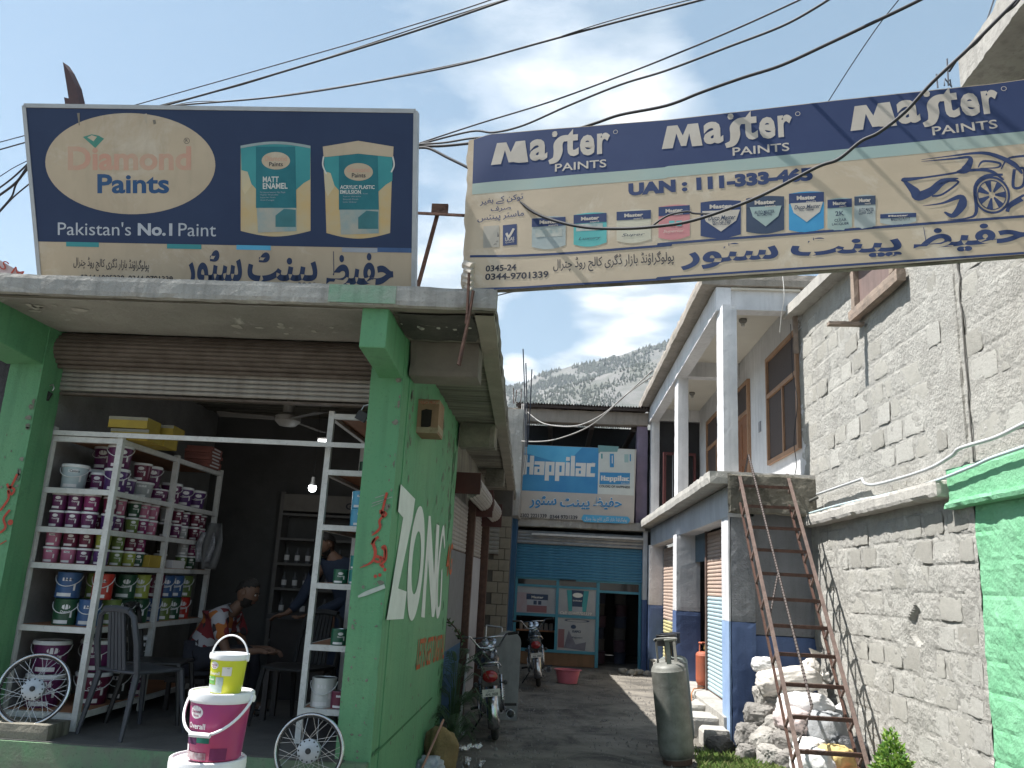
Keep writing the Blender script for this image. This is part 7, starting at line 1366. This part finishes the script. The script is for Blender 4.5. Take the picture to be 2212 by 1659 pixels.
def sack(label, c, size, seed, mt, rx=0, ry=0, rz=0, tie=True, stripes=None):
    t = thing('sack', label, 'sack', c, group='sacks dumped under the ladder', rot=(rx, ry, rz)); bm = bmesh.new(); bmesh.ops.create_cube(bm, size=2); bmesh.ops.subdivide_edges(bm, edges=bm.edges[:], cuts=17, use_grid_fill=True)
    for v in bm.verts:
        k = v.co.copy(); q = Vector((k.x, k.y, k.z)); n_ = (abs(q.x) ** 3.2 + abs(q.y) ** 3.2 + abs(q.z) ** 2.4) ** (1 / 3.0); q = q / max(n_, .01)
        pin = 1 - .45 * max(0, q.x - .45) ** 1.1
        wr = .05 * math.sin(q.x * 9 + noise.noise(q * 2 + Vector((seed, 0, 0))) * 7) * (abs(q.x) ** 1.5) + noise.fractal(q * 2.0 + Vector((seed * 5, 0, 0)), 1, 2, 4) * .12 - abs(noise.noise(q * 4.2 + Vector((0, seed, 0)))) * .10
        v.co = Vector((q.x * size[0] * (1 + wr * .4), q.y * size[1] * pin * (1 + wr), q.z * size[2] * pin * (1 + wr)))
    me = bpy.data.meshes.new('sack_body'); bm.to_mesh(me); bm.free(); me.materials.append(mt); me.polygons.foreach_set('use_smooth', [True] * len(me.polygons)); o = bpy.data.objects.new('sack_body', me); COL.objects.link(o); o.parent = t
    if tie:
        m = MB(); vs = []
        for j in range(4):
            for i in range(16): a = 2 * math.pi * i / 16; rr = (.030, .022, .05, .075)[j] * (1 + .35 * math.sin(a * 5 + seed)); vs.append((size[0] * .93 + (0, .03, .07, .10)[j], rr * math.cos(a), rr * math.sin(a)))
        m.add(vs, [(j * 16 + i, j * 16 + (i + 1) % 16, (j + 1) * 16 + (i + 1) % 16, (j + 1) * 16 + i) for j in range(3) for i in range(16)]); m.build('gathered_mouth', mt, t, smooth=2)
    return t
sack('long white sack lying on top of the heap', (2.62, 9.62, .78), (.36, .20, .15), 2, sk, rz=.1, ry=-.15); sack('small crumpled white sack at the top left of the pile', (2.40, 9.78, .92), (.14, .12, .09), 3, sk2, tie=False)
sack('tied sack end standing in the top right corner of the pile', (2.88, 9.75, .88), (.15, .10, .10), 4, sk, ry=-1.2); sack('bright white wrinkled sack in the middle of the pile', (2.72, 9.42, .56), (.30, .20, .14), 5, sk2, rz=-.2)
sack('pinkish white sack in the middle left of the pile', (2.58, 9.20, .42), (.24, .20, .13), 6, skp, rz=.5, ry=.3); sack('striped shadowed grey sack in the middle right of the pile', (2.84, 9.10, .36), (.24, .20, .20), 7, skg, rz=1.2)
sack('crushed white sack beside the largest stone', (2.62, 8.90, .22), (.18, .16, .11), 8, sk2, rz=.8, tie=False); sack('white sack at the bottom left of the pile', (2.52, 8.52, .14), (.26, .20, .16), 9, sk2, rz=1.3); sack('yellow sack at the bottom of the pile', (2.78, 8.62, .17), (.26, .17, .15), 10, sky_, rz=1.0, ry=.2)
sack('dark grey bag at the bottom right of the pile', (2.95, 8.75, .20), (.20, .14, .18), 11, mat('dark plastic bag', (.05, .055, .06), (.08, .08, .085), .3, scale=5, bump=.5), tie=False); sack('small pink bag at the pile foot', (2.86, 8.36, .08), (.14, .12, .08), 12, mat('pink bag', (.55, .22, .24), (.48, .2, .2), .6, bump=.4), tie=False)

# ================================================================== plants
def leaf_cloud(name, label, cat, c, size, n, mts, seed, ll=.05, up_=.3, kind=None, stems=12, parts=True):
    rnd = random.Random(seed); t = thing(name, label, cat, c); me_ = MB()
    for i in range(n):
        while True:
            p = Vector((rnd.uniform(-1, 1), rnd.uniform(-1, 1), rnd.uniform(0, 1)))
            if (p.x ** 2 + p.y ** 2) ** .5 < (1 - p.z ** 1.6) * .95 + .08 and noise.noise(p * 3 + Vector((seed, 0, 0))) > -.22: break
        q = Vector((p.x * size[0], p.y * size[1], p.z * size[2])); d = Vector((p.x + rnd.uniform(-.7, .7), p.y + rnd.uniform(-.7, .7), up_ + rnd.uniform(-.3, .8))).normalized(); s_ = d.orthogonal().normalized(); s_ = Matrix.Rotation(rnd.uniform(0, 6.28), 3, d) @ s_
        L_ = ll * rnd.uniform(.6, 1.3); w = L_ * .22; me_.cur = rnd.randrange(len(mts)); nn = d.cross(s_)
        me_.add([q, q + d * L_ * .45 + s_ * w + nn * w * .3, q + d * L_, q + d * L_ * .45 - s_ * w + nn * w * .3, q + d * L_ * .5], [(0, 1, 4), (1, 2, 4), (2, 3, 4), (3, 0, 4)])
    me_.build('foliage', mts, t); m = MB()
    for i in range(stems): a = rnd.uniform(0, 6.28); rr = rnd.uniform(.1, .7); z = rnd.uniform(.6, .95); m.tube([(0, 0, 0), (rr * .5 * size[0] * math.cos(a), rr * .5 * size[1] * math.sin(a), z * .5 * size[2]), (rr * size[0] * math.cos(a), rr * size[1] * math.sin(a), z * size[2])], [.006, .004, .002], 4)
    m.build('stem', mat('green stem', (.10, .13, .05)), t); return t
lg = [mat('bright leaf', (.16, .30, .045), (.20, .34, .06), .5, scale=9, transl=.3), mat('lime leaf', (.26, .38, .07), (.22, .34, .06), .5, scale=9, transl=.35), mat('mid leaf', (.08, .19, .035), (.10, .21, .04), .5, scale=9, transl=.25)]
leaf_cloud('green_bush', 'bright green feathery bush at the foot of the block wall', 'bush', (2.86, 7.45, 0), (.20, .28, .66), 3600, lg, 3, .05)
dg = [mat('dark fern leaf', (.035, .075, .028), (.05, .09, .035), .6, scale=9, transl=.2), mat('dull fern leaf', (.06, .10, .045), (.045, .08, .035), .6, scale=9, transl=.2)]
def fern(name, label, c, n, H, S, seed, mts=dg):
    rnd = random.Random(seed); t = thing(name, label, 'plant', c)
    for i in range(n):
        a = rnd.uniform(0, 6.28); ln = S * rnd.uniform(.6, 1.1); h0 = H * rnd.uniform(.25, 1.0); P3 = [Vector((0, 0, 0)), Vector((.06 * math.cos(a), .06 * math.sin(a), h0)), Vector((ln * .6 * math.cos(a), ln * .6 * math.sin(a), h0 + .12)), Vector((ln * math.cos(a), ln * math.sin(a), h0 + rnd.uniform(-.12, .08)))]
        m = MB(); m.tube(P3, [.006, .005, .003, .0015], 4)
        for k in range(2, 20):
            q = k / 20; seg = P3[1].lerp(P3[2], min(1, q * 2)) if q < .5 else P3[2].lerp(P3[3], q * 2 - 1); dr = (P3[3] - P3[1]).normalized(); sd = dr.cross(Vector((0, 0, 1))).normalized()
            for sg in (-1, 1):
                L_ = .07 * math.sin(math.pi * (.15 + .8 * q)); e = seg + sd * sg * L_ + dr * L_ * .3 + Vector((0, 0, -.2 * L_)); w = dr * L_ * .16; mid_ = seg.lerp(e, .5); m.add([seg, mid_ + w, e, mid_ - w], [(0, 1, 2), (0, 2, 3)])
        m.build('frond', mts[i % 2], t)
    return t
fern('fern_shrub', 'dark feathery shrub growing between the green wall and the first motorcycle', (-.98, 9.05, 0), 34, .85, .42, 5); fern('fern_shrub', 'small drooping dark shrub lower beside the yellowish sack', (-.92, 8.5, 0), 14, .35, .30, 6)
t = thing('branch', 'leafy twig sticking out from the end of the green wall', 'branch', (-1.12, 9.15, 1.15)); MB().tube([(0, 0, .1), (.10, -.05, .02), (.2, -.08, -.12)], .007, 5).build('twig', rust, t)
m = MB()
for i in range(26): q = i / 26; a = Vector((.2 * q, -.08 * q, .1 - .22 * q)); d = Vector((random.uniform(-.5, .6), random.uniform(-1, .4), random.uniform(-.3, 1))).normalized() * .06; s_ = d.orthogonal().normalized() * .014; m.add([a, a + d * .5 + s_, a + d, a + d * .5 - s_], [(0, 1, 2, 3)])
m.build('leaf_spray', dg[0], t)
rnd = random.Random(12); m = MB(); gl = [mat('grass blade', (.13, .22, .05), (.18, .26, .07), .6, scale=8, transl=.25), mat('dry grass blade', (.30, .30, .13), (.22, .26, .09), .6, scale=8, transl=.25)]
for i in range(5200):
    x = rnd.gauss(1.95, .32); y = rnd.gauss(8.7, .42)
    if x < 1.45 + (y - 8.3) * .1 or x > 2.75 or y < 7.6 or y > 9.9: continue
    h = rnd.uniform(.03, .10); a = rnd.uniform(0, 6.28); dx, dy = math.cos(a), math.sin(a); w = .004; k = rnd.uniform(.2, .9) * h; m.cur = 0 if rnd.random() < .7 else 1
    m.add([(x - w * dy, y + w * dx, -.01), (x + w * dy, y - w * dx, -.01), (x + dx * k * .4, y + dy * k * .4, h * .7), (x + dx * k, y + dy * k, h)], [(0, 1, 2), (0, 2, 3), (1, 3, 2)])
tag(m.build('grass', gl), 'low green grass growing at the foot of the rubble heap', 'grass', kind='stuff')

# ================================================================== motorcycles
red_l = mat('red tail lamp lens', (.30, .010, .012), (.22, .01, .012), .2, spec=.7); bm_ = mat('black bike enamel', (.014, .014, .016), (.02, .02, .022), .22, scale=6, spec=.7)
def bike(label, loc, rz, lean, dup=None, plate=True):
    if dup:
        t = copy_tree(dup); t['label'] = label; t.location = loc; t.rotation_euler = (0, R_(lean), R_(rz)); return t
    t = thing('motorcycle', label, 'motorcycle', loc, group='motorcycles parked in the alley', rot=(0, R_(lean), R_(rz)))
    for y in (0, 1.20):
        w = MB().ring((0, y, .29), (1, 0, 0), .252, .038, 48, 10, squash=1.1).build('tyre', rubber, t, smooth=2); MB().ring((0, y, .29), (1, 0, 0), .215, .012, 40, 6, squash=2).build('rim', chrome, w, smooth=2)
        hb = Matrix.Translation((0, y, .29)) @ Matrix.Rotation(R_(90), 4, 'Y'); MB().lathe([(0, -.06), (.06, -.05), (.065, .05), (0, .06)], 20, hb).build('hub', steel, w, smooth=True)
        m = MB()
        for i in range(24): a = 2 * math.pi * i / 24; m.tube([((-1) ** i * .03, y + .06 * math.cos(a + .5 * (-1) ** (i // 2)), .29 + .06 * math.sin(a + .5 * (-1) ** (i // 2))), (0, y + .21 * math.cos(a), .29 + .21 * math.sin(a))], .0018, 4, cap=False)
        m.build('spokes', steel, w)
    def fender(y, a0, a1, mt, nm):
        vs = []; n = 18
        for i in range(n + 1):
            a = R_(a0 + (a1 - a0) * i / n)
            for j in range(7): u = (j - 3) / 3; rr = .325 - .03 * u * u; vs.append((u * .062, y + rr * math.cos(a), .29 + rr * math.sin(a)))
        o = MB().add(vs, [(i * 7 + j, i * 7 + j + 1, (i + 1) * 7 + j + 1, (i + 1) * 7 + j) for i in range(n) for j in range(6)]).build(nm, mt, t, smooth=2); s_ = o.modifiers.new('s', 'SOLIDIFY'); s_.thickness = .004
    fender(0, 75, 205, chrome, 'rear_mudguard'); fender(1.2, 20, 150, chrome, 'front_mudguard')
    # tail: cowl, lens, plate
    c = MB().rbox(-.095, .095, -.36, -.22, .60, .80, .05, .004).build('tail_cowl', bm_, t, smooth=True); MB().lathe([(0, .0), (.045, .005), (.062, .02), (.066, .045)], 20, Matrix.Translation((0, -.415, .70)) @ Matrix.Rotation(R_(-90), 4, 'X') @ Matrix.Diagonal((1.25, .95, 1, 1))).build('tail_lamp', red_l, t, smooth=True)
    pl_t = MB().box(-.095, .095, -.392, -.386, .50, .575).build('number_plate', mat('plate white', (.62, .60, .55), (.5, .48, .44)), t); q = Panel((-.095, -.3925, .50), (1, 0, 0), (0, 0, 1)); q.text('چترال', (.05, .042), (.13, .046), .024, ink, 1, uv=True, urdu=True); q.text('AHL 3028', (.03, .008), (.165, .012), .026, ink, 1, .02, uv=True); q.lt.build('lettering', q.mats, pl_t)
    for sx in (-1, 1): MB().lathe([(0, -.03), (.022, -.02), (.028, .0), (.022, .015), (0, .02)], 12, Matrix.Translation((sx * .16, -.30, .62)) @ Matrix.Rotation(R_(90), 4, 'X')).build('indicator', black, t, smooth=True); MB().tube([(sx * .06, -.29, .63), (sx * .15, -.30, .62)], .008, 6).build('indicator_stalk', black, t)
    MB().tube([(-.115, .12, .74), (-.125, -.20, .78), (-.10, -.33, .83), (0, -.36, .84), (.10, -.33, .83), (.125, -.20, .78), (.115, .12, .74)], .010, 8).build('grab_rail', chrome, t, smooth=2)
    vs = []; n = 16
    for i in range(n + 1):
        v = i / n; y = -.26 + .90 * v; hw = .105 * (1 - .35 * v); z = .80 - .03 * math.sin(math.pi * v) - .02 * v
        for j in range(9): a = math.pi * j / 8; vs.append((hw * math.cos(a), y, z - .09 + .09 * math.sin(a) ** .6))
    MB().add(vs, [(i * 9 + j, (i + 1) * 9 + j, (i + 1) * 9 + j + 1, i * 9 + j + 1) for i in range(n) for j in range(8)] + [tuple(range(9)), tuple(reversed(range(n * 9, n * 9 + 9)))]).build('seat', mat('black seat vinyl', (.02, .02, .021), (.03, .03, .03), .45), t, smooth=True)
    vs = []; n = 18
    for i in range(n + 1):
        v = i / n; y = .58 + .46 * v; rr = math.sin(math.pi * (.10 + .86 * v)) ** .55
        for j in range(16): a = 2 * math.pi * j / 16; vs.append((.115 * rr * math.cos(a), y, .76 + .095 * rr * math.sin(a) + .03 * v))
    MB().add(vs, [(i * 16 + j, i * 16 + (j + 1) % 16, (i + 1) * 16 + (j + 1) % 16, (i + 1) * 16 + j) for i in range(n) for j in range(16)] + [tuple(reversed(range(16))), tuple(range(n * 16, n * 16 + 16))]).build('fuel_tank', bm_, t, smooth=True)
    MB().tube([(0, 1.02, .74), (0, .60, .66), (0, .15, .64), (0, -.25, .62)], .022, 8).tube([(0, .95, .70), (0, .85, .30), (0, .30, .26), (0, .1, .6)], .018, 8).build('frame', bm_, t, smooth=2)
    for sx in (-1, 1):
        MB().tube([(sx * .06, 1.2, .29), (sx * .075, 1.08, .62), (sx * .075, 1.0, .86)], [.022, .022, .018], 10).build('fork_leg', chrome, t, smooth=2)
        MB().tube([(sx * .11, 0, .30), (sx * .115, .12, .66)], .018, 10).build('shock_absorber', chrome, t, smooth=2); m = MB()
        for k in range(9): m.ring((sx * (.11 + .0005 * k), .035 + .010 * k, .40 + .022 * k), (0, .3, 1), .026, .0045, 16, 5)
        m.build('shock_spring', steel, t, smooth=2); MB().tube([(sx * .09, 0, .29), (sx * .10, .5, .30)], .016, 6).build('swing_arm', bm_, t)
        MB().tube([(sx * .12, .62, .27), (sx * .27, .60, .26)], .016, 8).build('foot_peg', rubber, t)
        MB().tube([(sx * .25, .93, 1.04), (sx * .37, .86, 1.05)], .018, 10).build('hand_grip', rubber, t, smooth=True)
        MB().box(sx * .13 - .012, sx * .13 + .012, .12, .42, .42, .62).build('side_cover', bm_, t, bevel=.01)
    MB().tube([(-.36, .87, 1.05), (-.22, .94, 1.04), (-.12, 1.0, .90), (0, 1.0, .885), (.12, 1.0, .90), (.22, .94, 1.04), (.36, .87, 1.05)], .0115, 8).tube([(-.20, .95, 1.02), (.20, .95, 1.02)], .009, 8).build('handlebar', chrome, t, smooth=2)
    for sx in (-1, 1): MB().lathe([(0, -.03), (.04, -.025), (.045, .0), (0, .004)], 18, Matrix.Translation((sx * .048, .99, .965)) @ Matrix.Rotation(R_(65), 4, 'X')).build('gauge', chrome, t, smooth=True)
    MB().lathe([(0, -.07), (.06, -.06), (.085, -.01), (.088, .03), (0, .045)], 22, Matrix.Translation((0, 1.13, .86)) @ Matrix.Rotation(R_(-90), 4, 'X')).build('headlamp', chrome, t, smooth=True)
    MB().rbox(-.11, .11, .42, .72, .20, .44, .06, .004).build('engine', steel, t); m = MB()
    for k in range(7): m.box(-.075, .075, .70 + .022 * k, .71 + .022 * k, .28, .42)
    m.build('cylinder_fins', steel, t)
    MB().tube([(.08, .86, .34), (.12, .80, .22), (.15, .5, .20), (.16, .22, .235)], .016, 8).build('exhaust_pipe', chrome, t, smooth=2); MB().tube([(.16, .24, .235), (.175, .15, .245), (.185, -.22, .285), (.187, -.25, .288)], [.022, .042, .046, .03], 16).build('silencer', black, t, smooth=2); MB().ring((.186, -.235, .287), (0, 1, -.1), .042, .004, 22, 6).build('silencer_rim', chrome, t, smooth=2)
    MB().tube([(-.12, .45, .22), (-.30, .38, .0)], .010, 6).build('side_stand', bm_, t); MB().tube([(-.13, .2, .5), (-.155, -.1, .45), (-.15, -.1, .25), (-.14, .15, .22), (-.13, .2, .5)], .009, 6).build('sari_guard', chrome, t, smooth=2)
    return t
b1 = bike('motorcycle nearest the street, red tail lamp and white number plate', (-.56, 9.62, -.01), 4, -8)
pz = oZ(1163, 1486, 0); b2 = bike('second motorcycle farther in, parked against the end shop window', (pz.x, pz.y + .25, -.01), 2, -7, dup=b1)

# ================================================================== things along the alley
t = thing('leaning_board', 'long grey round ended board leaning behind the first motorcycle', 'board', (-.55, 10.9, 0)); m = MB(); pr_ = [(-.17, 0), (.17, 0), (.17, .92)] + [(.17 * math.cos(R_(a)), .92 + .14 * math.sin(R_(a))) for a in range(15, 180, 15)] + [(-.17, .92)]
k = len(pr_); m.add([(x, 0 + z * .18, z) for x, z in pr_] + [(x, .03 + z * .18, z) for x, z in pr_], [tuple(range(k)), tuple(reversed(range(k, 2 * k)))] + [(i, i + k, (i + 1) % k + k, (i + 1) % k) for i in range(k)]); m.build('board_face', mat('grey board', (.24, .24, .23), (.18, .18, .175), .8, scale=5, streak=.4), t)
t = thing('metal_stand', 'thin steel frame of an upturned stand beside the blue pier', 'stand', (-.86, 12.9, 0)); 
for a, b in (((-.12, 0, .62), (-.12, 0, 1.02)), ((.12, 0, .62), (.12, 0, 1.0)), ((-.12, 0, 1.02), (.12, 0, 1.0)), ((.12, -.2, .6), (.12, -.2, .9)), ((.32, -.2, .6), (.32, -.2, .88)), ((.12, -.2, .9), (.32, -.2, .88)), ((-.12, 0, .62), (.32, -.2, .6)), ((-.12, 0, .62), (-.12, 0, 0)), ((.32, -.2, .6), (.32, -.2, 0)), ((.12, 0, .62), (.12, 0, 0))): MB().tube([a, b], .012, 6).build('frame_bar', steel, t)
lump('black_bag', 'crumpled black bag on the metal stand behind the first motorcycle', 'bag', (-.80, 12.2, .62), (.25, .2, .22), 31, mat('dull black bag', (.03, .03, .032), (.045, .045, .048), .5, bump=.5), sharp=False, amp=.35)
for x, lb_ in ((-.98, 'grimy white pole leaning by the door post at the alley wall'),): tag(MB().tube([(0, 0, 0), (.04, .1, .85)], .014, 6).build('pole', white_m, loc=(x, 9.75, 0)), lb_, 'pole')
p = oZ(1226, 1478, 0); t = thing('plastic_tub', 'pink plastic tub standing on the alley ground', 'tub', (p.x, p.y + .2, 0)); pk = mat('pink tub plastic', (.60, .16, .20), (.52, .14, .18), .45, sss=.0)
MB().lathe([(0, .01), (.15, .01), (.16, 0), (.175, .06), (.205, .21), (.235, .22), (.237, .228), (.20, .23), (.198, .21), (.165, .03), (0, .025)], 36, Matrix.Diagonal((1.05, .9, 1, 1))).build('tub_wall', pk, t, smooth=True)
ysk = mat('dirty yellow foam', (.27, .185, .085), (.18, .125, .06), .95, scale=3, bump=.6, speck=.3); lump('foam_chunk', 'large dirty yellow foam chunk slumped against the green wall foot', 'foam', (-.97, 8.05, .14), (.15, .17, .20), 14, ysk, sharp=False, amp=.30, fr=1.2, rot=.4)
t = thing('stick', 'straight pinkish brown stick leaning across the yellow foam chunk', 'stick', (0, 0, 0)); a, b = oY(898, 1690, 7.4), oY(958, 1555, 8.0); MB().tube([a, b], .011, 7).build('stick_shaft', mat('pinkish wood', (.38, .20, .15), (.30, .16, .12), .8, scale=9), t)
lump('plastic_bag', 'pale grey plastic bag below the stick', 'bag', (-1.02, 7.72, .06), (.13, .12, .09), 17, mat('pale bag', (.40, .42, .46), (.32, .34, .38), .3, bump=.5), sharp=False, amp=.4, fr=2.2)
foil = mat('crumpled foil', (.75, .76, .78), (.6, .6, .62), .25, metal=.9, scale=20, bump=1.0, bscale=30)
def scrap(label, c, w, d, seed, mt, h=.05, cat='litter'):
    rnd = random.Random(seed); n = 9; vs = [(w * (i / n - .5) + rnd.uniform(-.2, .2) * w / n, d * (j / n - .5) + rnd.uniform(-.2, .2) * d / n, h * abs(rnd.gauss(0, .5)) + .006) for j in range(n + 1) for i in range(n + 1)]
    o = MB().add(vs, [(j * (n + 1) + i, j * (n + 1) + i + 1, (j + 1) * (n + 1) + i + 1, (j + 1) * (n + 1) + i) for j in range(n) for i in range(n)]).build('litter', mt, loc=c); o.rotation_euler = (0, 0, rnd.uniform(0, 3)); return tag(o, label, cat, kind='thing')
for (x, y, w, d, lb_) in ((985, 1590, .17, .10, 'crumpled silver foil wrapper at the shrub foot'), (1010, 1650, .20, .05, 'curled silver foil strip nearest the street'), (1003, 1622, .12, .05, 'torn foil scrap between the foam chunk and the tyre'), (1025, 1618, .16, .04, 'dry yellow leaf scrap beside the torn foil'), (1040, 1655, .22, .04, 'long curved silver strip on the alley ground')):
    p = oZ(x, y, 0); scrap(lb_, (p.x, p.y, .0), w, d, x, foil if 'foil' in lb_ or 'silver' in lb_ else mat('dry leaf', (.35, .28, .12)), .05)
p = oZ(975, 1545, .1); tag(MB().tube([(0, 0, .28), (.01, -.02, .15), (.03, -.03, .06), (.05, -.05, 0)], [.004, .006, .008, .012], 6).build('foil_strip', foil, loc=(p.x, p.y, 0), smooth=2), 'narrow silver strip hanging in the dark shrub', 'litter')
# pebbles and grit over the lit ground
rnd = random.Random(4); m = MB()
for i in range(2600):
    x = rnd.uniform(-1.0, 2.1); y = 7.0 + rnd.random() ** 1.3 * 11; s_ = rnd.uniform(.005, .016) * (2 if rnd.random() < .05 else 1); a = rnd.uniform(0, 6)
    q = [(x + s_ * math.cos(a + k * 1.57) * rnd.uniform(.7, 1.2), y + s_ * math.sin(a + k * 1.57) * rnd.uniform(.7, 1.2), -.012) for k in range(4)]; m.add(q + [(x, y, s_ * .8)], [(0, 1, 4), (1, 2, 4), (2, 3, 4), (3, 0, 4)])
tag(m.build('pebbles', rk), 'loose pebbles and grit scattered over the alley ground', 'pebbles', kind='stuff')
p = oZ(1395, 1470, 0)
for i in range(5): lump('rubble_piece', '%s pale rubble piece from the left by the end shop jamb' % ORD[i], 'rubble', (1.50 + .16 * i, 17.7 - .22 * (i % 2), .03), (.10, .08, .06), 40 + i, rk2, sub=3, grp='rubble pieces by the end shop jamb')['kind'] = 'thing'

# ================================================================== air
hz = bpy.data.materials.new('haze air'); hz.use_nodes = True; T_ = hz.node_tree; T_.nodes.clear(); o_ = T_.nodes.new('ShaderNodeOutputMaterial'); pv_ = T_.nodes.new('ShaderNodeVolumePrincipled'); pv_.inputs['Color'].default_value = (.86, .93, 1.0, 1); pv_.inputs['Density'].default_value = HAZE; pv_.inputs['Anisotropy'].default_value = .2; T_.links.new(pv_.outputs[0], o_.inputs['Volume'])
tag(MB().box(-3500, 3500, -3500, 3500, -1.1, HZ_TOP + 25).build('haze', hz), kind='stuff')
